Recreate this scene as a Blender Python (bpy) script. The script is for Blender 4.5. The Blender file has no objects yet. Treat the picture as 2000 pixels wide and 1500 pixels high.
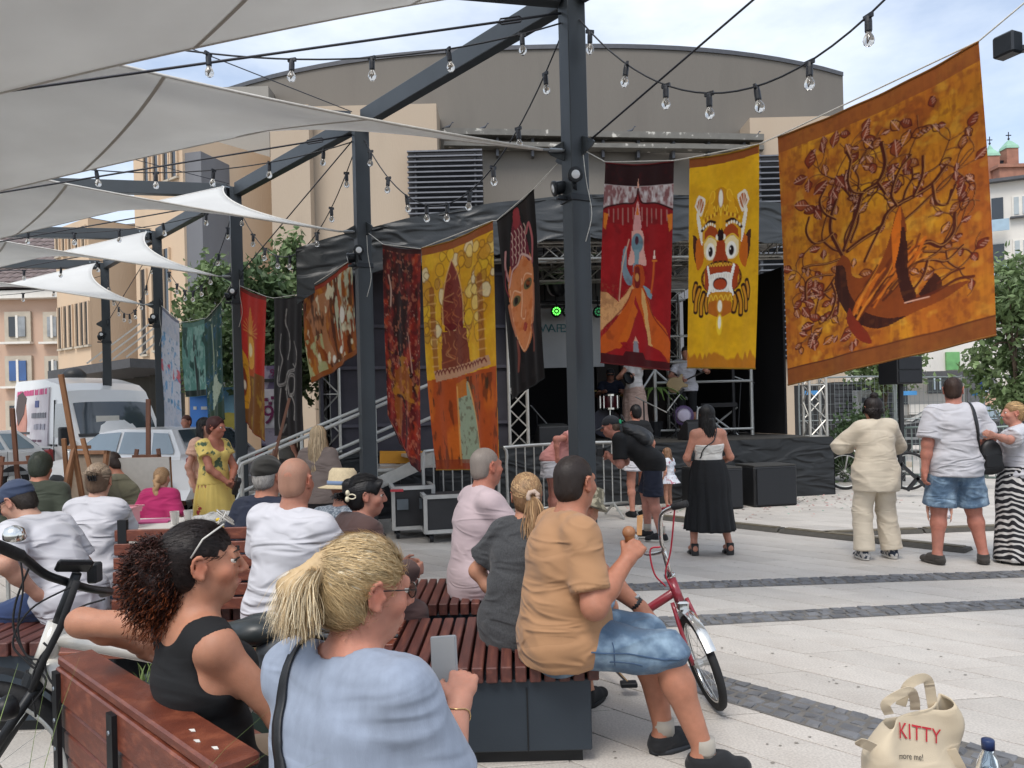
import bpy, math, random
import numpy as np
from mathutils import Vector, Matrix
random.seed(7); RNG = np.random.default_rng(7)
R = math.radians
SC = bpy.context.scene; COL = SC.collection
# -- camera
F, HC, PX, PY, ROLL = 1500.0, 1.57, 1000.0, 803.0, R(1.4)      # focal length in photo pixels, eye height, principal point
cd = bpy.data.cameras.new('camera'); cam = bpy.data.objects.new('camera', cd); COL.objects.link(cam)
cd.sensor_width = 36.0; cd.lens = 36.0*F/2000.0; cd.clip_start = 0.05; cd.clip_end = 2000
cd.shift_y = (PY-750.0)/2000.0
cam.matrix_world = Matrix.Translation((0, 0, HC)) @ Matrix.Rotation(R(90), 4, 'X') @ Matrix.Rotation(-ROLL, 4, 'Z')
SC.camera = cam
# -- sky, sun, exposure
SUN_EL, SUN_AZ = R(56), R(205)
wd = bpy.data.worlds.new('World'); SC.world = wd; wd.use_nodes = True
wn = wd.node_tree.nodes; wl = wd.node_tree.links; wn.clear()
sky = wn.new('ShaderNodeTexSky'); sky.sky_type = 'NISHITA'; sky.sun_disc = False
sky.sun_elevation = SUN_EL; sky.sun_rotation = SUN_AZ; sky.air_density = 1.0; sky.dust_density = 1.6; sky.ozone_density = 1.3
tc = wn.new('ShaderNodeTexCoord'); mp = wn.new('ShaderNodeMapping'); mp.inputs['Scale'].default_value = (1, 1, 2.6)
nz = wn.new('ShaderNodeTexNoise'); nz.inputs['Scale'].default_value = 2.1; nz.inputs['Detail'].default_value = 9; nz.inputs['Roughness'].default_value = .56
cr = wn.new('ShaderNodeValToRGB'); cr.color_ramp.elements[0].position = .36; cr.color_ramp.elements[1].position = .62
cr.color_ramp.elements[0].color = (.3, .3, .3, 1); cr.color_ramp.elements[1].color = (.95, .95, .95, 1)
mx = wn.new('ShaderNodeMix'); mx.data_type = 'RGBA'; mx.inputs['B'].default_value = (5.2, 5.55, 6.0, 1)
bg = wn.new('ShaderNodeBackground'); bg.inputs['Strength'].default_value = .135
wo = wn.new('ShaderNodeOutputWorld')
wl.new(tc.outputs['Generated'], mp.inputs['Vector']); wl.new(mp.outputs['Vector'], nz.inputs['Vector']); wl.new(nz.outputs['Fac'], cr.inputs['Fac'])
wl.new(cr.outputs['Color'], mx.inputs['Factor']); wl.new(sky.outputs['Color'], mx.inputs['A']); wl.new(mx.outputs['Result'], bg.inputs['Color'])
wl.new(bg.outputs['Background'], wo.inputs['Surface'])
ld = bpy.data.lights.new('sun', 'SUN'); ld.energy = 1.5; ld.angle = R(24); ld.color = (1, .95, .88)
sun = bpy.data.objects.new('sun', ld); COL.objects.link(sun)
_sd = Vector((math.sin(SUN_AZ)*math.cos(SUN_EL), math.cos(SUN_AZ)*math.cos(SUN_EL), math.sin(SUN_EL)))
sun.rotation_euler = _sd.to_track_quat('Z', 'Y').to_euler(); sun.location = (0, 0, 40)
vs = SC.view_settings; vs.view_transform = 'Standard'; vs.look = 'None'; vs.exposure = 0.66; vs.gamma = 1.0; vs.use_curve_mapping = False
SC.cycles.max_bounces = 8; SC.cycles.transparent_max_bounces = 12; SC.cycles.caustics_reflective = False; SC.cycles.caustics_refractive = False
SC.cycles.use_denoising = True
# -- picture measurements -> places
CR, SR = math.cos(ROLL), math.sin(ROLL)
def uv(x, y):
 dx, dy = x-PX, PY-y
 return dx*CR+dy*SR, -dx*SR+dy*CR
def at(x, y, Y):
 u, v = uv(x, y); return np.array((u*Y/F, Y, HC+v*Y/F))
def gp(x, y, z=0.0):
 u, v = uv(x, y); Y = (HC-z)*F/(-v); return np.array((u*Y/F, Y, z))
def onplane(x, y, p, q):
 "point of the vertical plane through ground points p, q seen at x, y"
 u, v = uv(x, y); n = np.array((-(q[1]-p[1]), q[0]-p[0])); d = np.array((u/F, 1.0))
 Y = (n @ np.array(p[:2]))/(n @ d); return np.array((u*Y/F, Y, HC+v*Y/F))
# -- colours and materials
def lin(c):
 c = np.asarray(c, float); return np.where(c <= .04045, c/12.92, ((c+.055)/1.055)**2.4)
def hx(s):
 s = s.lstrip('#'); return tuple(float(v) for v in lin([int(s[i:i+2], 16)/255 for i in (0, 2, 4)]))
def col4(c): return (*(hx(c) if isinstance(c, str) else c), 1)
MATS = {}
def mat(name, c, rough=.6, metal=0., var=.12, vs=6., bump=0., bs=40., c2=None, edge=(.45, .65), stretch=(1, 1, 1), rand=0., spec=.5, trans=0., attr=None,
  sheen=0., coat=0., emit=None, alpha=1., transl=0., weave=0., spk=0., isl=0., wr=0., wrs=9.):
 if name in MATS: return MATS[name]
 m = bpy.data.materials.new(name); m.use_nodes = True; MATS[name] = m
 N, L = m.node_tree.nodes, m.node_tree.links; b = N['Principled BSDF']; out = N['Material Output']
 b.inputs['Roughness'].default_value = rough; b.inputs['Metallic'].default_value = metal; b.inputs['Specular IOR Level'].default_value = spec
 if trans: b.inputs['Transmission Weight'].default_value = trans; b.inputs['IOR'].default_value = 1.45
 if sheen: b.inputs['Sheen Weight'].default_value = sheen
 if coat: b.inputs['Coat Weight'].default_value = coat; b.inputs['Coat Roughness'].default_value = .08
 if alpha < 1: b.inputs['Alpha'].default_value = alpha
 if emit: b.inputs['Emission Color'].default_value = col4(emit[0]); b.inputs['Emission Strength'].default_value = emit[1]
 t = N.new('ShaderNodeTexCoord'); mpn = N.new('ShaderNodeMapping'); mpn.inputs['Scale'].default_value = stretch
 L.new(t.outputs['Object'], mpn.inputs['Vector']); vec = mpn.outputs['Vector']
 nz = N.new('ShaderNodeTexNoise'); nz.inputs['Scale'].default_value = vs; nz.inputs['Detail'].default_value = 5; L.new(vec, nz.inputs['Vector'])
 if attr:
  a = N.new('ShaderNodeVertexColor'); a.layer_name = attr; base = a.outputs['Color']
 else:
  rgb = N.new('ShaderNodeRGB'); rgb.outputs[0].default_value = col4(c); base = rgb.outputs[0]
 if c2 is not None:
  rp = N.new('ShaderNodeValToRGB'); rp.color_ramp.elements[0].position, rp.color_ramp.elements[1].position = edge
  L.new(nz.outputs['Fac'], rp.inputs['Fac']); mm = N.new('ShaderNodeMix'); mm.data_type = 'RGBA'
  L.new(rp.outputs['Color'], mm.inputs['Factor']); L.new(base, mm.inputs['A']); mm.inputs['B'].default_value = col4(c2); base = mm.outputs['Result']
 if spk:
  n6 = N.new('ShaderNodeTexNoise'); n6.inputs['Scale'].default_value = spk; n6.inputs['Detail'].default_value = 2; L.new(t.outputs['Object'], n6.inputs['Vector']); r6 = N.new('ShaderNodeValToRGB'); r6.color_ramp.elements[0].position = .34; r6.color_ramp.elements[1].position = .62; r6.color_ramp.elements[0].color = (.8, .8, .8, 1)
  L.new(n6.outputs['Fac'], r6.inputs['Fac']); m6 = N.new('ShaderNodeMix'); m6.data_type = 'RGBA'; m6.blend_type = 'MULTIPLY'; m6.inputs['Factor'].default_value = 1; L.new(base, m6.inputs['A']); L.new(r6.outputs['Color'], m6.inputs['B']); base = m6.outputs['Result']
 hsv = N.new('ShaderNodeHueSaturation'); L.new(base, hsv.inputs['Color'])
 mr = N.new('ShaderNodeMapRange'); mr.inputs['From Min'].default_value = .3; mr.inputs['From Max'].default_value = .7
 mr.inputs['To Min'].default_value = 1-var; mr.inputs['To Max'].default_value = 1+var; L.new(nz.outputs['Fac'], mr.inputs['Value'])
 val = mr.outputs['Result']
 if rand or isl:
  if rand: o = N.new('ShaderNodeObjectInfo').outputs['Random']
  else: o = N.new('ShaderNodeNewGeometry').outputs['Random Per Island']
  q = rand or isl; m2 = N.new('ShaderNodeMapRange'); m2.inputs['To Min'].default_value = 1-q; m2.inputs['To Max'].default_value = 1+q; L.new(o, m2.inputs['Value'])
  mu = N.new('ShaderNodeMath'); mu.operation = 'MULTIPLY'; L.new(val, mu.inputs[0]); L.new(m2.outputs['Result'], mu.inputs[1]); val = mu.outputs[0]
 L.new(val, hsv.inputs['Value']); L.new(hsv.outputs['Color'], b.inputs['Base Color'])
 h = None
 def addh(sock, s):
  nonlocal h
  mm = N.new('ShaderNodeMath'); mm.operation = 'MULTIPLY_ADD'; L.new(sock, mm.inputs[0]); mm.inputs[1].default_value = s
  if h is not None: L.new(h, mm.inputs[2])
  else: mm.inputs[2].default_value = 0
  h = mm.outputs[0]
 if bump:
  n2 = N.new('ShaderNodeTexNoise'); n2.inputs['Scale'].default_value = bs; n2.inputs['Detail'].default_value = 4; L.new(vec, n2.inputs['Vector']); addh(n2.outputs['Fac'], bump*.5/bs)
 if wr:
  n3 = N.new('ShaderNodeTexNoise'); n3.inputs['Scale'].default_value = wrs; n3.inputs['Detail'].default_value = 1.; n3.inputs['Distortion'].default_value = .9
  m3 = N.new('ShaderNodeMapping'); m3.inputs['Scale'].default_value = (.55, .55, 1.7); m3.inputs['Rotation'].default_value = (.45, .5, 0)
  r3 = N.new('ShaderNodeValToRGB'); r3.color_ramp.interpolation = 'B_SPLINE'; e3 = r3.color_ramp.elements; e3[0].position = .36; e3[0].color = (0, 0, 0, 1); e3[1].position = .5; e3[1].color = (1, 1, 1, 1); e4 = e3.new(.66); e4.color = (0, 0, 0, 1)
  n5 = N.new('ShaderNodeTexNoise'); n5.inputs['Scale'].default_value = wrs*.5; L.new(t.outputs['Object'], n5.inputs['Vector']); mm5 = N.new('ShaderNodeMath'); mm5.operation = 'MULTIPLY'
  L.new(t.outputs['Object'], m3.inputs['Vector']); L.new(m3.outputs['Vector'], n3.inputs['Vector']); L.new(n3.outputs['Fac'], r3.inputs['Fac']); L.new(r3.outputs['Color'], mm5.inputs[0]); L.new(n5.outputs['Fac'], mm5.inputs[1]); addh(mm5.outputs[0], wr*.5/wrs)
 if weave:
  for rz in (0, R(90)):
   w = N.new('ShaderNodeTexWave'); w.inputs['Scale'].default_value = weave; m4 = N.new('ShaderNodeMapping'); m4.inputs['Rotation'].default_value = (0, rz, .3)
   L.new(t.outputs['Object'], m4.inputs['Vector']); L.new(m4.outputs['Vector'], w.inputs['Vector']); addh(w.outputs['Fac'], .12/weave)
 if h is not None:
  bp = N.new('ShaderNodeBump'); bp.inputs['Strength'].default_value = 1.0; bp.inputs['Distance'].default_value = 1.0; L.new(h, bp.inputs['Height']); L.new(bp.outputs['Normal'], b.inputs['Normal'])
 if transl:
  tr = N.new('ShaderNodeBsdfTranslucent'); L.new(hsv.outputs['Color'], tr.inputs['Color']); ms = N.new('ShaderNodeMixShader'); ms.inputs[0].default_value = transl
  L.new(b.outputs[0], ms.inputs[1]); L.new(tr.outputs[0], ms.inputs[2]); L.new(ms.outputs[0], out.inputs['Surface'])
 return m
# -- objects
WM = {}                                  # world matrix of each thing's Empty
def mw(o): return WM.get(o.name, Matrix.Identity(4))
def tag(o, label=None, cat=None, group=None, kind=None):
 if label: o['label'] = label
 if cat: o['category'] = cat
 if group: o['group'] = group
 if kind: o['kind'] = kind
 return o
def thing(name, label, cat, loc=(0, 0, 0), rz=0., group=None, kind=None):
 o = bpy.data.objects.new(name, None); COL.objects.link(o); o.empty_display_size = .1
 o.location = loc; o.rotation_euler = (0, 0, rz); WM[o.name] = Matrix.Translation(loc) @ Matrix.Rotation(rz, 4, 'Z')
 return tag(o, label, cat, group, kind)
def put(name, me, m=None, parent=None, local=False, mx=None):
 "link a mesh as an object; vertices in world space unless local"
 o = bpy.data.objects.new(name, me); COL.objects.link(o)
 if m is not None and not me.materials:
  for k in (m if isinstance(m, (list, tuple)) else [m]): me.materials.append(k)
 if parent is not None:
  o.parent = parent
  if not local: o.matrix_parent_inverse = mw(parent).inverted()
  WM[o.name] = mw(parent) if local else Matrix.Identity(4)
 if mx is not None: o.matrix_basis = mx
 return o
def rawmesh(name, v, f, smooth=False):
 v = np.asarray(v, np.float32); me = bpy.data.meshes.new(name); me.vertices.add(len(v)); me.vertices.foreach_set('co', v.ravel())
 if isinstance(f, np.ndarray):
  n, k = f.shape; me.loops.add(n*k); me.loops.foreach_set('vertex_index', f.ravel().astype(np.int32)); me.polygons.add(n)
  me.polygons.foreach_set('loop_start', np.arange(0, n*k, k, dtype=np.int32))
 else:
  ls = [len(q) for q in f]; me.loops.add(sum(ls)); me.loops.foreach_set('vertex_index', np.fromiter((i for q in f for i in q), np.int32, sum(ls)))
  me.polygons.add(len(f)); me.polygons.foreach_set('loop_start', np.concatenate([[0], np.cumsum(ls)[:-1]]).astype(np.int32))
 me.polygons.foreach_set('use_smooth', np.full(len(me.polygons), bool(smooth)))
 me.update(calc_edges=True); return me
def setcol(me, c, name='Col'):
 a = me.color_attributes.new(name, 'FLOAT_COLOR', 'POINT'); c = np.asarray(c, np.float32)
 if c.shape[1] == 3: c = np.concatenate([c, np.ones((len(c), 1), np.float32)], 1)
 a.data.foreach_set('color', c.ravel())
def bevel(o, w=.004, seg=1):
 b = o.modifiers.new('bevel', 'BEVEL'); b.width = w; b.segments = seg; b.limit_method = 'ANGLE'; b.angle_limit = R(40); return o
def V3(*a): return np.array(a, float)
def unit(v): v = np.asarray(v, float); return v/max(np.linalg.norm(v), 1e-9)
def frame(d, up=(0, 0, 1)):
 d = unit(d); up = np.asarray(up, float)
 if abs(d @ unit(up)) > .98: up = V3(0, 1, 0) if abs(d[1]) < .9 else V3(1, 0, 0)
 x = unit(np.cross(d, up)); return x, np.cross(x, d)
class B:
 "collects simple solids, then links them as one mesh"
 def __init__(s): s.v = []; s.f = []; s.mi = []; s.cm = 0
 def add(s, v, f):
  n = len(s.v); s.v.extend([tuple(map(float, p)) for p in v]); s.f.extend([tuple(i+n for i in q) for q in f]); s.mi.extend([s.cm]*len(f)); return s
 def box(s, c, size, rz=0., M=None):
  hxx, hy, hz = size[0]/2, size[1]/2, size[2]/2; p = np.array([(a*hxx, b*hy, d*hz) for a in (-1, 1) for b in (-1, 1) for d in (-1, 1)])
  if M is None: ca, sa = math.cos(rz), math.sin(rz); M = np.array(((ca, -sa, 0), (sa, ca, 0), (0, 0, 1)))
  p = p @ np.asarray(M).T+np.asarray(c, float)
  return s.add(p, [(0, 1, 3, 2), (4, 6, 7, 5), (0, 4, 5, 1), (2, 3, 7, 6), (0, 2, 6, 4), (1, 5, 7, 3)])
 def hexa(s, p): return s.add(p, [(0, 1, 3, 2), (4, 6, 7, 5), (0, 4, 5, 1), (2, 3, 7, 6), (0, 2, 6, 4), (1, 5, 7, 3)])
 def beam(s, p, q, w, h, up=(0, 0, 1)):
  p = np.asarray(p, float); q = np.asarray(q, float); x, y = frame(q-p, up); x = x*w/2; y = y*h/2
  return s.add([p-x-y, p+x-y, p+x+y, p-x+y, q-x-y, q+x-y, q+x+y, q-x+y], [(0, 1, 2, 3), (7, 6, 5, 4), (0, 4, 5, 1), (1, 5, 6, 2), (2, 6, 7, 3), (3, 7, 4, 0)])
 def tube(s, pts, r, n=8, cap=True, flat=1.):
  pts = [np.asarray(p, float) for p in pts]; k = len(pts); rs = r if hasattr(r, '__len__') else [r]*k; vv = []; ff = []
  x = None
  for i, p in enumerate(pts):
   d = unit(pts[min(i+1, k-1)]-pts[max(i-1, 0)])
   if x is None: x, y = frame(d)
   else:
    x = x-d*(x @ d); x = unit(x)
   y = np.cross(d, x)
   for j in range(n):
    a = 2*math.pi*j/n; vv.append(p+rs[i]*(x*math.cos(a)+y*math.sin(a)*flat))
  for i in range(k-1):
   for j in range(n): a = i*n+j; b = i*n+(j+1) % n; ff.append((a, b, b+n, a+n))
  if cap: ff.append(tuple(range(n-1, -1, -1))); ff.append(tuple(range((k-1)*n, k*n)))
  return s.add(vv, ff)
 def loft(s, rings, cap=True, close=True):
  n = len(rings[0]); vv = [p for r in rings for p in r]; ff = []
  for i in range(len(rings)-1):
   for j in range(n if close else n-1): a = i*n+j; b = i*n+(j+1) % n; ff.append((a, b, b+n, a+n))
  if cap and close: ff.append(tuple(range(n-1, -1, -1))); ff.append(tuple(range((len(rings)-1)*n, len(rings)*n)))
  return s.add(vv, ff)
 def lathe(s, prof, c=(0, 0, 0), n=16, axis=(0, 0, 1)):
  ax = unit(axis); x, y = frame(ax); c = np.asarray(c, float)
  return s.loft([[c+ax*z+r*(x*math.cos(2*math.pi*j/n)+y*math.sin(2*math.pi*j/n)) for j in range(n)] for r, z in prof])
 def ball(s, c, r, n=12, m=8):
  r = r if hasattr(r, '__len__') else (r, r, r); c = np.asarray(c, float); rings = []
  for i in range(m+1):
   a = math.pi*min(max(i/m, .02), .98); rings.append([c+np.array((r[0]*math.sin(a)*math.cos(2*math.pi*j/n), r[1]*math.sin(a)*math.sin(2*math.pi*j/n), -r[2]*math.cos(a))) for j in range(n)])
  return s.loft(rings)
 def prism(s, poly, o, ex, ey, ez):
  "extrude the outline poly (in ex, ey) along the vector ez, centred on o"
  o, ex, ey, ez = (np.asarray(a, float) for a in (o, ex, ey, ez)); n = len(poly); a = [o+ex*p[0]+ey*p[1]-ez/2 for p in poly]
  return s.add(a+[p+ez for p in a], [tuple(range(n-1, -1, -1)), tuple(range(n, 2*n))]+[(i, (i+1) % n, (i+1) % n+n, i+n) for i in range(n)])
 def build(s, name, m, parent=None, smooth=False, local=False, bev=0.):
  me = rawmesh(name, s.v, s.f, smooth)
  if isinstance(m, (list, tuple)):
   for k in m: me.materials.append(k)
   me.polygons.foreach_set('material_index', np.array(s.mi, np.int32))
  o = put(name, me, None if isinstance(m, (list, tuple)) else m, parent, local)
  if bev: bevel(o, bev)
  return o
def copytree(o, parent=None, loc=None, rz=None, label=None):
 c = o.copy(); COL.objects.link(c); c.parent = parent
 if loc is not None: c.location = loc
 if rz is not None: c.rotation_euler = (0, 0, rz)
 if label: c['label'] = label
 for ch in list(o.children): copytree(ch, c)
 return c
def smooth_path(pts, n=8):
 "Catmull-Rom through the points"
 P = [np.asarray(p, float) for p in pts]; P = [2*P[0]-P[1]]+P+[2*P[-1]-P[-2]]; out = []
 for i in range(1, len(P)-2):
  for k in range(n):
   t = k/n; out.append(.5*((2*P[i])+(-P[i-1]+P[i+1])*t+(2*P[i-1]-5*P[i]+4*P[i+1]-P[i+2])*t*t+(-P[i-1]+3*P[i]-3*P[i+1]+P[i+2])*t**3))
 out.append(P[-2]); return out
def vnoise(p, seed=0):
 "cheap 3-D value noise in 0..1 for an (n,3) array"
 p = np.asarray(p, float); i = np.floor(p).astype(np.int64); f = p-i; f = f*f*(3-2*f); r = 0
 for dx in (0, 1):
  for dy in (0, 1):
   for dz in (0, 1):
    h = ((i[:, 0]+dx)*374761393+(i[:, 1]+dy)*668265263+(i[:, 2]+dz)*2147483647+seed*97531) & 0x7fffffff
    h = ((h ^ (h >> 13))*1274126177) & 0x7fffffff; h = (h ^ (h >> 16)) & 0xffff
    w = (f[:, 0] if dx else 1-f[:, 0])*(f[:, 1] if dy else 1-f[:, 1])*(f[:, 2] if dz else 1-f[:, 2]); r = r+w*h/65535.
 return r
# == ground
STEEL = mat('anthracite paint', '#3a3f43', .45, .2, .08, 3, .04, 120)
GRAN = mat('granite slab', '#c9c3bb', .62, 0, .13, 2.2, .25, 160, rand=.09, c2='#b3aca4', edge=(.5, .72), spk=90.)
gb = B(); gb.add([(-400, -60, -.008), (400, -60, -.008), (400, 700, -.008), (-400, 700, -.008)], [(0, 1, 2, 3)])
tag(gb.build('ground', mat('joint sand', '#4f4942', .9, 0, .2, 1.5, .3, 60)), kind='structure')
pav = bpy.data.objects.new('plaza_paving', None); COL.objects.link(pav); tag(pav, kind='structure')
ROWD = unit(V3(.70, -.714, 0)); CRD = unit(V3(.9925, .122, 0)); RN = V3(.714, .70, 0)    # slab rows, cross joints, normal of the rows
def slab_prism(L, w, g=.0045, h=.03):
 "parallelogram slab between two cross joints of one row, top at z 0"
 k = CRD/(CRD @ RN); a = ROWD*(L/2-g); c = k*(w/2-g); P = [-a-c, a-c, a+c, -a+c]; e = .0015
 low = [p-V3(0, 0, h) for p in P]; mid = [p-V3(0, 0, e) for p in P]; top = [p*(1-e*2/w)for p in P]
 return low, mid, top
def slab_mesh(L, w, name):
 low, mid, top = slab_prism(L, w); v = low+mid+top
 f = [(8, 9, 10, 11)]+[(i, (i+1) % 4, (i+1) % 4+4, i+4) for i in range(4)]+[(i+4, (i+1) % 4+4, (i+1) % 4+8, i+8) for i in range(4)]
 return rawmesh(name, v, f)
SW = .3; cand = []
kx = CRD/(CRD @ RN)
for r in range(-60, 75):
 q = r*SW; x = -14.+(.41*r % .9)
 while x < 18:
  L = (.6, .9, .75)[(r*7+int(x*3)) % 3]; c = kx*q+ROWD*(x+L/2)+V3(1.0, 5.0, 0); x += L
  if c[1] < .5 or c[1] > 15.5: continue
  u = F*c[0]/c[1];
  if abs(u) > 1080+900/c[1]: continue
  vis = (c[1] > 2.5 and u > -60) or c[1] > 6.
  cand.append((0 if (u > 80 and c[1] > 2.9 and c[1] < 9.5) else (1 if vis else 2), c[1], c, L))
cand.sort(key=lambda t: (t[0], t[1]))
sl = {L: slab_mesh(L, SW, 'slab') for L in (.6, .75, .9)}
for pr, y, c, L in cand[:290]:
 if not sl[L].materials: sl[L].materials.append(GRAN)
 o = bpy.data.objects.new('slab', sl[L]); COL.objects.link(o); o.parent = pav; o.location = (c[0], c[1], random.uniform(-.0015, .0005))
bb = B()
for pr, y, c, L in cand[290:]:
 low, mid, top = slab_prism(L, SW); z = random.uniform(-.0015, .0005); o = c+V3(0, 0, z)
 bb.add([p+o for p in mid+top]+[p+o for p in low], [(4, 5, 6, 7)]+[(i+8, (i+1) % 4+8, (i+1) % 4, i) for i in range(4)]+[(i, (i+1) % 4, (i+1) % 4+4, i+4) for i in range(4)])
tag(bb.build('slab_field', mat('granite slab far', '#c9c3bb', .62, 0, .13, 2.2, .25, 160, isl=.09, c2='#b3aca4', edge=(.5, .72), spk=90.), pav), kind='stuff')
bb = B(); bb.add([(-60, 15.2, -.004), (60, 15.2, -.004), (60, 60, -.004), (-60, 60, -.004)], [(0, 1, 2, 3)])
tag(bb.build('far_pavement', mat('far paving', '#bdb7af', .8, 0, .15, .6, .1, 30)), kind='structure')
COBM = mat('dark cobble', '#6a6b6e', .7, 0, .2, 9, .5, 60, isl=.28)
def cobble_strip(p, q, w, n):
 st = bpy.data.objects.new('cobble_strip', None); COL.objects.link(st); tag(st, kind='structure'); p = V3(*p[:2], 0); q = V3(*q[:2], 0); d = unit(q-p); s = np.cross(V3(0, 0, 1), d); L = np.linalg.norm(q-p)
 bed = B(); bed.add([p-s*w/2+V3(0, 0, .002), q-s*w/2+V3(0, 0, .002), q+s*w/2+V3(0, 0, .002), p+s*w/2+V3(0, 0, .002)], [(0, 1, 2, 3)]); bed.build('mortar_bed', mat('mortar', '#6d6a66', .9, 0, .2, 12, .4, 90), st)
 c = B(); cs = w/n
 for j in range(n):
  x = random.uniform(0, .05)
  while x < L-cs:
   l = random.uniform(.8, 1.5)*cs; o = p+d*(x+l/2)+s*((j+.5)*cs-w/2); g = random.uniform(.006, .011); z = random.uniform(.006, .013)
   a = d*(l/2-g); b = s*(cs/2-g); jit = lambda: V3(random.uniform(-.008, .008), random.uniform(-.008, .008), random.uniform(-.004, .003))
   lo = [o-a-b, o+a-b, o+a+b, o-a+b]; tp = [e*.8+o*.2+V3(0, 0, z)+jit() for e in lo]; lo = [e+V3(0, 0, -.004) for e in lo]
   c.add(lo+tp, [(4, 5, 6, 7)]+[(i, (i+1) % 4, (i+1) % 4+4, i+4) for i in range(4)]); x += l
 tag(c.build('cobbles', COBM, st), kind='stuff')
a, b = gp(1250, 1147), gp(2000, 1121); d = b-a; cobble_strip(a-d*.55, b+d*.6, .27, 3)
a, b = gp(1340, 1213), gp(2000, 1179); d = b-a; cobble_strip(a-d*.6, b+d*.6, .27, 3)
a, b = gp(1390, 1338), gp(2000, 1512); d = b-a; cobble_strip(a-d*1.6, b+d*.8, .33, 4)
CR_M = mat('cable ramp rubber', '#4a4741', .8, 0, .15, 20, .3, 80)
def cable_ramp(label, p, q, w=.26):
 t = thing('cable_ramp', label, 'cable ramp', p, group='cable ramps on the plaza'); d = unit(q-p); L = np.linalg.norm(q-p); n = int(L/.9); s = np.cross(V3(0, 0, 1), d)
 for i in range(n):
  bb = B(); o = p+d*(i+.5)*L/n; h = L/n/2-.012
  bb.loft([[o+d*e*h+s*k*w+V3(0, 0, z) for k, z in ((-.5, .004), (-.3, .045), (.3, .045), (.5, .004))] for e in (-1, 1)]); bb.build('segment', CR_M, t)
  yb = B(); yb.box(o+V3(0, 0, .05), (.9*L/n, .1, .012), math.atan2(d[1], d[0])); yb.build('lid', mat('cable ramp lid', '#6b6353', .7, 0, .2, 15), t)
cable_ramp('long dark cable ramp running across the plaza before the stage', gp(1265, 1010), gp(1895, 1078))
cable_ramp('short cable ramp branching off behind the man in denim shorts', gp(1600, 1047), gp(1990, 1032), .2)
gm = B(); rg0 = np.random.default_rng(8)
for i in range(110):
 o = gp(rg0.uniform(1150, 2000), rg0.uniform(1000, 1500)); r_ = rg0.uniform(.004, .011); gm.add([o+V3(r_*rg0.uniform(.7, 1.2)*math.cos(a), r_*rg0.uniform(.7, 1.2)*math.sin(a), .0022) for a in np.linspace(0, 6.28, 8)[:-1]], [tuple(range(7))])
tag(gm.build('gum_spots', mat('old gum', '#8a857d', .8), pav), kind='stuff')
rg0 = np.random.default_rng(3); V_, F_ = [], []
for i in range(420):
 a_ = rg0.uniform(-.6, 4.2); o = V3(5.5, 13.2, .004)+V3(-.974, -.223, 0)*a_+V3(.223, -.974, 0)*abs(rg0.normal(.5, .7)); th_ = rg0.uniform(0, 6); e1, e2 = V3(math.cos(th_), math.sin(th_), rg0.uniform(0, .4))*rg0.uniform(.01, .03), V3(-math.sin(th_), math.cos(th_), rg0.uniform(0, .3))*.012; n0 = len(V_); V_ += [o-e1-e2, o+e1-e2, o+e1+e2, o-e1+e2]; F_.append((n0, n0+1, n0+2, n0+3))
tag(put('confetti', rawmesh('confetti', V_, np.array(F_)), mat('confetti paper', '#b98f8a', .8, 0, .1, 3, isl=.4, c2='#7f9a8a', edge=(.45, .55))), 'scattered paper confetti on the paving before the stage', 'confetti', kind='stuff')
# == pergola
POST = [V3(3.2, 4.14, 0), V3(.636, 7.07, 0), V3(-1.887, 10., 0), V3(-4.57, 12.93, 0), V3(-7.25, 15.87, 0), V3(-9.88, 18.8, 0)]
ZT, ZC, CD, CL = 5.53, 3.95, unit(V3(-.98, -.2, 0)), 5.5
QP = [p+CD*CL for p in POST]
PSZ = .185; PANG = R(25)
BOLT = mat('zinc bolt', '#9aa0a4', .35, .8)
pg = thing('pergola', 'dark grey steel pergola of square posts and top beams over the benches', 'pergola', POST[2])
for i, p in enumerate(POST+QP):
 if i == 6: continue
 b = B(); b.box(p+V3(0, 0, ZT/2-.05), (PSZ, PSZ, ZT-.1), PANG); o = b.build('post', STEEL, pg, bev=.006)
 if i < 6:
  b = B(); b.box(p+V3(0, 0, .012), (.34, .34, .02), PANG); b.build('base_plate', STEEL, o)
def clip_beam(p, q, k): d = unit(q-p); return p+d*k, q-d*k
def add_beam(p, q, bolts):
 a, c = clip_beam(p, q, PSZ*.62); z = V3(0, 0, ZT-.14); b = B(); b.beam(a+z, c+z, .13, .21); o = b.build('beam', STEEL, pg, bev=.006)
 if bolts:
  d = unit(c-a); s = np.cross(d, V3(0, 0, 1)); b = B(); b.box(a+d*.13+z-s*.068, (.24, .012, .19), math.atan2(d[1], d[0])); b.box(a+d*.13+z+s*.068, (.24, .012, .19), math.atan2(d[1], d[0])); pl = b.build('splice_plate', STEEL, o)
  for e in (.07, .19):
   for h in (-.05, .05): b = B(); b.lathe([(.001, -.012), (.016, -.012), (.016, .012), (.001, .012)], a+d*e+z+V3(0, 0, h)-s*.08, 6, s); b.build('bolt', BOLT, o)
for i in range(5): add_beam(POST[i], POST[i+1], False)
for i in range(1, 6): add_beam(POST[i], QP[i], True)
for i in range(1, 5): add_beam(QP[i], QP[i+1], False)
LD = unit(POST[2]-POST[1])
def bracket(p, d, z):
 b = B(); x, y = frame(d); p = p+V3(0, 0, z)
 b.prism([(.0, -.09), (.0, .09), (.12, .03), (.15, 0), (.12, -.03)], p+d*PSZ*.55, d, V3(0, 0, 1), x*.016); b.build('bracket', STEEL, pg)
for i in range(1, 6):
 bracket(POST[i], unit(CD*.9+LD*.3), ZC); bracket(POST[i], -LD, ZC+.02); bracket(POST[i], LD, ZC-.03)
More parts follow.
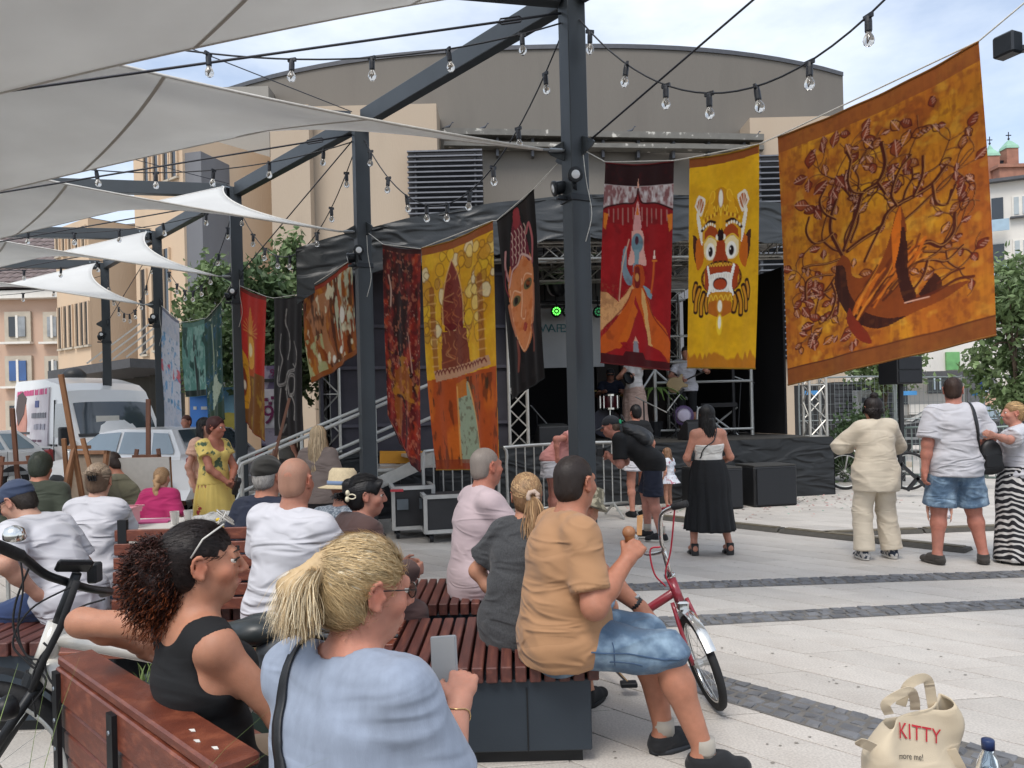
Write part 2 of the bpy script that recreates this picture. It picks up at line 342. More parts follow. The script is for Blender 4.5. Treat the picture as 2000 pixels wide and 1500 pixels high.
# -- shade sails
SAIL = mat('white sail cloth', '#e6e6e4', .75, 0, .05, 1.2, .03, 200, transl=.42)
HEM = mat('sail hem webbing', '#cfcdc8', .8, 0, .08, 30); SEAM = mat('sail seam', '#b9b6b0', .85, 0, .05, 30)
ROPEM = mat('steel cable', '#33343a', .45, .5, .1, 40); CORDM = mat('white cord', '#cfccc4', .8, 0, .1, 60)
def bez(a, b, c, n): t = np.linspace(0, 1, n)[:, None]; return (1-t)**2*a+2*t*(1-t)*c+t*t*b
def sail(label, A, Bc, C, D, pull=(.16, .2, .14, .14), n=44):
 G = (A+Bc+C+D)/4; t = thing('shade_sail', label, 'shade sail', A, group='white shade sails stretched over the pergola')
 e = lambda p, q, k: bez(p, q, (p+q)/2*(1-k*2)+G*k*2, n)
 c0, d1, c1, d0 = e(A, Bc, pull[0]), e(Bc, C, pull[1]), e(D, C, pull[2]), e(A, D, pull[3])   # s along A-B, t along A-D
 s = np.linspace(0, 1, n)[:, None, None]; q = np.linspace(0, 1, n)[None, :, None]
 S = (1-q)*c0[:, None]+q*c1[:, None]+(1-s)*d0[None]+s*d1[None]-((1-s)*(1-q)*A+s*(1-q)*Bc+(1-s)*q*D+s*q*C)
 idx = np.arange(n*n).reshape(n, n); f = np.stack([idx[:-1, :-1], idx[1:, :-1], idx[1:, 1:], idx[:-1, 1:]], -1).reshape(-1, 4)
 me = rawmesh('fabric', S.reshape(-1, 3), f, True); o = put('fabric', me, SAIL, t); m = o.modifiers.new('solid', 'SOLIDIFY'); m.thickness = .003
 for edge in (S[:, 0], S[:, -1], S[0], S[-1]):
  b = B(); b.tube(edge, .013, 6); b.build('hem', HEM, t, True)
 for k in (.3, .62):
  j = int(k*(n-1)); b = B()
  for line in (S[:, j],):
   nn = np.gradient(line, axis=0); w = np.array([unit(np.cross(g, (0, 0, 1))) for g in nn])*.017; lo = line-np.array((0, 0, .005))
   b.add(list(lo-w)+list(lo+w), [(a, a+1, a+1+n, a+n) for a in range(n-1)])
  b.build('seam', SEAM, t, True)
 return t, S
def rig(t, p, q):
 "shackle and turnbuckle from a sail corner to its post"
 b = B(); b.tube([p, q], .011, 6); m = p*.4+q*.6; d = unit(q-p); b.tube([m-d*.06, m+d*.06], .02, 8); b.build('turnbuckle', BOLT, t)
names = ['big white shade sail at the top, nearest the viewer, hiding the near post\'s head', 'white shade sail whose right tip is tied to the nearest post in view',
         'white shade sail tied to the post beside the bald man', 'small white shade sail above the white van, third tip along the row', 'farthest small white shade sail over the tiled roof']
for i in range(5):
 A = POST[i]+V3(0, 0, ZC)+CD*.3; Bt = POST[i+1]+V3(0, 0, ZT-.12)+unit(CD*.8-LD*.6)*.22; C = QP[i+1]+V3(0, 0, ZC); D = QP[i]+V3(0, 0, 4.85)
 t, S = sail(names[i], A, Bt, C, D)
 rig(t, A, POST[i]+V3(0, 0, ZC)+CD*.1); rig(t, Bt, POST[i+1]+V3(0, 0, ZT-.1)+CD*.08)
# -- bracing cables
def cable(label, p, q, r=.009, tb=None, sag=0.):
 t = thing('brace_cable', label, 'cable', (p[0], p[1], 0), group='steel cables of the pergola')
 n = 12; pts = [p+(q-p)*k/n-V3(0, 0, 4*sag*(k/n)*(1-k/n)) for k in range(n+1)]; b = B(); b.tube(pts, r, 6); b.build('wire', ROPEM, t, True)
 if tb:
  m = p+(q-p)*tb; d = unit(q-p); x, y = frame(d); b = B()
  for s in (-1, 1): b.tube([m-d*.11, m-d*.09+y*s*.025, m+d*.09+y*s*.025, m+d*.11], .008, 6)
  b.build('turnbuckle', ROPEM, t)
zc = V3(0, 0, ZC+.02); zt = V3(0, 0, ZT-.3)
cable('cable rising from the nearest post past the bulbs to the top right', POST[1]+zc-LD*.12, POST[0]+zt+LD*.1)
cable('diagonal cable between the second and third posts in front of the trees', POST[3]+zc-LD*.12, POST[2]+zt+LD*.1)
cable('diagonal cable between the two farthest posts', POST[5]+zc-LD*.12, POST[4]+zt+LD*.1)
for i, w in ((1, 'nearest'), (2, 'second'), (3, 'third'), (4, 'fourth')):
 cable('dark cross cable with turnbuckle running left from the %s post head' % w, POST[i]+V3(0, 0, ZT-.32)+CD*.1, QP[i]+V3(0, 0, ZC+.1), .011, .08*CL/5)
 if i < 4: cable('thin diagonal wire from beside the %s sail up to a post head' % w, POST[i+1]+V3(0, 0, ZT-.02)+CD*.1, QP[i]+V3(0, 0, ZT-.1), .006)
# -- festoon lights
SOCK = mat('bulb socket', '#20232a', .5, 0, .1, 30); GLASS = mat('clear bulb glass', '#f3efe8', .04, 0, .02, 5, trans=.85); FIL = mat('bulb filament', '#d9a878', .5, 0, .1, 50)
sb = B(); sb.lathe([(.012, .03), (.02, .02), (.024, -.01), (.024, -.07), (.02, -.08)], n=10); sb.box((0, 0, .025), (.075, .02, .03)); ME_S = rawmesh('socket', sb.v, sb.f); ME_S.materials.append(SOCK)
sb = B(); sb.lathe([(.016, -.075), (.02, -.09), (.032, -.112), (.037, -.133), (.032, -.155), (.016, -.17), (.002, -.173)], n=14); ME_G = rawmesh('bulb', sb.v, sb.f, True); ME_G.materials.append(GLASS)
sb = B(); sb.tube([(0, 0, -.08), (.008, 0, -.12), (0, .01, -.15), (-.01, 0, -.12), (0, 0, -.085)], .004, 5); ME_F = rawmesh('filament', sb.v, sb.f, True); ME_F.materials.append(FIL)
def festoon(label, p, q, sag, n, off=.5):
 t = thing('festoon_string', label, 'light string', (0, 0, 0), group='festoon light strings on the pergola'); k = 30
 f = lambda s: p+(q-p)*s-V3(0, 0, 4*sag*s*(1-s))
 b = B(); b.tube([f(j/k) for j in range(k+1)], .0075, 6); b.build('cord', SOCK, t, True)
 for j in range(n):
  c = f((j+off)/n); M = Matrix.Translation(c-V3(0, 0, .03)) @ Matrix.Rotation(random.uniform(0, 3), 4, 'Z') @ Matrix.Rotation(random.uniform(-.16, .16), 4, 'X')
  s = put('socket', ME_S, parent=t, local=True, mx=M); g = put('bulb', ME_G, parent=s, local=True); put('filament', ME_F, parent=g, local=True)
zf = V3(0, 0, 5.12)
festoon('string of bulbs drooping from the nearest post past the sky on the right', POST[1]+zf-LD*.1, POST[0]+zf+LD*.1, 1.2, 9, .3)
festoon('string of bulbs drooping between the two nearest posts over the louvres', POST[2]+zf-LD*.1, POST[1]+zf+LD*.1, 1.22, 9, .35)
festoon('string of bulbs drooping between second and third post before the trees', POST[3]+zf-LD*.1, POST[2]+zf+LD*.1, 1.15, 9, .35)
festoon('string of bulbs between third and fourth post before the peach windows', POST[4]+zf-LD*.1, POST[3]+zf+LD*.1, 1.15, 9, .4)
festoon('string of bulbs between the two farthest posts', POST[5]+zf-LD*.1, POST[4]+zf+LD*.1, 1.15, 9, .4)
for i, w in ((1, 'nearest'), (2, 'second'), (3, 'third'), (4, 'fourth'), (5, 'fifth')):
 festoon('string of bulbs running left under the sails from the %s post' % w, POST[i]+zf+CD*.1, QP[i]+zf, .5, 8, .55)
# -- floodlights on the posts
LBODY = mat('lamp housing', '#23282e', .4, .2, .1, 10); LENS = mat('lamp lens', '#e9edf0', .1, 0, .03, 6, coat=.5)
for i in range(6):
 p = POST[i]+V3(0, 0, 3.62); d = unit(-LD*.25+CD*.97) if i else unit(V3(-1, .3, 0))
 t = thing('floodlight', ['black floodlight on its arm at the top right edge', 'pair of round spotlights clamped to the nearest post in view', 'round spotlights clamped to the second post, above the brown banner',
  'round spotlights on the third post beside the red banner', 'round spotlights on the fourth post beside the white banner', 'round spotlights on the farthest post'][i], 'spotlight', p, group='spotlights on the pergola posts')
 b = B(); b.box(p-V3(0, 0, .12), (PSZ+.03, PSZ+.03, .06), PANG); b.beam(p-V3(0, 0, .12)+d*.1, p-V3(0, 0, .12)+d*(.42 if i == 0 else .2), .05, .03); b.build('arm', LBODY, t, bev=.004)
 for k, (al, o) in enumerate((((.1, -.99, -.15), V3(-.02, -.16, .06)), ((-.95, -.2, -.2), V3(-.16, .02, .0)))):
  ax = unit(al); c = p+o if i else p+d*.42-V3(0, 0, .13); b = B()
  if i == 0: b.box(c+V3(0, 0, .04), (.09, .12, .12), .4); b.build('head', LBODY, t, bev=.01); break
  b.lathe([(.02, -.1), (.05, -.09), (.06, -.03), (.062, .03), (.058, .045)], c, 14, ax); b.lathe([(.066, .02), (.07, .025), (.07, .05), (.06, .052)], c, 14, ax); h = b.build('head', LBODY, t, True)
  b = B(); b.lathe([(.001, .058), (.03, .056), (.052, .046), (.05, .04)], c, 14, ax); b.build('lens', LENS, h, True)
  b = B(); b.beam(c-V3(0, 0, .07), p-V3(0, 0, .12), .03, .02); b.build('yoke', LBODY, h)
# == buildings
def stucco(name, c, c2=None, rough=.9): return mat(name, c, rough, 0, .1, .9, .35, 25, c2=c2, edge=(.42, .75), stretch=(1, 1, .18))
ST_G = stucco('grey stucco', '#77726b', '#6a655f'); ST_BE = stucco('beige stucco', '#b9a894', '#ab9a87'); ST_PE = stucco('peach stucco', '#cfb79c', '#c2a98e')
ST_LG = stucco('pale grey stucco', '#97948e', '#8b8882'); ST_DG = stucco('dark grey stucco', '#77787c'); ST_HO = stucco('salmon stucco', '#c4a793', '#b99b87'); ST_W = stucco('white stucco', '#dcd8d1', '#d2cec6')
CAP = mat('roof edge metal', '#55565a', .5, .4); DARKWIN = mat('dark window glass', '#2b3138', .12, 0, .1, 1.5, coat=.4); FRW = mat('white window frame', '#dedad2', .5, 0, .05, 5); CONC = mat('window surround', '#b7ad9d', .85, 0, .1, 4)
LOUV = mat('louvre metal', '#74757a', .5, .5, .1, 4)
def plan_wall(b, pts, z0, z1, th):
 "upright wall of thickness th along the plan polyline, thickness to the back"
 n = len(pts); fr = [V3(*p, 0) for p in pts]; bk = []
 for i, p in enumerate(fr):
  d = unit(fr[min(i+1, n-1)]-fr[max(i-1, 0)]); bk.append(p+np.cross(V3(0, 0, 1), d)*th)
 ring = fr+bk[::-1]; b.loft([[p+V3(0, 0, z) for p in ring] for z in (z0, z1)])
th = thing('theatre_building', 'large theatre with curved grey stucco tower rising behind the stage', 'building', (1, 30, 0))
arc = []
for k in range(25):
 t = k/24*2-1; arc.append((1.3+t*12.6, 28.5+3.0*abs(t)**2.4))
b = B(); plan_wall(b, arc, 6.9, 15.0, 8); b.build('tower', ST_G, th)
b = B(); plan_wall(b, [(x, y-.06) for x, y in arc], 14.96, 15.12, 8.1); b.build('coping', CAP, th)
def pxbox(name, x0, x1, yt, Y, dep, m, parent, z0=0., yref=None):
 a = at(x0, yt, Y); c = at(x1, yt, Y); z = (a[2]+c[2])/2; b = B(); b.box(((a[0]+c[0])/2, Y+dep/2, (z+z0)/2), (c[0]-a[0], dep, z-z0)); return b.build(name, m, parent), z
W1, z1 = pxbox('wing', 526, 852, 206, 27.2, 4, ST_BE, th)
W2, z2 = pxbox('wing', 1464, 1640, 228, 28.2, 3, ST_BE, th)
pxbox('pier', 526, 602, 205, 26.6, .55, ST_BE, th)
pxbox('side_wall', 360, 524, 170, 29.6, 6, ST_LG, th)
pxbox('recess_wall', 845, 1470, 285, 29.4, 2, ST_G, th)
pxbox('lower_wall', 845, 1470, 440, 29.0, .3, ST_DG, th)
GUT = mat('ledge with droppings', '#6d6b66', .8, 0, .15, 3, .3, 20, c2='#b9b6ae', edge=(.62, .68))
for y0, y1, hh in ((260, 272, .22), (284, 292, .16)):
 a, c = at(868, y0, 28.2), at(1488, y1, 28.2); b = B(); b.beam(a, c, .5, hh); b.build('ledge', GUT, th)
 for k in range(9): p = a+(c-a)*(k+.5)/9; b = B(); b.box(p+V3(0, .3, -.2), (.1, .6, .3)); b.build('bracket', CAP, th)
def louvre(x0, x1, y0, y1, Y, n):
 a, c = at(x0, y0, Y), at(x1, y1, Y); b = B(); cx, w = (a[0]+c[0])/2, c[0]-a[0]; b.box((cx, Y+.3, (a[2]+c[2])/2), (w, .1, a[2]-c[2])); fr = b.build('louvre_panel', mat('louvre void', '#2c2d31', .8), th)
 for k in range(n):
  z = c[2]+(a[2]-c[2])*(k+.5)/n; b = B(); b.box((cx, Y, z), (w, .16, .05)); b.build('slat', LOUV, fr)
 for s in (.1, .9): b = B(); b.box((a[0]+w*s, Y+.14, (a[2]+c[2])/2), (.07, .1, a[2]-c[2])); b.build('mullion', LOUV, fr)
louvre(795, 945, 292, 440, 26.9, 15); louvre(1478, 1560, 300, 700, 27.8, 36)
PIG = mat('pigeon grey', '#4c5058', .7)
for k, (x, y, Y) in enumerate(((876, 250, 28.0), (945, 252, 28.0), (1476, 268, 28.0), (1232, 258, 28.))):
 p = at(x, y, Y); b = B(); b.loft([[p+V3(dx, s*.06*w, h+.06*w*c) for s, c in ((0, 1), (1, 0), (0, -1), (-1, 0))] for dx, h, w in ((-.24, -.02, .25), (-.1, .02, .9), (.03, .05, 1.), (.1, .13, .55), (.13, .2, .55), (.2, .2, .08))]); b.tube([p+V3(.02, 0, 0), p+V3(.02, 0, -.12)], .012, 5)
 tag(b.build('pigeon', PIG, None, True), ['pigeon standing at the left end of the ledge', 'second pigeon along the ledge above the louvres', 'pigeon at the right end of the ledge near the yellow banner', 'pigeon on the ledge right of the nearest post'][k], 'pigeon', 'pigeons on the theatre ledge')
def slit_block(label, x0, Y0, x1, Y1, yt, m, wins, gname='narrow_block'):
 a = at(x0, yt, Y0); c = at(x1, yt, Y1); z = a[2]; t = thing(gname, label, 'building', ((a[0]+c[0])/2, (Y0+Y1)/2, 0)); p, q = V3(a[0], Y0, 0), V3(c[0], Y1, 0); d = unit(q-p); L = np.linalg.norm(q-p); n = np.cross(d, V3(0, 0, 1)); n = n if n[1] < 0 else -n
 b = B(); bk = -n*5; b.hexa([p, p+V3(0, 0, z), p+bk, p+bk+V3(0, 0, z), q, q+V3(0, 0, z), q+bk, q+bk+V3(0, 0, z)]); b.build('wall', m, t)
 for s, zc, w, h in wins:
  o = p+d*s*L+V3(0, 0, zc); M = np.stack([d, -n, V3(0, 0, 1)], 1); b = B(); b.box(o+n*.004, (w, .05, h), M=M); wo = b.build('window', DARKWIN, t)
  b = B(); b.box(o+n*.04-V3(0, 0, h/2+.05), (w+.16, .12, .07), M=M); b.build('sill', CONC, wo)
  for e in (-1, 1): b = B(); b.box(o+n*.03+d*e*(w/2+.04), (.07, .1, h), M=M); b.build('reveal', m, wo)
 return t
slit_block('peach block with tall slit windows left of the grey theatre wall', 260, 27.5, 356, 25.5, 300, ST_PE, [(s, z, .32, h) for s, z, h in ((.18, 5.4, 3.), (.42, 5.6, 3.2), (.66, 5.8, 3.2), (.3, 10.5, 1.6), (.5, 10.5, 1.6), (.7, 10.5, 1.6), (.86, 10.5, 1.6))])
slit_block('grey stucco strip between the peach block and the theatre', 354, 25.6, 392, 25.4, 300, ST_DG, [], 'grey_block')
slit_block('grey recessed stair block between the two peach blocks', 168, 29.5, 262, 29.0, 445, ST_G, [], 'stair_block')
slit_block('far peach block with six slit windows behind the white van', 108, 29.0, 172, 27.4, 448, ST_PE, [(s, 5.1, .24, 1.55) for s in (.12, .3, .45, .66, .8, .93)]+[(s, 8.2, .2, .8) for s in (.1, .3, .5, .7, .9)])
b = B(); a = at(170, 735, 24); c = at(330, 712, 22); b.beam(a, c, 2.4, .25); t = thing('entrance_canopy', 'flat dark canopy over the theatre entrance behind the van', 'canopy', (a[0], 23, 0)); b.build('slab', mat('canopy dark', '#4a4a4c', .7), t)
for k in range(7):
 b = B(); o = a+(c-a)*(k/6); b.beam(o+V3(0, 0, .4), o+V3(1.3, .8, 1.7), .05, .05); b.build('rafter', mat('pale metal', '#aaa69e', .6, .3), t)
for k in range(5): o = a+(c-a)*(k+.5)/5; b = B(); b.box((o[0], o[1]+1, o[2]/2), (.5, .1, o[2]-.3)); b.build('glazing', mat('entrance shade', '#4c4942', .5), t)
ho = thing('tiled_house', 'salmon coloured house with brown tiled roof at the far left', 'house', (-24, 30, 0))
a = at(-300, 580, 30); c = at(118, 572, 30); zE = a[2]; b = B(); b.box(((a[0]+c[0])/2, 34, zE/2), (c[0]-a[0], 8, zE)); b.build('wall', ST_HO, ho)
b = B(); b.box(((a[0]+c[0])/2, 33.8, zE-.12), (c[0]-a[0]+.3, 8.4, .3)); b.build('cornice', FRW, ho)
rf = B(); TILE = mat('brown roof tile', '#6e605d', .6, 0, .15, 3, .2, 30, isl=.12); x0, x1 = a[0]-.3, c[0]+.25; zr = zE+.1
rb = B(); rb.add([(x0, 29.5, zr), (x1, 29.5, zr), (x1, 34, zr+3.2), (x0, 34, zr+3.2), (x1, 38.5, zr), (x0, 38.5, zr)], [(0, 1, 2, 3), (3, 2, 4, 5), (1, 4, 2), (0, 3, 5)]); ro = rb.build('roof', TILE, ho)
for r in range(14):
 y = 29.45+r*.32; z = zr+.06+(y-29.5)*3.2/4.5; x = x0
 while x < x1:
  w = .3; rf.loft([[V3(x+w*k/4, y+e, z+e*.71+.05*math.sin(math.pi*k/4)+(.03 if e == 0 else 0)) for k in range(5)] for e in (0, .36)], False, False); x += w
tag(rf.build('roof_tiles', TILE, ro), kind='stuff')
BLU = mat('blue reflecting glass', '#2d568f', .15, 0, .2, 1, coat=.5); CURT = mat('window curtain', '#8f9498', .7, 0, .2, 4)
for (wx0, wx1, wy0, wy1, gm) in ((18, 55, 617, 660, DARKWIN), (93, 116, 617, 660, CURT), (19, 57, 703, 746, BLU), (96, 117, 703, 740, DARKWIN), (-60, -20, 617, 660, DARKWIN), (-60, -20, 703, 746, BLU), (20, 58, 790, 835, DARKWIN)):
 p, q = at(wx0, wy0, 29.96), at(wx1, wy1, 29.96); cx, cz, w, h = (p[0]+q[0])/2, (p[2]+q[2])/2, q[0]-p[0], p[2]-q[2]
 b = B(); b.box((cx, 29.97, cz), (w+.3, .16, h+.3)); wo = b.build('window', CONC, ho)
 for k in (-1, 1): b = B(); b.box((cx+k*w/4, 29.86, cz), (w/2-.08, .05, h-.1)); b.build('pane', gm if k < 0 or gm is BLU else CURT, wo)
 b = B(); b.box((cx, 29.855, cz), (.09, .07, h)); b.build('mullion', FRW, wo); b = B(); b.box((cx, 29.82, cz-h/2-.2), (w+.45, .25, .08)); b.build('sill', FRW, wo)
ap = thing('apartment_block', 'white apartment block with balconies at the right edge', 'building', (26, 38, 0))
P0, P1 = at(1925, 360, 37.), at(2300, 280, 34.); zA = P0[2]; p, q = V3(P0[0], 37, 0), V3(P1[0], 34., 0); d = unit(q-p); n = np.cross(d, V3(0, 0, 1)); L = np.linalg.norm(q-p)
b = B(); bk = -n*9; b.hexa([p, p+V3(0, 0, zA), p+bk, p+bk+V3(0, 0, zA), q, q+V3(0, 0, zA), q+bk, q+bk+V3(0, 0, zA)]); b.build('wall', ST_W, ap)
M = np.stack([d, -n, V3(0, 0, 1)], 1); b = B(); b.box(p+d*L/2+V3(0, 0, zA+.06), (L+.3, .8, .14), M=M); b.build('coping', CAP, ap)
def apwin(x0, x1, y0, y1, bal=False):
 p0 = onplane(x0, y0, p+n*.02, q+n*.02); p1 = onplane(x1, y1, p+n*.02, q+n*.02); o = (p0+p1)/2; w = np.linalg.norm((p1-p0)[:2]); h = p0[2]-p1[2]
 b = B(); b.box(o, (w, .08, h), M=M); wo = b.build('window', FRW if not bal else DARKWIN, ap)
 if bal: b = B(); b.box(o+n*.5-V3(0, 0, h*.78), (w+.3, .06, h*.5), M=M); b.build('balcony_panel', mat('pale blue balcony glass', '#9db4c4', .3, 0, .1, 3), wo); return
 for k in (-1, 1): b = B(); b.box(o+n*.05+d*k*w/4, (w/2-.14, .04, h-.16), M=M); b.build('pane', mat('bright window glass', '#a8b0b2', .1, 0, .1, 2, coat=.5), wo)
 b = B(); b.box(o+n*.1-V3(0, 0, h/2+.06), (w+.2, .3, .07), M=M); b.build('sill', CAP, wo)
apwin(1976, 2010, 383, 420); apwin(1978, 2012, 468, 503); apwin(1980, 2012, 555, 590); apwin(1982, 2014, 640, 676); apwin(1936, 1960, 388, 430, True); apwin(1938, 1962, 478, 520, True); apwin(1940, 1963, 566, 608, True); apwin(1966, 2010, 735, 775)
sh = thing('shop_wing', 'low white shop wing with yellow and green panels behind the fence', 'building', (18, 33, 0)); YS = 33.
a, c = at(1640, 690, YS), at(1945, 690, YS); b = B(); b.box(((a[0]+c[0])/2, YS+3, a[2]/2+1.), (c[0]-a[0], 6, a[2]+2.)); b.build('wall', ST_W, sh)
def shp(name, x0, x1, y0, y1, m, off=.06, th_=.1):
 p0, p1 = at(x0, y0, YS-off), at(x1, y1, YS-off); b = B(); b.box(((p0[0]+p1[0])/2, YS-off, (p0[2]+p1[2])/2), (p1[0]-p0[0], th_, p0[2]-p1[2])); return b.build(name, m, sh)
shp('yellow_panel', 1778, 1794, 692, 725, mat('yellow panel', '#d8d24a', .5)); shp('green_panel', 1847, 1874, 688, 722, mat('green panel', '#6fa86a', .5))
shp('canopy_edge', 1760, 1942, 727, 735, mat('canopy dark', '#4a4a4c', .7), .7, .6); w_ = shp('window', 1811, 1852, 736, 768, DARKWIN); shp('lower_shop_wall', 1742, 1905, 736, 835, mat('grey shop wall', '#a7a49f', .8, 0, .1, 1), .0, .12)
shp('doorway', 1888, 1945, 735, 800, mat('doorway grey', '#77777a', .6)); shp('glass_front', 1757, 1772, 752, 790, DARKWIN); shp('panel', 1775, 1840, 790, 808, ST_W, .12); shp('poster', 1919, 1952, 766, 790, mat('peach poster', '#dcb59a', .6), .14, .03)
shp('plinth', 1742, 1905, 812, 840, mat('dark plinth', '#5c5a57', .8), .14)
for k, (x0, x1) in enumerate(((1825, 1832), (1836, 1841))):
 b = B(); p0 = at(x0, 738, YS-.13); b.box(p0-V3(0, 0, .25), (.07, .02, .5)); b.build('window_lettering', mat('pale lettering', '#c5d7e4', .5), w_)
def textmesh(name, s, size, M, m, parent, ex=.004):
 cu = bpy.data.curves.new(name, 'FONT'); cu.body = s; cu.size = size; cu.extrude = ex; cu.align_x = 'CENTER'; cu.align_y = 'CENTER'; cu.resolution_u = 3
 o = bpy.data.objects.new(name, cu); COL.objects.link(o); dg = bpy.context.evaluated_depsgraph_get(); me = bpy.data.meshes.new_from_object(o.evaluated_get(dg)); bpy.data.objects.remove(o); bpy.data.curves.remove(cu)
 me.transform(Matrix(M)); me.materials.clear(); return put(name, me, m, parent)
def face_m(o, ex, ey): ex = unit(ex); ey = unit(ey); ez = np.cross(ex, ey); return [[ex[i], ey[i], ez[i], o[i]] for i in range(3)]+[[0, 0, 0, 1]]
ps = at(1923, 749, 24.); t = thing('parking_sign', 'blue square parking sign with white P on a post', 'sign', (ps[0], 24, 0)); b = B(); b.box(ps, (.32, .03, .36)); b.build('plate', mat('sign blue', '#23408f', .4), t, bev=.02)
b = B(); b.tube([(ps[0], 24.05, 0), (ps[0], 24.05, ps[2]+.3)], .03, 8); b.build('post', BOLT, t); textmesh('letter', 'P', .36, face_m(ps-V3(0, .022, 0), (1, 0, 0), (0, 0, 1)), mat('sign white', '#e8e8e8', .5), t)
b = B(); b.box(ps-V3(0, 0, .26), (.34, .02, .1)); b.build('subplate', mat('sign white', '#e8e8e8', .5), t)
BRK = mat('church brick', '#9c6f5d', .85, 0, .15, 2, .3, 12); COPR = mat('green copper', '#8fb8a2', .6, 0, .1, 2); IRN = mat('dark iron', '#2e2c33', .5, .5)
ch = thing('brick_church', 'brick church tower with green spires and crosses behind the apartment block', 'church', (44, 70, 0)); YC = 70.
for x0, x1, yt, ys in ((1922, 1946, 308, 283), (1959, 1983, 293, 274)):
 p0, p1 = at(x0, yt, YC), at(x1, 345, YC); cx = (p0[0]+p1[0])/2; w = p1[0]-p0[0]; b = B(); b.box((cx, YC, p0[2]/2), (w, w, p0[2])); tu = b.build('turret', BRK, ch); tip = at((x0+x1)/2, ys, YC)
 b = B(); b.loft([[V3(cx+sx*w*k, YC+sy*w*k, z) for sx, sy in ((-1, -1), (1, -1), (1, 1), (-1, 1))] for k, z in ((.56, p0[2]), (.5, p0[2]+.25), (.2, p0[2]+.7), (.03, tip[2]))]); b.build('spire', COPR, tu)
 b = B(); b.tube([(cx, YC, tip[2]-.1), (cx, YC, tip[2]+.75)], .045, 6); b.tube([(cx-.24, YC, tip[2]+.45), (cx+.24, YC, tip[2]+.45)], .045, 6); b.ball((cx, YC, tip[2]+.12), .1, 8, 6); b.build('cross', IRN, tu)
p0, p1 = at(1930, 338, YC), at(1988, 338, YC); b = B(); b.box(((p0[0]+p1[0])/2, YC, p0[2]/2), (p1[0]-p0[0], 3.2, p0[2])); b.build('tower', BRK, ch); b = B(); b.box(((p0[0]+p1[0])/2, YC, p0[2]+.12), (p1[0]-p0[0]+.4, 3.6, .3)); b.build('cornice', BRK, ch)
ra, rb_ = at(1946, 315, YC), at(1960, 315, YC); b = B(); b.beam(ra, rb_, .15, .12); b.build('railing', IRN, ch)
for k in range(4): o = ra+(rb_-ra)*(k+.5)/4; b = B(); b.beam(o-V3(0, 0, 1.2), o, .1, .1); b.build('baluster', IRN, ch)
ki = thing('tiled_kiosk', 'low kiosk clad in dark grey tiles beside the stage', 'kiosk', (11, 22, 0)); YK = 21.
p0, p1 = at(1632, 746, YK), at(1762, 746, YK); b = B(); b.box(((p0[0]+p1[0])/2, YK+1.6, p0[2]/2), (p1[0]-p0[0], 3, p0[2])); b.build('wall', mat('dark grout', '#2c2d30', .8), ki)
b = B(); tw, tt = .46, .105; z = .05
while z < p0[2]-.05:
 x = p0[0]-random.uniform(0, .4)
 while x < p1[0]: l, r_ = max(x+.012, p0[0]), min(x+tw-.012, p1[0]); (b.box(((l+r_)/2, YK+.09, z+tt/2), (r_-l, .04, tt-.02)) if r_-l > .05 else 0); x += tw
 z += tt
tag(b.build('tiles', mat('dark tile', '#4b4d52', .45, 0, .15, 2, isl=.15), ki), kind='stuff')
am = thing('cash_machine', 'grey cash machine set against the dark tiled kiosk', 'cash machine', (at(1684, 800, YK)[0], YK, 0)); q0, q1 = at(1666, 763, YK), at(1706, 850, YK); cx = (q0[0]+q1[0])/2; w = q1[0]-q0[0]
b = B(); b.box((cx, YK-.08, q0[2]/2+.1), (w, .26, q0[2]-.2)); b.build('cabinet', mat('atm grey', '#b4b5b6', .45, .2), am, bev=.02); b = B(); b.box((cx+.03, YK-.22, q0[2]-.62), (w*.62, .04, .34)); b.build('screen', DARKWIN, am); b = B(); b.box((cx+.03, YK-.23, q0[2]-.28), (w*.6, .04, .14)); b.build('header', mat('atm dark', '#4b4f55', .5), am); b = B(); b.box((cx+.03, YK-.25, q0[2]-.95), (w*.6, .1, .06)); b.build('tray', mat('atm dark', '#4b4f55', .5), am)
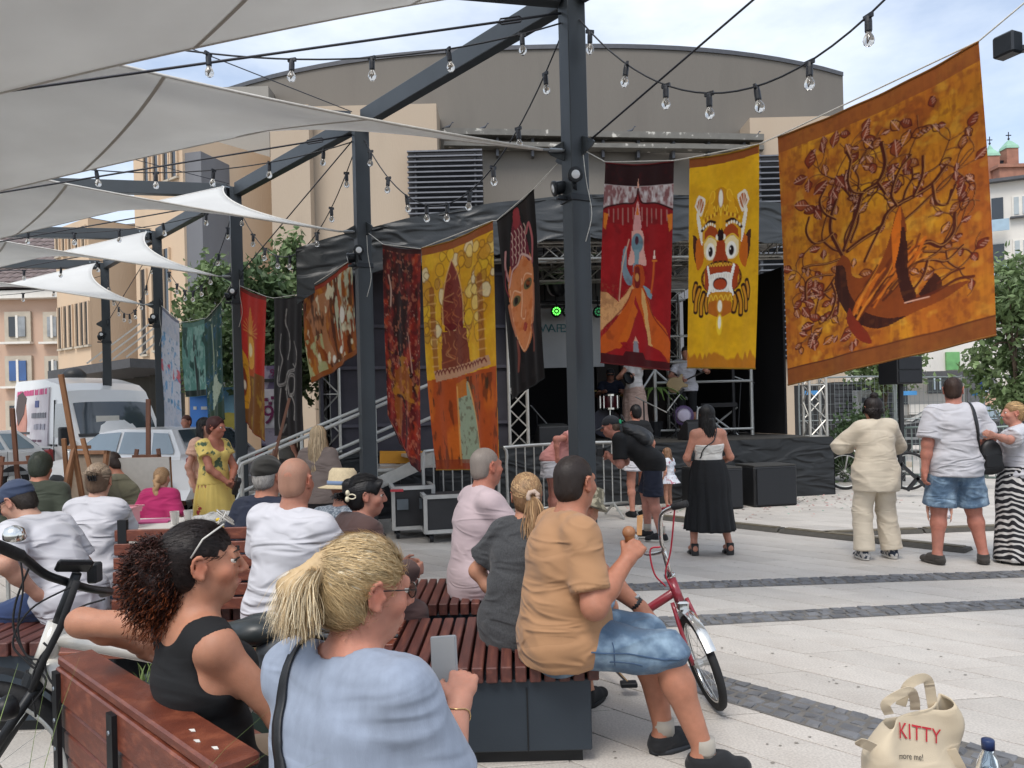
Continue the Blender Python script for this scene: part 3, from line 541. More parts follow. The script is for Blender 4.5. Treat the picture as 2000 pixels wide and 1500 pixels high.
# == trees
BARK = mat('bark', '#5b4d40', .9, 0, .2, 8, .6, 30); LEAFS = [mat('leaf green', '#6d8154', .55, 0, .2, 2, isl=.35, transl=.25), mat('leaf dark green', '#566c46', .55, 0, .2, 2, isl=.35, transl=.25)]
def tree(label, base, h, cz, rad, n, lm=0, leaf=.085, seed=1, cat='tree', name='tree', clumps=38, group=None):
 rg = np.random.default_rng(seed); t = thing(name, label, cat, base, group=group); base = np.asarray(base, float); tip = base+V3(rg.uniform(-.2, .2), rg.uniform(-.2, .2), h*.93)
 b = B(); path = smooth_path([base, base+V3(.03, .02, h*.3), base+V3(-.05, .05, h*.6), tip], 5); r0 = .02+h*.013; b.tube(path, [r0*(1-.85*i/(len(path)-1)) for i in range(len(path))], 8); tk = b.build('trunk', BARK, t, True)
 cs = []
 for k in range(clumps):
  a = rg.uniform(0, 2*math.pi); zz = rg.uniform(-1, 1); rr = math.sqrt(max(0, 1-zz*zz))*rg.uniform(.35, 1.); cs.append(base+V3(rad[0]*rr*math.cos(a)*(1 if zz < .2 else .8), rad[0]*rr*math.sin(a), cz+rad[1]*zz))
 for k in range(14):
  c = cs[k]; s = path[min(len(path)-1, int(len(path)*rg.uniform(.4, .85)))]; b = B(); m_ = (s+c)/2+V3(0, 0, .1*h*.3); b.tube(smooth_path([s, m_, c], 4), [.028-.0028*i for i in range(9)], 5); b.build('limb', BARK, t, True)
 ctr = np.array(cs)[rg.integers(0, len(cs), n)]+rg.normal(0, 1, (n, 3))*rad[0]*.2; d = rg.normal(0, 1, (n, 3)); d /= np.linalg.norm(d, axis=1)[:, None]; e = np.cross(d, rg.normal(0, 1, (n, 3))); e /= np.linalg.norm(e, axis=1)[:, None]; s = leaf*rg.uniform(.6, 1.35, (n, 1)); nn = np.cross(d, e)
 v = np.stack([ctr-d*s, ctr+e*s*.55-d*s*.1+nn*s*.15, ctr+d*s, ctr-e*s*.55-d*s*.1+nn*s*.15], 1).reshape(-1, 3); f = np.arange(4*n).reshape(n, 4)
 cr_ = put('crown', rawmesh('crown', v, np.concatenate([f[:, [0, 1, 2]], f[:, [0, 2, 3]]])), LEAFS[lm], t); cr_['kind'] = 'stuff'; return t
tree('leafy young tree behind the teal banner', at(428, 900, 18.6)*V3(1, 1, 0), 5.1, 3.6, (.95, 1.6), 3600, 0, seed=3)
tree('leafy young tree between the red and black banners', at(515, 900, 15.2)*V3(1, 1, 0), 4.4, 3.2, (.85, 1.3), 3200, 1, seed=5)
tree('leafy young tree left of the black stage roof', at(585, 900, 16.0)*V3(1, 1, 0), 5.0, 3.6, (.85, 1.5), 3400, 0, seed=8)
tree('tall leafy tree at the right edge before the apartments', at(1990, 900, 17)*V3(1, 1, 0), 4.7, 2.95, (1.0, 1.5), 5200, 0, seed=11)
tree('small tree partly behind the orange tree banner', at(1735, 850, 20)*V3(1, 1, 0), 3.2, 2.5, (1.0, .5), 1800, 0, seed=14)
tree('dark shrub behind the right end of the stage', at(1672, 935, 15.5)*V3(1, 1, 0), 1.3, .8, (.75, .55), 2200, 1, .06, seed=16, cat='shrub', name='shrub', clumps=22)
# == stage
SR_ = V3(5.52, 13.28, 0); SX = unit(V3(.974, .223, 0)); SY = unit(V3(-.223, .974, 0)); SLEN, SDEP, SH = 8.6, 6.2, 1.0
def sp(a, d, z=0.): return SR_-SX*a+SY*d+V3(0, 0, z)       # a metres left of the right front corner, d metres back
SM = np.stack([SX, SY, V3(0, 0, 1)], 1)
BLKF = mat('black stage cloth', '#202326', .75, 0, .15, 2, .1, 60, wr=.5, wrs=2.5); ALU = mat('truss aluminium', '#bdbbb5', .38, .55, .08, 12); BLK = mat('black plastic', '#1b1c1f', .5, 0, .1, 8)
TARP = mat('black roof tarpaulin', '#303335', .42, 0, .15, 3, .15, 30, wr=.35, wrs=2.); SCRIM = mat('grey mesh scrim', '#46444c', .85, 0, .12, 5, .1, 90, transl=.12); STEELP = mat('galvanised tube', '#c3c4c0', .4, .5, .06, 20); BDROP = mat('black backdrop', '#1c1b1d', .9, 0, .15, 1.5)
st = thing('stage', 'open air concert stage with black skirt and arched black roof', 'stage', tuple(sp(4.6, 3)))
b = B(); b.box(sp(SLEN/2, SDEP/2, SH-.06), (SLEN, SDEP, .12), M=SM); b.build('deck', mat('stage floor', '#35332f', .7, 0, .2, 3), st)
for k in range(5):
 for j in range(3): b = B(); b.beam(sp(.4+k*2.1, .3+j*2.7, 0), sp(.4+k*2.1, .3+j*2.7, SH-.12), .08, .08); b.build('leg', ALU, st)
def skirt(p, q, h, n=90, seed=0):
 rows = []; d = unit(q-p); s = np.cross(d, V3(0, 0, 1)); L = np.linalg.norm(q-p)
 for j in range(9):
  z = h*(1-j/8); rows.append([p+d*L*i/n+V3(0, 0, z)+s*(.012+(.012+.04*j/8)*(.5+.5*math.sin(i*.9+1.3*math.sin(i*.31+seed)))*(.4+.6*math.sin(i*.17+j*.11+seed)**2)) for i in range(n+1)])
 b = B(); b.loft(rows, False, False); return b
skirt(sp(SLEN, -.02), sp(-.0, -.02), SH-.01).build('front_skirt', BLKF, st, True); skirt(sp(-.01, 0), sp(-.01, 5), SH-.01, 40, 2).build('side_skirt', BLKF, st, True); skirt(sp(SLEN+.01, 5), sp(SLEN+.01, 0), SH-.01, 40, 3).build('side_skirt', BLKF, st, True)
def truss(name, p, q, w, m, parent, seg=.3, r=.025, up=(0, 1, 0)):
 p, q = np.asarray(p, float), np.asarray(q, float); x, y = frame(q-p, up); L = np.linalg.norm(q-p); n = max(2, int(L/seg)); t = B(); cs = [(x*a+y*c)*w/2 for a, c in ((-1, -1), (1, -1), (1, 1), (-1, 1))]
 for c in cs: t.tube([p+c, q+c], r, 7)
 for k in range(n):
  a, e = p+(q-p)*k/n, p+(q-p)*(k+1)/n
  for i in range(4): c0, c1 = cs[i], cs[(i+1) % 4]; t.tube([a+(c0 if k % 2 else c1), e+(c1 if k % 2 else c0)], r*.5, 5, False)
  if k % 3 == 0:
   for i in range(4): t.tube([a+cs[i], a+cs[(i+1) % 4]], r*.5, 5, False)
 return t.build(name, m, parent)
RZ = 4.3
for a, d in ((.15, .25), (5.5, .25), (8.4, .6), (.3, 5.7), (8.3, 5.7)): truss('tower', sp(a, d, SH), sp(a, d, RZ), .29, ALU, st)
truss('roof_truss', sp(0, .25, RZ), sp(SLEN-.2, .25, RZ-.3), .26, ALU, st, up=(0, 0, 1)); truss('roof_truss', sp(0, 2.4, RZ), sp(SLEN-.2, 2.4, RZ-.3), .26, ALU, st, up=(0, 0, 1)); truss('roof_truss', sp(0, 5.7, RZ), sp(SLEN-.2, 5.7, RZ-.3), .26, ALU, st, up=(0, 0, 1))
for a in (2.2, 4.2, 6.2): truss('roof_truss', sp(a, .4, RZ), sp(a, 5.6, RZ), .26, ALU, st, up=(0, 0, 1))
def roofz(a): t = (a-3.0)/5.8; return 4.8-.98*t*t*(1.0 if t > 0 else .8)
rows = []
for j in range(15):
 d = -.35+7.*j/14; rows.append([sp(-.4+9.25*i/40, d, roofz(-.4+9.25*i/40)-.28*((d-2.5)/4)**2+.25+.015*math.sin(i*1.1+j)) for i in range(41)])
b = B(); b.loft(rows, False, False); o = b.build('roof', TARP, st, True); md = o.modifiers.new('s', 'SOLIDIFY'); md.thickness = .02
rows = [[sp(-.4+9.25*i/60, -.36-.03*math.sin(i*.8)-.05*k*k, roofz(-.4+9.25*i/60)+.17-k*(.72+.07*math.sin(i*.33)+.03*math.sin(i*1.7))) for i in range(61)] for k in (0, .25, .5, .75, 1.)]
b = B(); b.loft(rows, False, False); b.build('roof_valance', TARP, st, True)
rows = [[sp(8.85, -.35+7*i/20, roofz(8.85)+.2-k*(.5+.1*math.sin(i*1.3))) for i in range(21)] for k in (0, .5, 1.)]; b = B(); b.loft(rows, False, False); b.build('roof_valance', TARP, st, True)
b = B(); b.box(sp(SLEN/2, 5.95, 2.75), (SLEN, .04, 3.5), M=SM); b.build('backdrop', BDROP, st)
b = B(); b.box(sp(8.55, 3.1, 2.6), (.04, 5.6, 3.2), M=SM); b.build('side_wall', SCRIM, st)
b = B(); b.box(sp(7.0, .5, 2.55), (2.85, .03, 3.1), M=SM); b.build('wing_scrim', SCRIM, st)
b = B(); b.box(sp(-.05, 3.6, 2.6), (.04, 4.3, 3.2), M=SM); b.build('side_wall', BDROP, st)
for k, z in enumerate((1.4, 2.3, 2.95, 3.8)):
 b = B(); b.box(sp(7.0, .46, z), (2.8, .03, .05), M=SM); b.build('scrim_batten', mat('dark batten', '#4d4b55', .6), st)
for k in range(4): b = B(); b.box(sp(.7+k*.62, 5.85, 2.1), (.56, .05, 2.1), M=SM); b.build('panel', mat('brown stage panel', '#3a302b', .6, 0, .2, 2), st)
fb = thing('festival_board', 'pale grey board lettered WA FES hanging at the back of the stage', 'sign', tuple(sp(5., 4.2, SH))); YB = 15.6
q0, q1 = at(1052, 590, YB), at(1180, 716, YB); b = B(); b.box((q0+q1)/2, (q1[0]-q0[0], .04, q0[2]-q1[2])); b.build('panel', mat('board grey', '#bdbfc0', .6, 0, .1, 1.5), fb)
[textmesh('letter', c_, .24, face_m(at(x_, 642, YB-.03), (1, 0, 0), (0, 0, 1)), mat('board lettering teal', '#4d7f86', .6), fb) for c_, x_ in zip('WAFES', (1066, 1078, 1091, 1099, 1107))]
for s in (.1, .9): b = B(); o = q0+(q1-q0)*V3(s, 0, 0); b.tube([o, o+V3(0, 0, 1.5)], .012, 5); b.build('hanger', BLK, fb)
GRY = mat('grey projection cloth', '#6d6f70', .8, 0, .15, 1)
q0, q1 = at(1040, 500, YB+.3), at(1180, 596, YB+.3); b = B(); b.box((q0+q1)/2, (q1[0]-q0[0], .03, q0[2]-q1[2])); b.build('backcloth', GRY, st)
for k, (x, y, on) in enumerate(((1087, 608, 1), (1109, 608, 0), (1169, 609, 1), (1044, 608, 0))):
 p = at(x, y, YB-.5); t = thing('stage_lamp', ['round stage lamp glowing green left of the nearest post', 'unlit round stage lamp at the left edge of the nearest post', 'dim green stage lamp right of the nearest post', 'round stage lamp behind the black face banner'][k], 'stage lamp', tuple(p), group='LED lamps at the back of the stage')
 b = B(); b.lathe([(.04, .22), (.1, .18), (.115, 0), (.1, -.02)], p, 16, (0, 1, 0)); b.tube([p+V3(0, .1, .1), p+V3(0, .1, .32)], .015, 6); b.build('housing', BLK, t, True)
 g = mat('green led lit', '#3fae3a', .4, emit=('#56e04a', 2.4)) if k == 0 else mat('green led dim', '#2f6a48', .3, emit=('#2f9a5c', .35)) if on else mat('led off', '#7f8f86', .3)
 b = B(); b.lathe([(.022, -.03), (.022, -.012)], p, 10, (0, 1, 0)); b.build('led', g, t)
 for j in range(10): a_ = j*math.pi/5; o = p+V3(math.cos(a_)*.066, -.02, math.sin(a_)*.066); b = B(); b.lathe([(.016, -.012), (.016, .01)], o, 8, (0, 1, 0)); b.build('led', g, t)
b = B(); b.tube([at(1040, 590, YB-.35), at(1185, 591, YB-.35)], .03, 8); b.tube([at(1040, 590, YB-.35), at(1040, 590, YB-.35)+V3(0, 0, 2)], .015, 6); b.tube([at(1185, 590, YB-.35), at(1185, 590, YB-.35)+V3(0, 0, 2)], .015, 6); b.build('lamp_bar', BLK, st)
p = at(1086, 556, YB-.2); t = thing('round_reflector', 'big round black and white reflector drum high on the stage', 'reflector', tuple(p)); ax = unit((.85, -.5, .1)); b = B(); b.lathe([(.02, -.1), (.2, -.08), (.25, .0), (.25, .08)], p, 20, ax); b.build('drum', BLK, t, True); b = B(); b.lathe([(.01, -.14), (.2, -.12), (.22, -.085)], p, 20, ax); b.build('face', mat('reflector white', '#c9c9c9', .4), t, True); b = B(); b.tube(smooth_path([p+V3(-.05, 0, .2), p+V3(.0, 0, .36), p+V3(.12, 0, .4)], 4), .018, 6); b.build('handle', STEELP, t, True); b = B(); b.tube([p-V3(0, 0, .26), p-V3(0, 0, .42)], .02, 6); b.box(p-V3(0, 0, .43), (.7, .05, .04)); b.build('bracket', BLK, t)
sc = thing('scaffold_frame', 'scaffold tube frame standing at the right of the stage deck', 'scaffold', tuple(sp(1.4, 2.5, SH)))
for z in (.12, 1.05, 1.45, 1.95): b = B(); b.tube([sp(2.3, 2.2, SH+z), sp(.45, 1.8, SH+z)], .025, 7); b.build('rail', STEELP, sc)
for a in (2.3, .8, .45): b = B(); b.tube([sp(a, 2.2-(2.3-a)*.2, SH), sp(a, 2.2-(2.3-a)*.2, SH+2)], .035, 7); b.build('upright', BLK if a == .8 else STEELP, sc)
for q in ((2.3, 1.3), (2.3, 3.3)): b = B(); b.tube([sp(2.3, 2.2, SH+1.3), sp(q[1] if q[1] > 3 else .9, 2.0, SH+.02)], .022, 6); b.build('brace', STEELP, sc)
ss = thing('stage_steps', 'metal steps with white tube railings leading up to the stage', 'stairs', (-2.6, 11, 0))
lo, hi = gp(478, 988)*V3(1, 1, 0), at(842, 800, 10.4)*V3(1, 1, 0); lo = V3(-3.55, 10.0, 0); hi = V3(-1.2, 10.9, 0); d = hi-lo; s_ = unit(np.cross(V3(0, 0, 1), d))*.55
for k in range(6): o = lo+d*(k+.5)/6+V3(0, 0, 1.0*(k+1)/6); b = B(); b.box(o, (.42, 1.0, .04), math.atan2(d[1], d[0])); b.build('tread', ALU, ss)
for e in (-1, 1):
 b = B(); b.beam(lo+s_*e, hi+s_*e+V3(0, 0, 1), .05, .16); b.build('stringer', ALU, ss)
 for hh in (.55, 1.0): b = B(); b.tube([lo+s_*e+V3(0, 0, hh-.12)+d*-.02, lo+s_*e+V3(0, 0, hh), hi+s_*e+V3(0, 0, 1+hh)], .024, 8); b.build('rail', STEELP, ss)
 for k in (0, .33, .66, 1.): o = lo+s_*e+d*k; b = B(); b.tube([o+V3(0, 0, k), o+V3(0, 0, k+1.)], .024, 8); b.build('baluster', STEELP, ss)
def barrier(label, p, q, m=None, h=1.08):
 m = m or STEELP; p, q = V3(*p[:2], 0), V3(*q[:2], 0); t = thing('crowd_barrier', label, 'barrier', tuple((p+q)/2), group='crowd barriers'); d = unit(q-p); L = np.linalg.norm(q-p); s = np.cross(V3(0, 0, 1), d)
 b = B(); b.tube(smooth_path([p+V3(0, 0, .18), p+V3(0, 0, h-.12), p+d*.12+V3(0, 0, h), q-d*.12+V3(0, 0, h), q+V3(0, 0, h-.12), q+V3(0, 0, .18)], 5), .021, 8); b.tube([p+V3(0, 0, .2), q+V3(0, 0, .2)], .021, 8); b.build('frame', m, t, True)
 n = int(L/.125)
 for k in range(1, n): o = p+d*L*k/n; b = B(); b.tube([o+V3(0, 0, .2), o+V3(0, 0, h)], .009, 6); b.build('bar', m, t)
 for e in (p+d*.25, q-d*.25): b = B(); b.tube([e-s*.3+V3(0, 0, .02), e+V3(0, 0, .2), e+s*.3+V3(0, 0, .02)], .019, 6); b.build('foot', m, t)
def ground_at(x, Y): return V3((x-1000+20)*Y/F, Y, 0)
barrier('crowd barrier in front of the stage left of the nearest post', ground_at(968, 10.6), ground_at(1205, 11.2))
barrier('crowd barrier seen behind the gold banner and flight case', ground_at(805, 10.0), ground_at(950, 10.5))
BGR = mat('green grey barrier', '#7f8c88', .5, .4, .08, 12)
barrier('grey crowd barrier right of the stage behind the cream outfit', ground_at(1745, 14.5), ground_at(1900, 13.6), BGR)
barrier('grey crowd barrier behind the man with the shoulder bag', ground_at(1905, 13.5), ground_at(2060, 12.9), BGR)
t = thing('trestle', 'folded dark metal trestle leaning by the grey barrier', 'trestle', tuple(gp(1800, 960)))
for (x0, y0, x1, y1) in ((1758, 905, 1822, 963), (1795, 930, 1772, 958), (1758, 955, 1758, 860)): b = B(); b.beam(at(x0, y0, 12.6), at(x1, y1, 12.6), .05, .05); b.build('leg', BLK, t)
MESHM = mat('fence wire', '#8f9696', .5, .5)
for k, (x0, x1, Y) in enumerate(((1750, 1878, 18.5), (1886, 2040, 18.2), (1560, 1745, 19.))):
 p0, p1 = at(x0, 740, Y), at(x1, 738, Y); t = thing('fence_panel', ['wire fence panel behind the cream outfit head', 'wire fence panel at the right edge before the shop', 'wire fence panel beside the stage truss'][k], 'fence', (p0[0], Y, 0), group='temporary wire fence panels')
 b = B(); zt_ = p0[2]; b.tube(smooth_path([(p0[0], Y, .1), (p0[0], Y, zt_-.15), (p0[0]+.15, Y, zt_), (p1[0]-.15, Y, zt_), (p1[0], Y, zt_-.15), (p1[0], Y, .1)], 4), .022, 6); b.tube([(p0[0], Y, 1.15), (p1[0], Y, 1.15)], .016, 5); b.build('frame', MESHM, t, True)
 b = B(); x = p0[0]
 while x < p1[0]: b.beam((x, Y, .15), (x, Y, zt_-.03), .006, .006); x += .11
 z = .3
 while z < zt_: b.beam((p0[0], Y, z), (p1[0], Y, z), .006, .006); z += .25
 tag(b.build('wires', MESHM, t), kind='stuff'); b = B(); b.box((p0[0], Y, .06), (.6, .22, .12)); b.build('foot_block', CONC, t)
 for x_ in (p0[0]+.3,): b = B(); b.box((x_, Y-.03, zt_-.35), (.35, .02, .1)); b.build('blue_tag', mat('blue tag', '#4f94cf', .5), t)
def speaker_box(label, p, w, d_, h, pole=True):
 t = thing('loudspeaker', label, 'loudspeaker', (p[0], p[1], 0), group='black loudspeakers'); b = B(); b.box(p, (w, d_, h), .25); b.build('cabinet', BLK, t, bev=.015)
 for k in (-1, 1): b = B(); b.box(p+V3(.1*d_, -.5*d_-.005, k*h*.24), (w*.86, .02, h*.42), .25); b.build('grille', mat('speaker grille', '#26282c', .6, .3, .1, 60, .3, 200), t)
 if pole: b = B(); b.tube([(p[0], p[1], .1), (p[0], p[1], p[2]-h/2)], .05, 8); b.build('pole', BLK, t)
speaker_box('black loudspeaker on a pole beside the right end of the stage', at(1758, 724, 14.2), .55, .5, .5)
for k, (a, d0, z) in enumerate(((1.75, -.75, .0), (2.7, -.8, .0))):
 p = sp(a, d0, .31); t = thing('subwoofer', ['black subwoofer before the stage, right of the black skirt', 'black subwoofer before the stage, left of the black skirt'][k], 'loudspeaker', (p[0], p[1], 0), group='subwoofers on the plaza'); b = B(); b.box(p, (.74, .6, .62), M=SM); b.build('cabinet', BLK, t, bev=.02)
 b = B(); b.box(p-SY*.31, (.66, .03, .54), M=SM); b.build('grille', mat('speaker grille', '#26282c', .6, .3, .1, 60, .3, 200), t); b = B(); b.box(p+V3(0, 0, .32), (.72, .58, .02), M=SM); b.build('top_edge', mat('worn case edge', '#3c3b39', .6), t)
CASE = mat('case panel', '#2b2b2d', .6, 0, .12, 5); EDG = mat('case edge aluminium', '#c9c9c6', .35, .6)
def flight_case(label, p, w, d_, h, rz=.22, catches=False):
 t = thing('flight_case', label, 'flight case', (p[0], p[1], 0), group='flight cases left of the stage'); ca, sa = math.cos(rz), math.sin(rz); M = np.array(((ca, -sa, 0), (sa, ca, 0), (0, 0, 1))); o = V3(p[0], p[1], .14+h/2)
 b = B(); b.box(o, (w, d_, h), M=M); b.build('box', CASE, t)
 for sx in (-1, 1):
  for sz in (-1, 1): b = B(); b.beam(o+M @ V3(sx*w/2, -d_/2, sz*h/2), o+M @ V3(sx*w/2, d_/2, sz*h/2), .045, .045); b.build('edge', EDG, t)
  b = B(); b.beam(o+M @ V3(sx*w/2, -d_/2, -h/2), o+M @ V3(sx*w/2, -d_/2, h/2), .045, .045); b.build('edge', EDG, t)
 for sz in (-1, 1): b = B(); b.beam(o+M @ V3(-w/2, -d_/2, sz*h/2), o+M @ V3(w/2, -d_/2, sz*h/2), .045, .045); b.build('edge', EDG, t)
 for sx in (-.4, .4):
  for sy in (-.38, .38): c = o+M @ V3(sx*w, sy*d_, -h/2); b = B(); b.lathe([(.05, -.02), (.05, .02)], V3(c[0], c[1], .055), 12, M @ V3(1, 0, 0)); b.beam((c[0], c[1], .06), (c[0], c[1], .14), .05, .05); b.build('castor', BLK, t)
  if catches: c = o+M @ V3(sx*w*.7, -d_/2-.02, h*.1); b = B(); b.box(c, (.14, .03, .13), M=M); b.build('latch', mat('latch plate', '#6b7379', .4, .6), t)
c1, c2 = ground_at(858, 9.6), ground_at(780, 9.9)
flight_case('black flight case with bright edges under the gold banner', c1, .72, .6, .42); flight_case('dark flight case with two latches beside the second post', c2, .5, .55, .5, catches=True)
b = B(); p = at(775, 958, 9.5); b.box(p, (.16, .02, .03)); tag(b.build('red_handle_tag', mat('red tag', '#b23a42', .5)), 'small red tag stuck on the latched flight case', 'tag')
p0, p1 = at(742, 893, 10.6), at(960, 893, 11.0); t = thing('orange_barrier', 'orange and yellow board standing behind the flight cases', 'barrier', (p0[0], 10.6, 0)); b = B(); b.beam(p0, p1, .06, .17); b.build('board', mat('orange board', '#e09a2c', .5, 0, .1, 3), t); b = B(); b.beam(p0-V3(0, .0, .12), p1-V3(0, 0, .12), .05, .05); b.build('stripe', mat('pale stripe', '#d9cfc4', .5), t)
for k in (.15, .5, .85): o = p0+(p1-p0)*k; b = B(); b.beam((o[0], o[1]+.06, 0), (o[0], o[1]+.06, o[2]), .06, .04); b.build('leg', BLK, t)
dk = thing('drum_kit', 'drum kit with wine red snare on the stage behind the nearest post', 'drum kit', tuple(sp(3.9, 2.2, SH))); RED = mat('drum shell wine', '#5a2028', .3, 0, .1, 10, coat=.5); CHR = mat('chrome', '#d9d9d6', .15, .95)
p = at(1191, 785, 14.9); b = B(); b.lathe([(.17, -.14), (.175, -.13), (.175, .13), (.17, .14)], p, 20); b.build('snare_drum', RED, dk, True)
for z in (-.13, .13): b = B(); b.lathe([(.178, -.018), (.186, -.018), (.186, .018), (.178, .018)], p+V3(0, 0, z), 20); b.build('hoop', CHR, dk)
for j in range(8): a_ = j*math.pi/4; b = B(); b.beam(p+V3(.185*math.cos(a_), .185*math.sin(a_), -.12), p+V3(.185*math.cos(a_), .185*math.sin(a_), .12), .02, .02); b.build('lug', CHR, dk)
b = B(); b.tube([p-V3(0, 0, .14), p*V3(1, 1, 0)+V3(0, 0, SH)], .018, 6); b.build('stand', CHR, dk)
q = at(1185, 838, 15.2); b = B(); b.lathe([(.27, -.2), (.28, -.19), (.28, .19), (.27, .2)], V3(q[0], q[1], SH+.3), 22, (.2, 1, 0)); b.build('bass_drum', RED, dk, True); b = B(); b.lathe([(.005, -.215), (.25, -.21), (.285, -.205)], V3(q[0], q[1], SH+.3), 22, (.2, 1, 0)); b.build('drum_head', mat('drum head', '#4b4c58', .5), dk)
for x, y in ((1150, 760), (1222, 772)): c = at(x, y, 15.3); b = B(); b.lathe([(.0, .01), (.2, 0), (.2, -.006), (.0, .0)], c, 20, (.15, -.2, 1)); b.build('cymbal', mat('cymbal brass', '#b59a55', .25, .9), dk, True); b = B(); b.tube([c, c*V3(1, 1, 0)+V3(0, 0, SH)], .013, 6); b.build('cymbal_stand', CHR, dk)
def mic(label, p, top, tip):
 t = thing('microphone_stand', label, 'microphone stand', tuple(p), group='microphone stands on stage'); b = B(); b.tube([p, top], .014, 6); b.build('pole', BLK, t); b = B(); b.tube([top-unit(tip-top)*.2, tip], .011, 6); b.build('boom', STEELP, t); b = B(); b.tube([tip, tip+unit(tip-top)*.12], [.014, .024], 8); b.build('microphone', BLK, t)
 for a_ in (0, 2.1, 4.2): b = B(); b.tube([p+V3(0, 0, .12), p+V3(.28*math.cos(a_), .28*math.sin(a_), .01)], .01, 5); b.build('leg', BLK, t)
zz = lambda p: V3(p[0], p[1], SH)
p = at(1258, 800, 14.0); mic('boom microphone stand slanting right of the singer', zz(p), at(1257, 783, 14.), at(1303, 806, 13.6)); p = at(1320, 800, 14.2); mic('microphone stand before the guitarist', zz(p), at(1316, 786, 14.2), at(1328, 770, 14.2)); p = at(1050, 790, 14.4); mic('tripod stand with boom left of the nearest post', zz(p), at(1048, 805, 14.4), at(1105, 870, 13.9)); p = at(1440, 800, 15.); mic('thin microphone stand at the right of the stage', zz(p), at(1447, 740, 15.), at(1462, 745, 15.))
for k, (a, d0) in enumerate(((2.3, .5), (3.6, .45), (4.9, .5))):
 o = sp(a, d0, SH); t = thing('stage_monitor', 'black wedge monitor at the stage edge, %s from the right' % ('first', 'second', 'third')[k], 'loudspeaker', tuple(o), group='wedge monitors'); b = B(); b.prism([(-.2, 0), (.22, 0), (.22, .1), (-.08, .34), (-.2, .3)], o, SY, V3(0, 0, 1), SX*.5); b.build('cabinet', BLK, t, bev=.01); b = B(); b.prism([(.21, .115), (.215, .12), (-.07, .35), (-.075, .345)], o, SY, V3(0, 0, 1), SX*.42); b.build('grille', mat('speaker grille', '#26282c', .6, .3, .1, 60, .3, 200), t)
ky = thing('keyboard_desk', 'dark keyboard on a stand at the middle of the stage', 'keyboard', tuple(sp(2.2, 3, SH))); p0, p1 = at(1370, 792, 15.2), at(1440, 790, 15.); b = B(); b.beam(p0, p1, .35, .08); b.build('keyboard', BLK, ky)
for k in (0, 1): b = B(); b.tube([(p0 if k else p1)-V3(0, 0, .05), (p1 if k else p0)*V3(1, 1, 0)+V3(0, 0, SH)], .02, 6); b.build('leg', STEELP, ky)
b = B(); b.tube(smooth_path([at(1361, 855, 14.6), at(1362, 805, 14.6), at(1366, 797, 14.6), at(1380, 794, 14.6)], 5), .02, 7); b.build('hoop_rail', STEELP, ky, True)
t = thing('round_lamp', 'round violet and white lamp drum standing at the guitarist\'s feet', 'lamp', tuple(zz(at(1335, 820, 14.6)))); p = at(1335, 812, 14.6); p[2] = max(p[2], SH+.3); b = B(); b.lathe([(.02, .08), (.17, .07), (.2, 0), (.18, -.03)], p, 20, (0, 1, 0)); b.build('rim', mat('violet rim', '#5e4a70', .5), t, True); b = B(); b.lathe([(.01, -.05), (.1, -.045), (.14, -.03)], p, 16, (0, 1, 0)); b.build('face', mat('pale lens', '#c9bfd0', .4), t, True); b = B(); b.beam(p-V3(0, 0, .18), V3(p[0], p[1], SH), .12, .08); b.build('stand', BLK, t)
pl = thing('palm_plant', 'green potted palm standing beside the singer on stage', 'plant', tuple(zz(at(1278, 800, 15.)))); p = zz(at(1278, 800, 15.)); b = B(); b.lathe([(.13, 0), (.17, .3), (.16, .3), (.1, .28)], p, 14); b.build('pot', BLK, pl); b = B(); b.tube([p+V3(0, 0, .25), p+V3(.02, 0, .9)], [.04, .03], 7); b.build('stem', BARK, pl); PALM = mat('palm leaf', '#71904a', .5, 0, .2, 5, transl=.2)
for k in range(14):
 a_ = k*2.4; d = V3(math.cos(a_), math.sin(a_), 0); o = p+V3(.02, 0, .9); L_ = .42+.1*(k % 3); b = B(); w = np.cross(d, V3(0, 0, 1))*.05; pts = [o+d*L_*s+V3(0, 0, .35*s-.55*s*s) for s in np.linspace(0, 1, 6)]; b.loft([[q-w*math.sin(math.pi*min(.95, s+.12)), q+V3(0, 0, .015), q+w*math.sin(math.pi*min(.95, s+.12))] for q, s in zip(pts, np.linspace(0, 1, 6))], False, False); b.build('frond', PALM, pl, True)
YP = 14.2; q0, q1 = at(508, 715, YP), at(546, 870, YP); t = thing('festival_poster', 'white and purple event poster panel with a big 9 behind the banners', 'poster', ((q0[0]+q1[0])/2, YP, 0)); b = B(); b.box((q0+q1)/2, (q1[0]-q0[0], .05, q0[2]-q1[2])); b.build('panel', mat('poster mottled', '#bdb3c4', .6, 0, .1, 3, c2='#6e6180', edge=(.5, .56)), t)
b = B(); b.box(at(527, 798, YP-.05), ((q1[0]-q0[0])*.98, .02, .72)); b.build('label_field', mat('poster white', '#e4dfe4', .6), t); PUR = mat('poster purple', '#7c2358', .6)
textmesh('number', '9', .5, face_m(at(524, 812, YP-.08), (1, 0, 0), (0, 0, 1)), PUR, t); textmesh('small_number', '9', .2, face_m(at(532, 729, YP-.05), (1, 0, 0), (0, 0, 1)), PUR, t)
for dx, dz in ((-.07, 0), (.07, 0), (0, .07), (-.12, .1), (.12, .1)): b = B(); b.box(at(520, 788, YP-.08)+V3(dx, 0, dz), (.06, .02, .06)); b.build('mark', PUR, t)
b = B(); b.box(at(527, 743, YP-.06), (q1[0]-q0[0], .02, .06)); b.build('bar', BLK, t)
for s in (0, 1): b = B(); o = q0+(q1-q0)*V3(s, 0, 0); b.tube([(o[0], YP+.05, 0), (o[0], YP+.05, o[2])], .03, 6); b.build('post', BLK, t)
YP = 15.; q0, q1 = at(375, 757, YP), at(400, 860, YP)
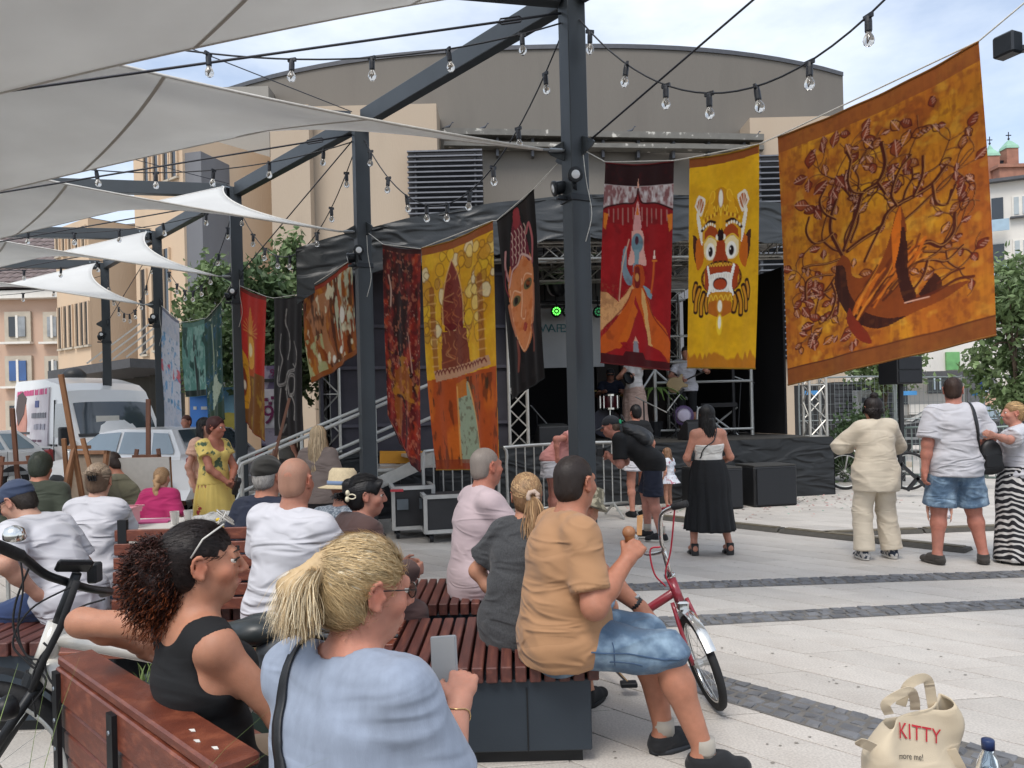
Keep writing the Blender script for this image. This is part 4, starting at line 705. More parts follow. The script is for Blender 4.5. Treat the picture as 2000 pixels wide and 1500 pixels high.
t = thing('blue_board', 'blue painted board with white marks behind the teal banner', 'board', (q0[0], YP, 0)); q0, q1 = at(372, 757, YP), at(424, 900, YP); b = B(); b.box((q0+q1)/2*V3(1, 1, 0)+V3(0, 0, q0[2]/2), (q1[0]-q0[0], .1, q0[2])); b.build('panel', mat('bright blue board', '#3f7fcf', .5, 0, .1, 2), t)
for x in (381, 396, 401): b = B(); b.box(at(x, 797, YP-.06), (.06, .02, .06)); b.build('mark', FRW, t)
t = thing('yellow_disc_board', 'board with pale blue top and yellow disc behind the green banner', 'board', (at(447, 800, 15.2)[0], 15.2, 0)); q0, q1 = at(424, 757, 15.2), at(466, 900, 15.2); b = B(); b.box((q0+q1)/2*V3(1, 1, 0)+V3(0, 0, q0[2]/2), (q1[0]-q0[0], .08, q0[2])); b.build('panel', mat('sky blue board', '#8fc0d8', .5), t); b = B(); b.lathe([(.005, -.02), (.33, -.02), (.33, .02)], at(447, 838, 15.12), 20, (0, 1, 0)); b.build('disc', mat('yellow disc', '#d7bf4a', .5), t)
# == painted batik banners
class Paint:
 "raster painted in the cloth's own coordinates: x 0..1 across, y 0..1 down, asp = height / width"
 def __init__(s, w, h, asp, c): s.w, s.h, s.asp = w, h, asp; s.x, s.y = np.meshgrid(np.linspace(0, 1, w), np.linspace(0, 1, h)); s.Y = s.y*asp; s.c = np.tile(lin(s.rgb(c)), (h, w, 1)); s.rg = np.random.default_rng(int(asp*1000)+w)
 def rgb(s, c): c = c.lstrip('#'); return np.array([int(c[i:i+2], 16)/255 for i in (0, 2, 4)])
 def px(s): return 1./s.w
 def mix(s, m, c, a=1.): m = np.clip(m*a, 0, 1)[..., None]; s.c = s.c*(1-m)+(lin(s.rgb(c)) if isinstance(c, str) else c)*m
 def noise(s, f, seed=0, sx=1., sy=1.): p = np.stack([s.x.ravel()*f*sx, s.Y.ravel()*f*sy, np.full(s.x.size, seed*3.7)], 1); return vnoise(p, seed).reshape(s.x.shape)
 def fbm(s, f, seed=0, sx=1., sy=1.): return .55*s.noise(f, seed, sx, sy)+.3*s.noise(f*2.1, seed+1, sx, sy)+.15*s.noise(f*4.3, seed+2, sx, sy)
 def blotch(s, c, f, lo, hi, a=1., seed=0, sx=1., sy=1.): n = s.fbm(f, seed, sx, sy); s.mix(np.clip((n-lo)/(hi-lo), 0, 1), c, a)
 def ell(s, cx, cy, rx, ry, c, rot=0., a=1., ring=None):
  dx, dy = s.x-cx, s.Y-cy*s.asp; X = dx*math.cos(rot)+dy*math.sin(rot); Yy = -dx*math.sin(rot)+dy*math.cos(rot); ry = ry*s.asp; d = np.sqrt((X/rx)**2+(Yy/ry)**2); q = min(rx, ry); sd = (d-1)*q
  m = np.clip(.5-sd/s.px(), 0, 1) if ring is None else np.clip(.5-(np.abs(sd)-ring)/s.px(), 0, 1); s.mix(m, c, a)
 def poly(s, pts, c, a=1., sm=0, wob=0.):
  if sm: pts = [tuple(q[:2]) for q in smooth_path([(*p_, 0) for p_ in list(pts)+[pts[0]]], sm)]
  X, Yy = s.x, s.y
  if wob: X = X+(s.noise(14, 31)-.5)*wob; Yy = Yy+(s.noise(14, 32)-.5)*wob/s.asp
  ins = np.zeros(s.x.shape, bool); n = len(pts)
  for i in range(n):
   (x0, y0), (x1, y1) = pts[i], pts[(i+1) % n]
   if y0 == y1: continue
   k = (y0 > Yy) != (y1 > Yy); ins ^= k & (X < (x1-x0)*(Yy-y0)/(y1-y0)+x0)
  s.mix(ins.astype(float), c, a)
 def line(s, pts, w, c, a=1., sm=5, taper=False):
  if sm and len(pts) > 2: pts = [tuple(q[:2]) for q in smooth_path([(*p_, 0) for p_ in pts], sm)]
  d = np.full(s.x.shape, 9.); n = len(pts)-1
  for i in range(n):
   (x0, y0), (x1, y1) = pts[i], pts[i+1]; y0 *= s.asp; y1 *= s.asp; ww = w*(1-.8*i/n) if taper else w; ax, ay = min(x0, x1)-ww-.02, min(y0, y1)-ww-.02; bx, by = max(x0, x1)+ww+.02, max(y0, y1)+ww+.02
   i0, i1 = max(0, int(ax*s.w)), min(s.w, int(bx*s.w)+2); j0, j1 = max(0, int(ay/s.asp*s.h)), min(s.h, int(by/s.asp*s.h)+2)
   if i1 <= i0 or j1 <= j0: continue
   X, Yy = s.x[j0:j1, i0:i1]-x0, s.Y[j0:j1, i0:i1]-y0; vx_, vy_ = x1-x0, y1-y0; L2 = vx_*vx_+vy_*vy_+1e-9; t = np.clip((X*vx_+Yy*vy_)/L2, 0, 1); q = np.hypot(X-t*vx_, Yy-t*vy_)-ww/2; d[j0:j1, i0:i1] = np.minimum(d[j0:j1, i0:i1], q)
  s.mix(np.clip(.5-d/s.px(), 0, 1), c, a)
 def band(s, y0, y1, c, a=1.): s.mix(((s.y >= y0) & (s.y <= y1)).astype(float), c, a)
 def crackle(s, c, f=9, a=.25, seed=3): n = s.fbm(f, seed); s.mix(np.clip(1-np.abs(n-.5)*30, 0, 1), c, a)
def Zm(x0, y0, x1, y1): return lambda X, Y: ((X-x0)/(x1-x0), (Y-y0)/(y1-y0))
def mir(pts, cx=.5): return [(2*cx-x, y) for x, y in pts]
def art_mask(P):
 N = Zm(642, 20, 1125, 1462); n = lambda *q: [N(*a) for a in q]; cx = N(873, 0)[0]; m2 = lambda pts: [(2*cx-x, y) for x, y in pts]
 P.blotch('#c98f14', 5, .45, .75, .5, 1); P.blotch('#f0b91c', 4, .5, .7, .5, 4); P.blotch('#a86a1c', 22, .68, .8, .25, 8)
 P.poly([(0, 0), (1, 0), (1, .035), (0, .045)], '#8a4a22')
 for S in (lambda p: p, m2):
  P.poly(S(n((672, 545), (700, 560), (735, 640), (720, 740), (695, 735), (678, 660))), '#4a2418', sm=4); P.poly(S(n((700, 590), (740, 560), (752, 720), (712, 790), (695, 700))), '#c8661c', sm=4)
  P.poly(S(n((705, 390), (722, 420), (745, 560), (738, 618), (712, 500), (700, 420))), '#efe6d2', sm=4); P.poly(S(n((685, 350), (712, 282), (735, 285), (762, 305), (758, 350), (735, 420), (712, 400))), '#e9dcc8', sm=4); P.poly(S(n((700, 350), (720, 300), (745, 310), (750, 345), (728, 400))), '#b5663a', sm=4)
  for k in (0, 1, 2): P.line(S(n((722, 400), (702+k*22, 300))), .008, '#efe6d2', sm=0)
  for k, (a0, b0, a1, b1) in enumerate(((700, 880, 690, 1000), (725, 910, 700, 1075), (755, 945, 738, 1100), (780, 960, 780, 1080))): P.line(S(n((a0, b0), ((a0+a1)/2-8, (b0+b1)/2), (a1, b1))), .066, '#3a1d12'); P.line(S(n((a0, b0+12), ((a0+a1)/2-8, (b0+b1)/2), (a1, b1-10))), .034, '#cf8a22')
  P.poly(S(n((795, 1085), (870, 1110), (872, 1000), (800, 1010))), '#b45a1e', sm=4, a=.9)
 P.poly(n((745, 480), (770, 400), (873, 330), (976, 400), (1002, 480), (1000, 640), (960, 760), (873, 800), (786, 760), (748, 640)), '#d89a22', sm=5)
 P.poly(n((742, 440), (760, 360), (800, 300), (873, 235), (946, 300), (986, 360), (1004, 440), (940, 420), (873, 410), (806, 420)), '#c88a16', sm=5); [P.line(n((760+k*28, 425), (775+k*28, 385-30*math.sin(k*.45)), (790+k*28, 425)), .012, '#f0c43a') for k in range(8)]
 P.poly(n((770, 420), (800, 270), (830, 250), (838, 300), (820, 340), (826, 420)), '#e2a41e', sm=4); P.poly(m2(n((770, 420), (800, 270), (830, 250), (838, 300), (820, 340), (826, 420))), '#e2a41e', sm=4)
 P.line(n((795, 300), (812, 262), (832, 268), (828, 320), (806, 340)), .012, '#f0c030'); P.line(m2(n((795, 300), (812, 262), (832, 268), (828, 320), (806, 340))), .012, '#f0c030')
 P.ell(*N(873, 310), .042, .045, '#b5741c'); P.ell(*N(873, 312), .028, .04, '#f0e8d4')
 for k in range(8):
  for sg in (-1, 1): P.ell(cx+sg*(.055+k*.028), N(0, 420-abs(k-2)*4+k*k*1.2)[1], .014, .009, '#f2c235' if k % 2 else '#a86018')
 P.line(n((740, 520), (790, 462), (835, 470)), .035, '#3a1d12'); P.line(m2(n((740, 520), (790, 462), (835, 470))), .035, '#3a1d12')
 for k in range(6):
  for sg in (0, 1): q = (N(750+k*17, 520-42*math.sin((k+1)*.42))); P.ell((2*cx-q[0]) if sg else q[0], q[1], .013, .0075, '#f1ead8')
 for S in (lambda p: p, m2):
  P.poly(S(n((760, 530), (800, 490), (850, 520), (850, 570), (800, 575), (760, 600))), '#a8481c', sm=4); P.poly(S(n((755, 610), (790, 568), (840, 590), (852, 650), (838, 715), (790, 725), (758, 690))), '#f0d9a2', sm=4); P.line(S(n((755, 600), (795, 560), (850, 590))), .022, '#e0b43a')
  q = S(n((803, 665)))[0]; P.ell(q[0], q[1], .072, .04, '#f6efe2'); P.ell(q[0]+.004, q[1]+.002, .036, .024, '#241716'); P.ell(q[0]-.012, q[1]-.006, .008, .005, '#f6efe2')
  P.ell(*S(n((852, 572)))[0], .022, .013, '#f1ead8'); P.ell(*S(n((835, 710)))[0], .018, .011, '#f1d7c0')
 P.poly(n((873, 500), (890, 540), (888, 590), (873, 600), (858, 590), (856, 540)), '#2a1512', sm=4); P.poly(n((868, 430), (880, 430), (884, 500), (873, 525), (862, 500)), '#e3a81e')
 P.poly(n((850, 600), (896, 600), (905, 680), (920, 740), (826, 740), (842, 680)), '#a53f1c', sm=4)
 P.ell(cx, N(0, 850)[1], .285, .083, '#3a1d12'); P.ell(cx, N(0, 850)[1], .255, .074, '#d9a02a')
 for k in range(26): a = k/26*6.283; P.ell(cx+.262*math.cos(a), N(0, 850)[1]+.076*math.sin(a), .014, .008, '#8a4a1a')
 P.poly(n((770, 760), (976, 760), (985, 860), (960, 930), (786, 930), (760, 860)), '#a8421e', sm=4)
 for k in range(9): P.line(n((795+k*19, 768), (803+k*19, 752), (811+k*19, 768)), .012, '#e0b03a')
 P.poly(n((800, 825), (873, 812), (946, 825), (938, 935), (873, 950), (808, 935)), '#f1eadd', sm=4); P.ell(cx, N(0, 888)[1], .095, .03, '#4a1a14'); P.ell(cx, N(0, 893)[1], .082, .025, '#b04524')
 for k in range(8): P.line(n((812+k*17, 826), (812+k*17, 850)), .006, '#cdbfae', sm=0); P.line(n((816+k*16, 925), (816+k*16, 940)), .006, '#cdbfae', sm=0)
 for S in (lambda p: p, m2): P.poly(S(n((775, 770), (790, 765), (815, 900), (800, 965), (780, 965), (795, 890))), '#f6f1e6', sm=4)
 P.poly(n((790, 960), (830, 945), (916, 945), (956, 960), (940, 1010), (905, 1000), (873, 1012), (841, 1000), (806, 1010)), '#c9861e', sm=4)
 for k in range(5): P.line(n((800+k*32, 1000), (815+k*32, 965), (830+k*32, 1000)), .014, '#e9bd3c')
 P.ell(cx, N(0, 1040)[1], .03, .03, '#f3ead0'); P.ell(cx, N(0, 1040)[1], .036, .034, '#c9861e', ring=.006); P.ell(cx, N(0, 1165)[1], .038, .05, '#f2c832'); P.ell(cx, N(0, 1150)[1], .02, .03, '#f6efd8')
 fr = s_ = np.clip((P.y-(.955-.05*P.noise(26, 3, 1, .15)))/.012, 0, 1); P.mix(fr, '#a8581e', .75); P.blotch('#7a3a18', 30, .62, .7, .0)
def art_goddess(P):
 N = Zm(55, 55, 530, 1450); n = lambda *q: [N(*a) for a in q]; cx = N(294, 0)[0]; m2 = lambda pts: [(2*cx-x, y) for x, y in pts]
 P.blotch('#8a1418', 5, .45, .75, .7, 2); P.blotch('#b32226', 6, .55, .75, .5, 5)
 P.poly(n((20, 40), (560, 40), (560, 212), (20, 212)), '#2c1214'); P.poly(n((20, 200), (560, 200), (560, 380), (450, 330), (330, 315), (294, 230), (262, 315), (150, 330), (20, 400)), '#b9a6a4')
 nn = P.fbm(26, 6, 1, .45); mk = (P.y > N(0, 205)[1]) & (P.y < N(0, 345)[1]); P.mix(mk*np.clip((nn-.46)/.1, 0, 1), '#7a3034', .75); P.mix(mk*np.clip((.4-nn)/.08, 0, 1), '#d9d2d2', .8)
 arc_ = n((20, 400), (90, 355), (200, 325), (262, 318), (285, 270), (294, 215), (303, 270), (330, 318), (430, 325), (560, 390)); P.poly(arc_+n((560, 470), (20, 470)), '#8e1a1e'); P.line(arc_, .02, '#3a1012')
 for k in range(13): x = 95+k*33; P.line(n((x, 345+abs(k-6)*5), (x+3, 420+(k*37) % 60)), .014, '#b98a80', a=.75, sm=0)
 P.poly(n((285, 215), (294, 145), (303, 215)), '#e2a890'); P.poly(n((60, 400), (95, 405), (80, 520), (60, 500)), '#d97a2a'); P.poly(m2(n((60, 400), (95, 405), (80, 520), (60, 500))), '#d97a2a')
 P.poly(n((270, 420), (294, 300), (318, 420), (322, 505), (265, 505)), '#d99a96', sm=3); P.poly(n((282, 400), (294, 330), (306, 400)), '#d9772a'); P.poly(n((255, 510), (333, 510), (345, 640), (362, 745), (300, 735), (232, 745), (250, 640)), '#e0a79a', sm=3); P.ell(*N(296, 595), .09, .05, '#6f8a94'); P.ell(*N(294, 575), .03, .022, '#4a2030'); P.poly(n((275, 640), (315, 640), (310, 740), (282, 740)), '#7f9aa3')
 P.blotch('#3f5560', 40, .6, .7, .0)
 for S in (lambda p: p,): P.poly(S(n((205, 640), (222, 620), (225, 760), (262, 830), (268, 740), (288, 745), (268, 860), (240, 890), (212, 850), (195, 760))), '#7d8f99', sm=3); P.poly(n((340, 880), (400, 920), (410, 960), (395, 975), (350, 930)), '#7d9aa6', sm=3)
 P.line(n((238, 570), (200, 760), (182, 1000)), .011, '#e0b49a'); P.line(n((420, 720), (415, 830), (402, 930)), .03, '#c85a24'); P.poly(n((412, 700), (421, 628), (430, 700)), '#f0d0c0'); P.line(n((408, 715), (436, 715)), .02, '#d97a2a', sm=0)
 P.poly(n((275, 750), (335, 750), (350, 870), (300, 930), (262, 880)), '#b5481e', sm=3); P.poly(n((285, 760), (315, 760), (322, 880), (300, 905), (282, 880)), '#7a1f1c', sm=3); P.ell(*N(300, 830), .03, .02, '#c98a4a')
 P.poly(n((30, 955), (100, 955), (180, 1010), (262, 880), (300, 930), (190, 1090), (90, 1180), (20, 1290)), '#d9a06a', wob=.02); P.mix(((P.x < .5) & (P.y > .6) & (P.y < .9))*np.clip((P.fbm(40, 9)-.55)/.1, 0, 1), '#9a5a3a', .35)
 P.poly(n((262, 910), (350, 900), (420, 1080), (500, 1180), (530, 1260), (530, 1420), (470, 1330), (400, 1290), (330, 1080), (190, 1330), (60, 1390), (40, 1300), (170, 1130)), '#c85a1e', wob=.02); P.poly(n((290, 960), (330, 1080), (370, 1290), (300, 1330), (230, 1330), (190, 1300), (250, 1110)), '#a01c20', wob=.02); P.poly(n((335, 900), (352, 940), (410, 1280), (425, 1300), (385, 1290), (330, 1000)), '#d9a566', wob=.02); P.poly(n((270, 1000), (305, 1060), (225, 1290), (180, 1290)), '#d0641e', wob=.02); P.line(n((262, 920), (200, 1060), (80, 1200)), .012, '#7a1a1a'); P.line(n((350, 920), (420, 1090), (510, 1220)), .012, '#7a1a1a')
 P.poly(n((268, 1290), (291, 1240), (314, 1285)), '#d9a48a'); P.poly(n((275, 1275), (305, 1275), (315, 1350), (270, 1350)), '#8f8a90'); P.poly(n((30, 1380), (200, 1385), (215, 1350), (340, 1350), (360, 1395), (540, 1400), (540, 1470), (30, 1470)), '#4a1216'); P.blotch('#5a0f14', 8, .6, .75, .35, 12)
def art_tree(P):
 n = lambda *q: [(x/100, y/100) for x, y in q]
 P.blotch('#a8581e', 5, .42, .66, .85, 1); P.blotch('#d9991f', 4, .5, .68, .75, 5); P.blotch('#7a3a1c', 26, .54, .7, .6, 9); P.blotch('#8d4a1c', 34, .55, .7, .5, 19, 1.6, .5); P.blotch('#e0ad3a', 18, .6, .75, .35, 13)
 e = np.minimum(np.minimum(P.x, 1-P.x)*1., 1); P.mix(np.clip((.13-e)/.13, 0, 1)*(.5+.5*P.fbm(9, 21)), '#a05426', .6)
 rg = np.random.default_rng(4); DK, MD, PKc = '#4a1c12', '#7c2f1c', '#d9a58c'
 def leaf(x, y, L, a, fill):
  ca, sa = math.cos(a), math.sin(a)/P.asp; tip = (x+L*ca, y+L*sa); w = L*.33; nx, ny = -math.sin(a)*w, math.cos(a)*w/P.asp; md = (x+L*.45*ca, y+L*.45*sa); lf = [(x, y), (md[0]+nx, md[1]+ny), tip, (md[0]-nx, md[1]-ny)]
  if fill: P.poly(lf, fill, sm=4, a=.92)
  P.line(lf+[lf[0]], .006, DK if not fill else '#5a2014', sm=4); P.line([(x, y), tip], .004, PKc if rg.random() < .6 else DK, a=.8, sm=0)
  for k in (.35, .55, .75): P.line([(x+L*k*ca, y+L*k*sa), (x+L*(k+.12)*ca+nx*.7, y+L*(k+.12)*sa+ny*.7)], .004, PKc, a=.55, sm=0)
 branches = [((33, 55), (30, 50), (27, 44), (28, 38), (31, 33)), ((34, 53), (38, 47), (42, 40), (45, 34), (52, 32), (56, 26), (55, 18)), ((36, 54), (45, 51), (52, 49), (55, 45), (60, 43), (68, 42), (76, 40), (82, 36)), ((45, 34), (40, 32), (38, 27), (40, 20)), ((31, 56), (24, 56), (16, 55), (11, 55)), ((28, 45), (22, 47), (17, 46), (14, 41), (16, 36)), ((30, 40), (24, 36), (22, 31), (25, 27)), ((64, 62), (72, 60), (78, 63), (84, 60), (85, 54)), ((66, 66), (74, 67), (80, 69), (88, 66)), ((72, 67), (70, 72), (66, 76)), ((60, 43), (58, 38), (62, 31), (68, 27)), ((68, 42), (72, 36), (73, 29)), ((76, 40), (77, 47), (82, 49), (84, 45)), ((27, 61), (20, 60), (13, 61), (12, 68)), ((26, 64), (28, 70), (25, 76), (22, 78)), ((30, 62), (30, 70), (29, 76)), ((40, 20), (38, 16)), ((52, 32), (55, 37)), ((82, 49), (86, 44)), ((52, 49), (48, 54), (44, 60))]
 tips = []
 def grow_br(x, y, a, L, w, dep):
  pts = [(x, y)]; k = rg.uniform(-.5, .5)
  for j in range(5): a += k*.5+rg.normal(0, .12); x += L/5*math.cos(a); y += L/5*math.sin(a)/P.asp; pts.append((x, y))
  if not (.04 < x < .96 and .08 < y < .92): return
  P.line(pts, w, DK, sm=3); P.line([(q[0]+w*.45, q[1]) for q in pts], w*.3, '#c98a4a', a=.55, sm=3); tips.append((x, y, a))
  if dep:
   for da in ((-.75, .6) if dep > 1 else (-.7, .2, .9)): grow_br(x, y, a+da+rg.normal(0, .2), L*rg.uniform(.68, .88), w*.72, dep-1)
 for x_, y_, a_, L_ in ((.35, .52, -1.9, .17), (.37, .5, -1.3, .2), (.38, .51, -.75, .2), (.33, .54, -2.7, .15), (.32, .6, 2.7, .14), (.6, .46, -1.3, .16), (.62, .5, -.6, .17), (.65, .62, -.15, .16), (.66, .66, .15, .14), (.31, .62, 2.1, .14)): grow_br(x_, y_, a_, L_, .014, 3)
 for x_, y_, a_ in tips[::2]: leaf(x_, y_, rg.uniform(.03, .065), a_+rg.normal(0, .6), [MD, '#6b2618', None, '#9a5a2a'][rg.integers(0, 4)])
 for i in range(40):
  bnch = branches[i % len(branches)]; k = rg.integers(1, len(bnch)); q = bnch[k]; leaf(q[0]/100+rg.normal(0, .04), q[1]/100+rg.normal(0, .035), rg.uniform(.03, .065), rg.uniform(0, 6.28), [MD, '#6b2618', None, '#9a5a2a', None][rg.integers(0, 5)])
 for i in range(40): leaf(rg.uniform(.07, .42), rg.uniform(.62, .9), rg.uniform(.035, .07), rg.uniform(0, 6.28), [MD, '#8d3d22', None][rg.integers(0, 3)])
 for i in range(26): leaf(rg.uniform(.08, .9), rg.uniform(.12, .34), rg.uniform(.05, .09), rg.uniform(0, 6.28), [MD, '#6b2618', None, '#8d3d22'][rg.integers(0, 4)])
 for i, bnch in enumerate(branches):
  P.line(n(*bnch), (.022 if i in (0, 1, 2, 7) else .013), DK, taper=False); P.line([(x+.008, y) for x, y in n(*bnch)], .004, '#c98a4a', a=.7)
 tr = n((29, 58), (33, 55), (37, 58), (38, 64), (44, 66), (51, 62), (56, 54), (59, 47), (62, 44), (64, 52), (63, 60), (65, 72), (67, 78), (76, 78), (90, 79), (80, 82), (68, 84), (58, 86), (48, 85), (40, 81), (33, 74), (29, 66)); P.poly(tr, '#843f18', sm=4)
 P.poly(n((29, 58), (34, 60), (36, 70), (43, 79), (54, 84), (62, 85), (50, 87), (40, 83), (32, 75), (28, 66)), '#3a1a12', sm=4)
 for i in range(70):
  t = rg.uniform(0, 1); x0, y0 = .36+.2*t+rg.normal(0, .015), .8-.08*t+rg.normal(0, .02); P.line([(x0, y0), (x0+.05+.06*t, y0-.05-.05*rg.random()), (x0+.09+.07*t, y0-.13*rg.uniform(.6, 1.1))], rg.uniform(.006, .014), ['#4a2012', '#c8661c', '#d9822a', '#6b2f16'][i % 4], a=.85)
 P.poly(n((60, 53), (63, 52), (64, 60), (64, 70), (67, 79), (62, 80), (59, 70), (58, 62)), '#3a1912', sm=4); P.poly(n((57, 52), (60, 46), (62, 44), (61, 56), (57, 66)), '#d06a1a', sm=3); P.poly(n((68, 78), (75, 72), (78, 78), (70, 80)), '#3a1a12', sm=2); P.line(n((64, 80), (74, 79), (84, 77), (92, 78)), .014, '#5a2414'); P.line(n((76, 76), (82, 74), (88, 74)), .01, '#5a2414'); P.line(n((62, 80), (66, 80), (72, 80)), .006, PKc)
 P.poly(n((36, 76), (34, 80), (37, 86), (41, 90), (46, 92), (44, 87), (39, 81)), '#7c2a18', sm=3)
 P.band(0, .062, '#8a4a22', .85); P.band(.935, 1, '#7c4420', .9); P.line([(0, .937), (1, .934)], .008, '#5a2c16', sm=0); P.blotch('#6b3a1c', 30, .6, .75, .3, 30)
 st = P.noise(60, 40, 1., .05); P.mix((st > .62)*1., '#6b3018', .12)
def art_temple(P):
 n = lambda *q: [(x/100, y/100) for x, y in q]; rg = np.random.default_rng(9)
 P.blotch('#c9871a', 6, .45, .7, .6, 2); P.blotch('#e3b52a', 7, .5, .7, .6, 6)
 for i in range(90): x, y = rg.uniform(0, 1), rg.uniform(.05, .45); r = rg.uniform(.04, .09); pts = [(x+r*rg.uniform(.6, 1.1)*math.cos(a), y+r/P.asp*rg.uniform(.6, 1.1)*math.sin(a)) for a in np.linspace(0, 6.28, 7)[:-1]]; P.poly(pts, ['#d9a01e', '#c98f2a', '#e6c36a', '#e3cfa2', '#b9862a', '#dcae2c'][i % 6], a=.85, sm=2); P.line(pts+[pts[0]], .01, '#7c4a18', a=.7, sm=2)
 for x in (13, 82): P.line(n((x, 20), (x+1, 56)), .07, '#8d4a24', a=.75, sm=0); [P.line(n((x-4, y), (x+5, y)), .012, '#d9a86a', a=.6, sm=0) for y in range(22, 56, 4)]
 P.poly(n((42, 8), (52, 16), (57, 26), (57, 36), (28, 36), (29, 26), (34, 16)), '#7a3024', sm=3); P.line(n((42, 8), (52, 16), (57, 26), (57, 36)), .012, '#d9a86a'); P.line(n((42, 8), (34, 16), (29, 26), (28, 36)), .012, '#d9a86a'); P.band(0, 0, '#000000'); P.poly(n((30, 36), (56, 36), (56, 39), (30, 39)), '#6b1c1c'); P.poly(n((26, 39), (60, 39), (64, 58), (22, 58)), '#7a3a28', wob=.03)
 for i in range(55): x, y = rg.uniform(.25, .62), rg.uniform(.1, .57); P.line([(x, y), (x+rg.normal(0, .04), y+.02), (x+rg.normal(0, .04), y+.04)], .008, ['#c98a5a', '#5a1c18', '#b5663a'][i % 3], a=.7)
 P.poly(n((0, 60), (100, 58), (100, 100), (0, 100)), '#a8481a'); P.blotch('#c9661c', 5, .45, .65, .0)
 lo_ = P.y > .6; P.mix(lo_*np.clip((P.fbm(7, 13, 1, .5)-.5)/.12, 0, 1), '#c0601c', .8); P.mix(lo_*np.clip((P.fbm(12, 15, 1.4, .4)-.58)/.06, 0, 1), '#5a2a14', .75); P.mix(lo_*np.clip((P.fbm(15, 19, 1.4, .35)-.66)/.04, 0, 1), '#2f2a1a', .8)
 P.poly(n((10, 56), (90, 53), (92, 57), (12, 61)), '#b98a6a'); [P.line(n((12+k*5, 57.5-k*.18), (15+k*5, 56-k*.15), (17+k*5, 58-k*.18)), .014, '#6b1f1a', sm=2) for k in range(15)]
 P.poly(n((40, 63), (58, 62), (68, 80), (76, 97), (36, 97), (38, 80)), '#8f9a80', wob=.03); m_ = ((P.x > .36) & (P.x < .76) & (P.y > .63)); P.mix(m_*np.clip((P.fbm(24, 23)-.58)/.06, 0, 1), '#5a4a34', .6); P.poly(n((38, 62), (56, 61), (55, 68), (39, 69)), '#b5661e', wob=.02); P.line(n((39, 64), (37, 80), (35, 98)), .02, '#d9a05a', a=.7); P.line(n((58, 63), (68, 80), (77, 98)), .02, '#d9a05a', a=.7)
 P.band(0, .035, '#8a4a22'); P.band(.955, 1., '#7c2f18', .8)
def art_face(P):
 n = lambda *q: [(x/100, y/100) for x, y in q]; st = P.noise(9, 3, 1, .06); P.mix((st > .6)*1., '#0c0a0a', .5); P.mix((st < .35)*1., '#2a2220', .5)
 P.poly(n((20, 58), (15, 45), (18, 34), (34, 26), (66, 26), (82, 33), (86, 44), (80, 56), (70, 74), (50, 80), (36, 72)), '#c87a4a', sm=4); P.poly(n((30, 34), (26, 26), (38, 10), (50, 3), (60, 8), (74, 24), (76, 34), (60, 28), (44, 32)), '#6b2430', sm=4); P.poly(n((42, 9), (44, 2), (50, 0), (58, 2), (60, 9), (50, 12)), '#8a2f34', sm=3)
 for i in range(5):
  for j in range(4): x, y = 36+i*8-j*1.2, 12+j*4.2; P.line(n((x, y), (x+3, y+2.6), (x+1, y+5)), .014, '#d9b9a8', a=.85)
 P.line(n((18, 40), (30, 33), (45, 31), (55, 27), (70, 30), (82, 34)), .035, '#c9a49a'); P.line(n((18, 36), (12, 28), (16, 20)), .05, '#b5807a'); P.line(n((84, 36), (88, 24), (80, 14), (72, 18)), .05, '#a85a5a'); P.line(n((16, 45), (8, 38), (12, 30)), .03, '#7a2a30')
 for (x, y) in ((36, 50), (68, 45)): P.ell(x/100, y/100, .11, .028, '#5c5436'); P.ell(x/100, y/100, .05, .02, '#241a14'); P.line(n((x-15, y-2), (x-4, y-6), (x+12, y-3)), .02, '#e0ae8a')
 P.line(n((52, 40), (50, 52), (46, 60), (56, 62), (60, 58)), .018, '#e3b592'); P.poly(n((48, 67), (54, 64), (62, 66), (56, 69.5)), '#8f2c30', sm=2); P.line(n((20, 42), (24, 60), (38, 73), (50, 79), (66, 73), (78, 56)), .016, '#e0b08a', a=.8); P.blotch('#a8481e', 9, .55, .7, .0); inn = (np.hypot((P.x-.5)/.33, (P.y-.52)/.25) < 1); P.mix(inn*np.clip((P.fbm(8, 9)-.55)/.1, 0, 1), '#b5561e', .5)
 P.line(n((34, 72), (36, 80), (32, 88)), .06, '#7a4034', a=.9); P.line(n((72, 68), (76, 76), (74, 82)), .05, '#7a4034', a=.9); P.line(n((14, 50), (20, 60), (30, 68)), .06, '#b5704e', a=.9); P.line(n((84, 48), (82, 58), (76, 66)), .06, '#b5704e', a=.9); P.band(.955, 1, '#1a1412')
def art_darkred(P):
 P.blotch('#8a2018', 5, .42, .62, .9, 2); P.blotch('#a83a1c', 7, .52, .68, .8, 5); P.blotch('#1f100e', 5, .5, .62, .85, 8, 1.3, .7); P.blotch('#c9a08a', 20, .68, .74, .5, 14); n = lambda *q: [(x/100, y/100) for x, y in q]
 P.poly(n((30, 22), (45, 20), (60, 30), (56, 44), (46, 58), (34, 50)), '#2a1210', sm=4, wob=.06); P.poly(n((25, 58), (60, 54), (80, 62), (70, 76), (52, 66), (40, 90), (24, 80)), '#8f4a18', sm=4, wob=.08); P.mix(((P.y > .5) & (P.y < .7))*np.clip((P.fbm(10, 24)-.5)/.1, 0, 1), '#b5761e', .7); P.line(n((30, 70), (52, 70), (62, 80), (58, 92)), .05, '#3a1412'); P.line(n((14, 14), (20, 20), (18, 28)), .04, '#d9b5a0', a=.7); P.line(n((70, 40), (76, 48), (80, 56)), .02, '#d9b5a0', a=.6); P.blotch('#c97a5a', 16, .62, .7, .4, 30); P.band(0, .02, '#3a1614'); P.band(.95, 1, '#3a1a20', .6)
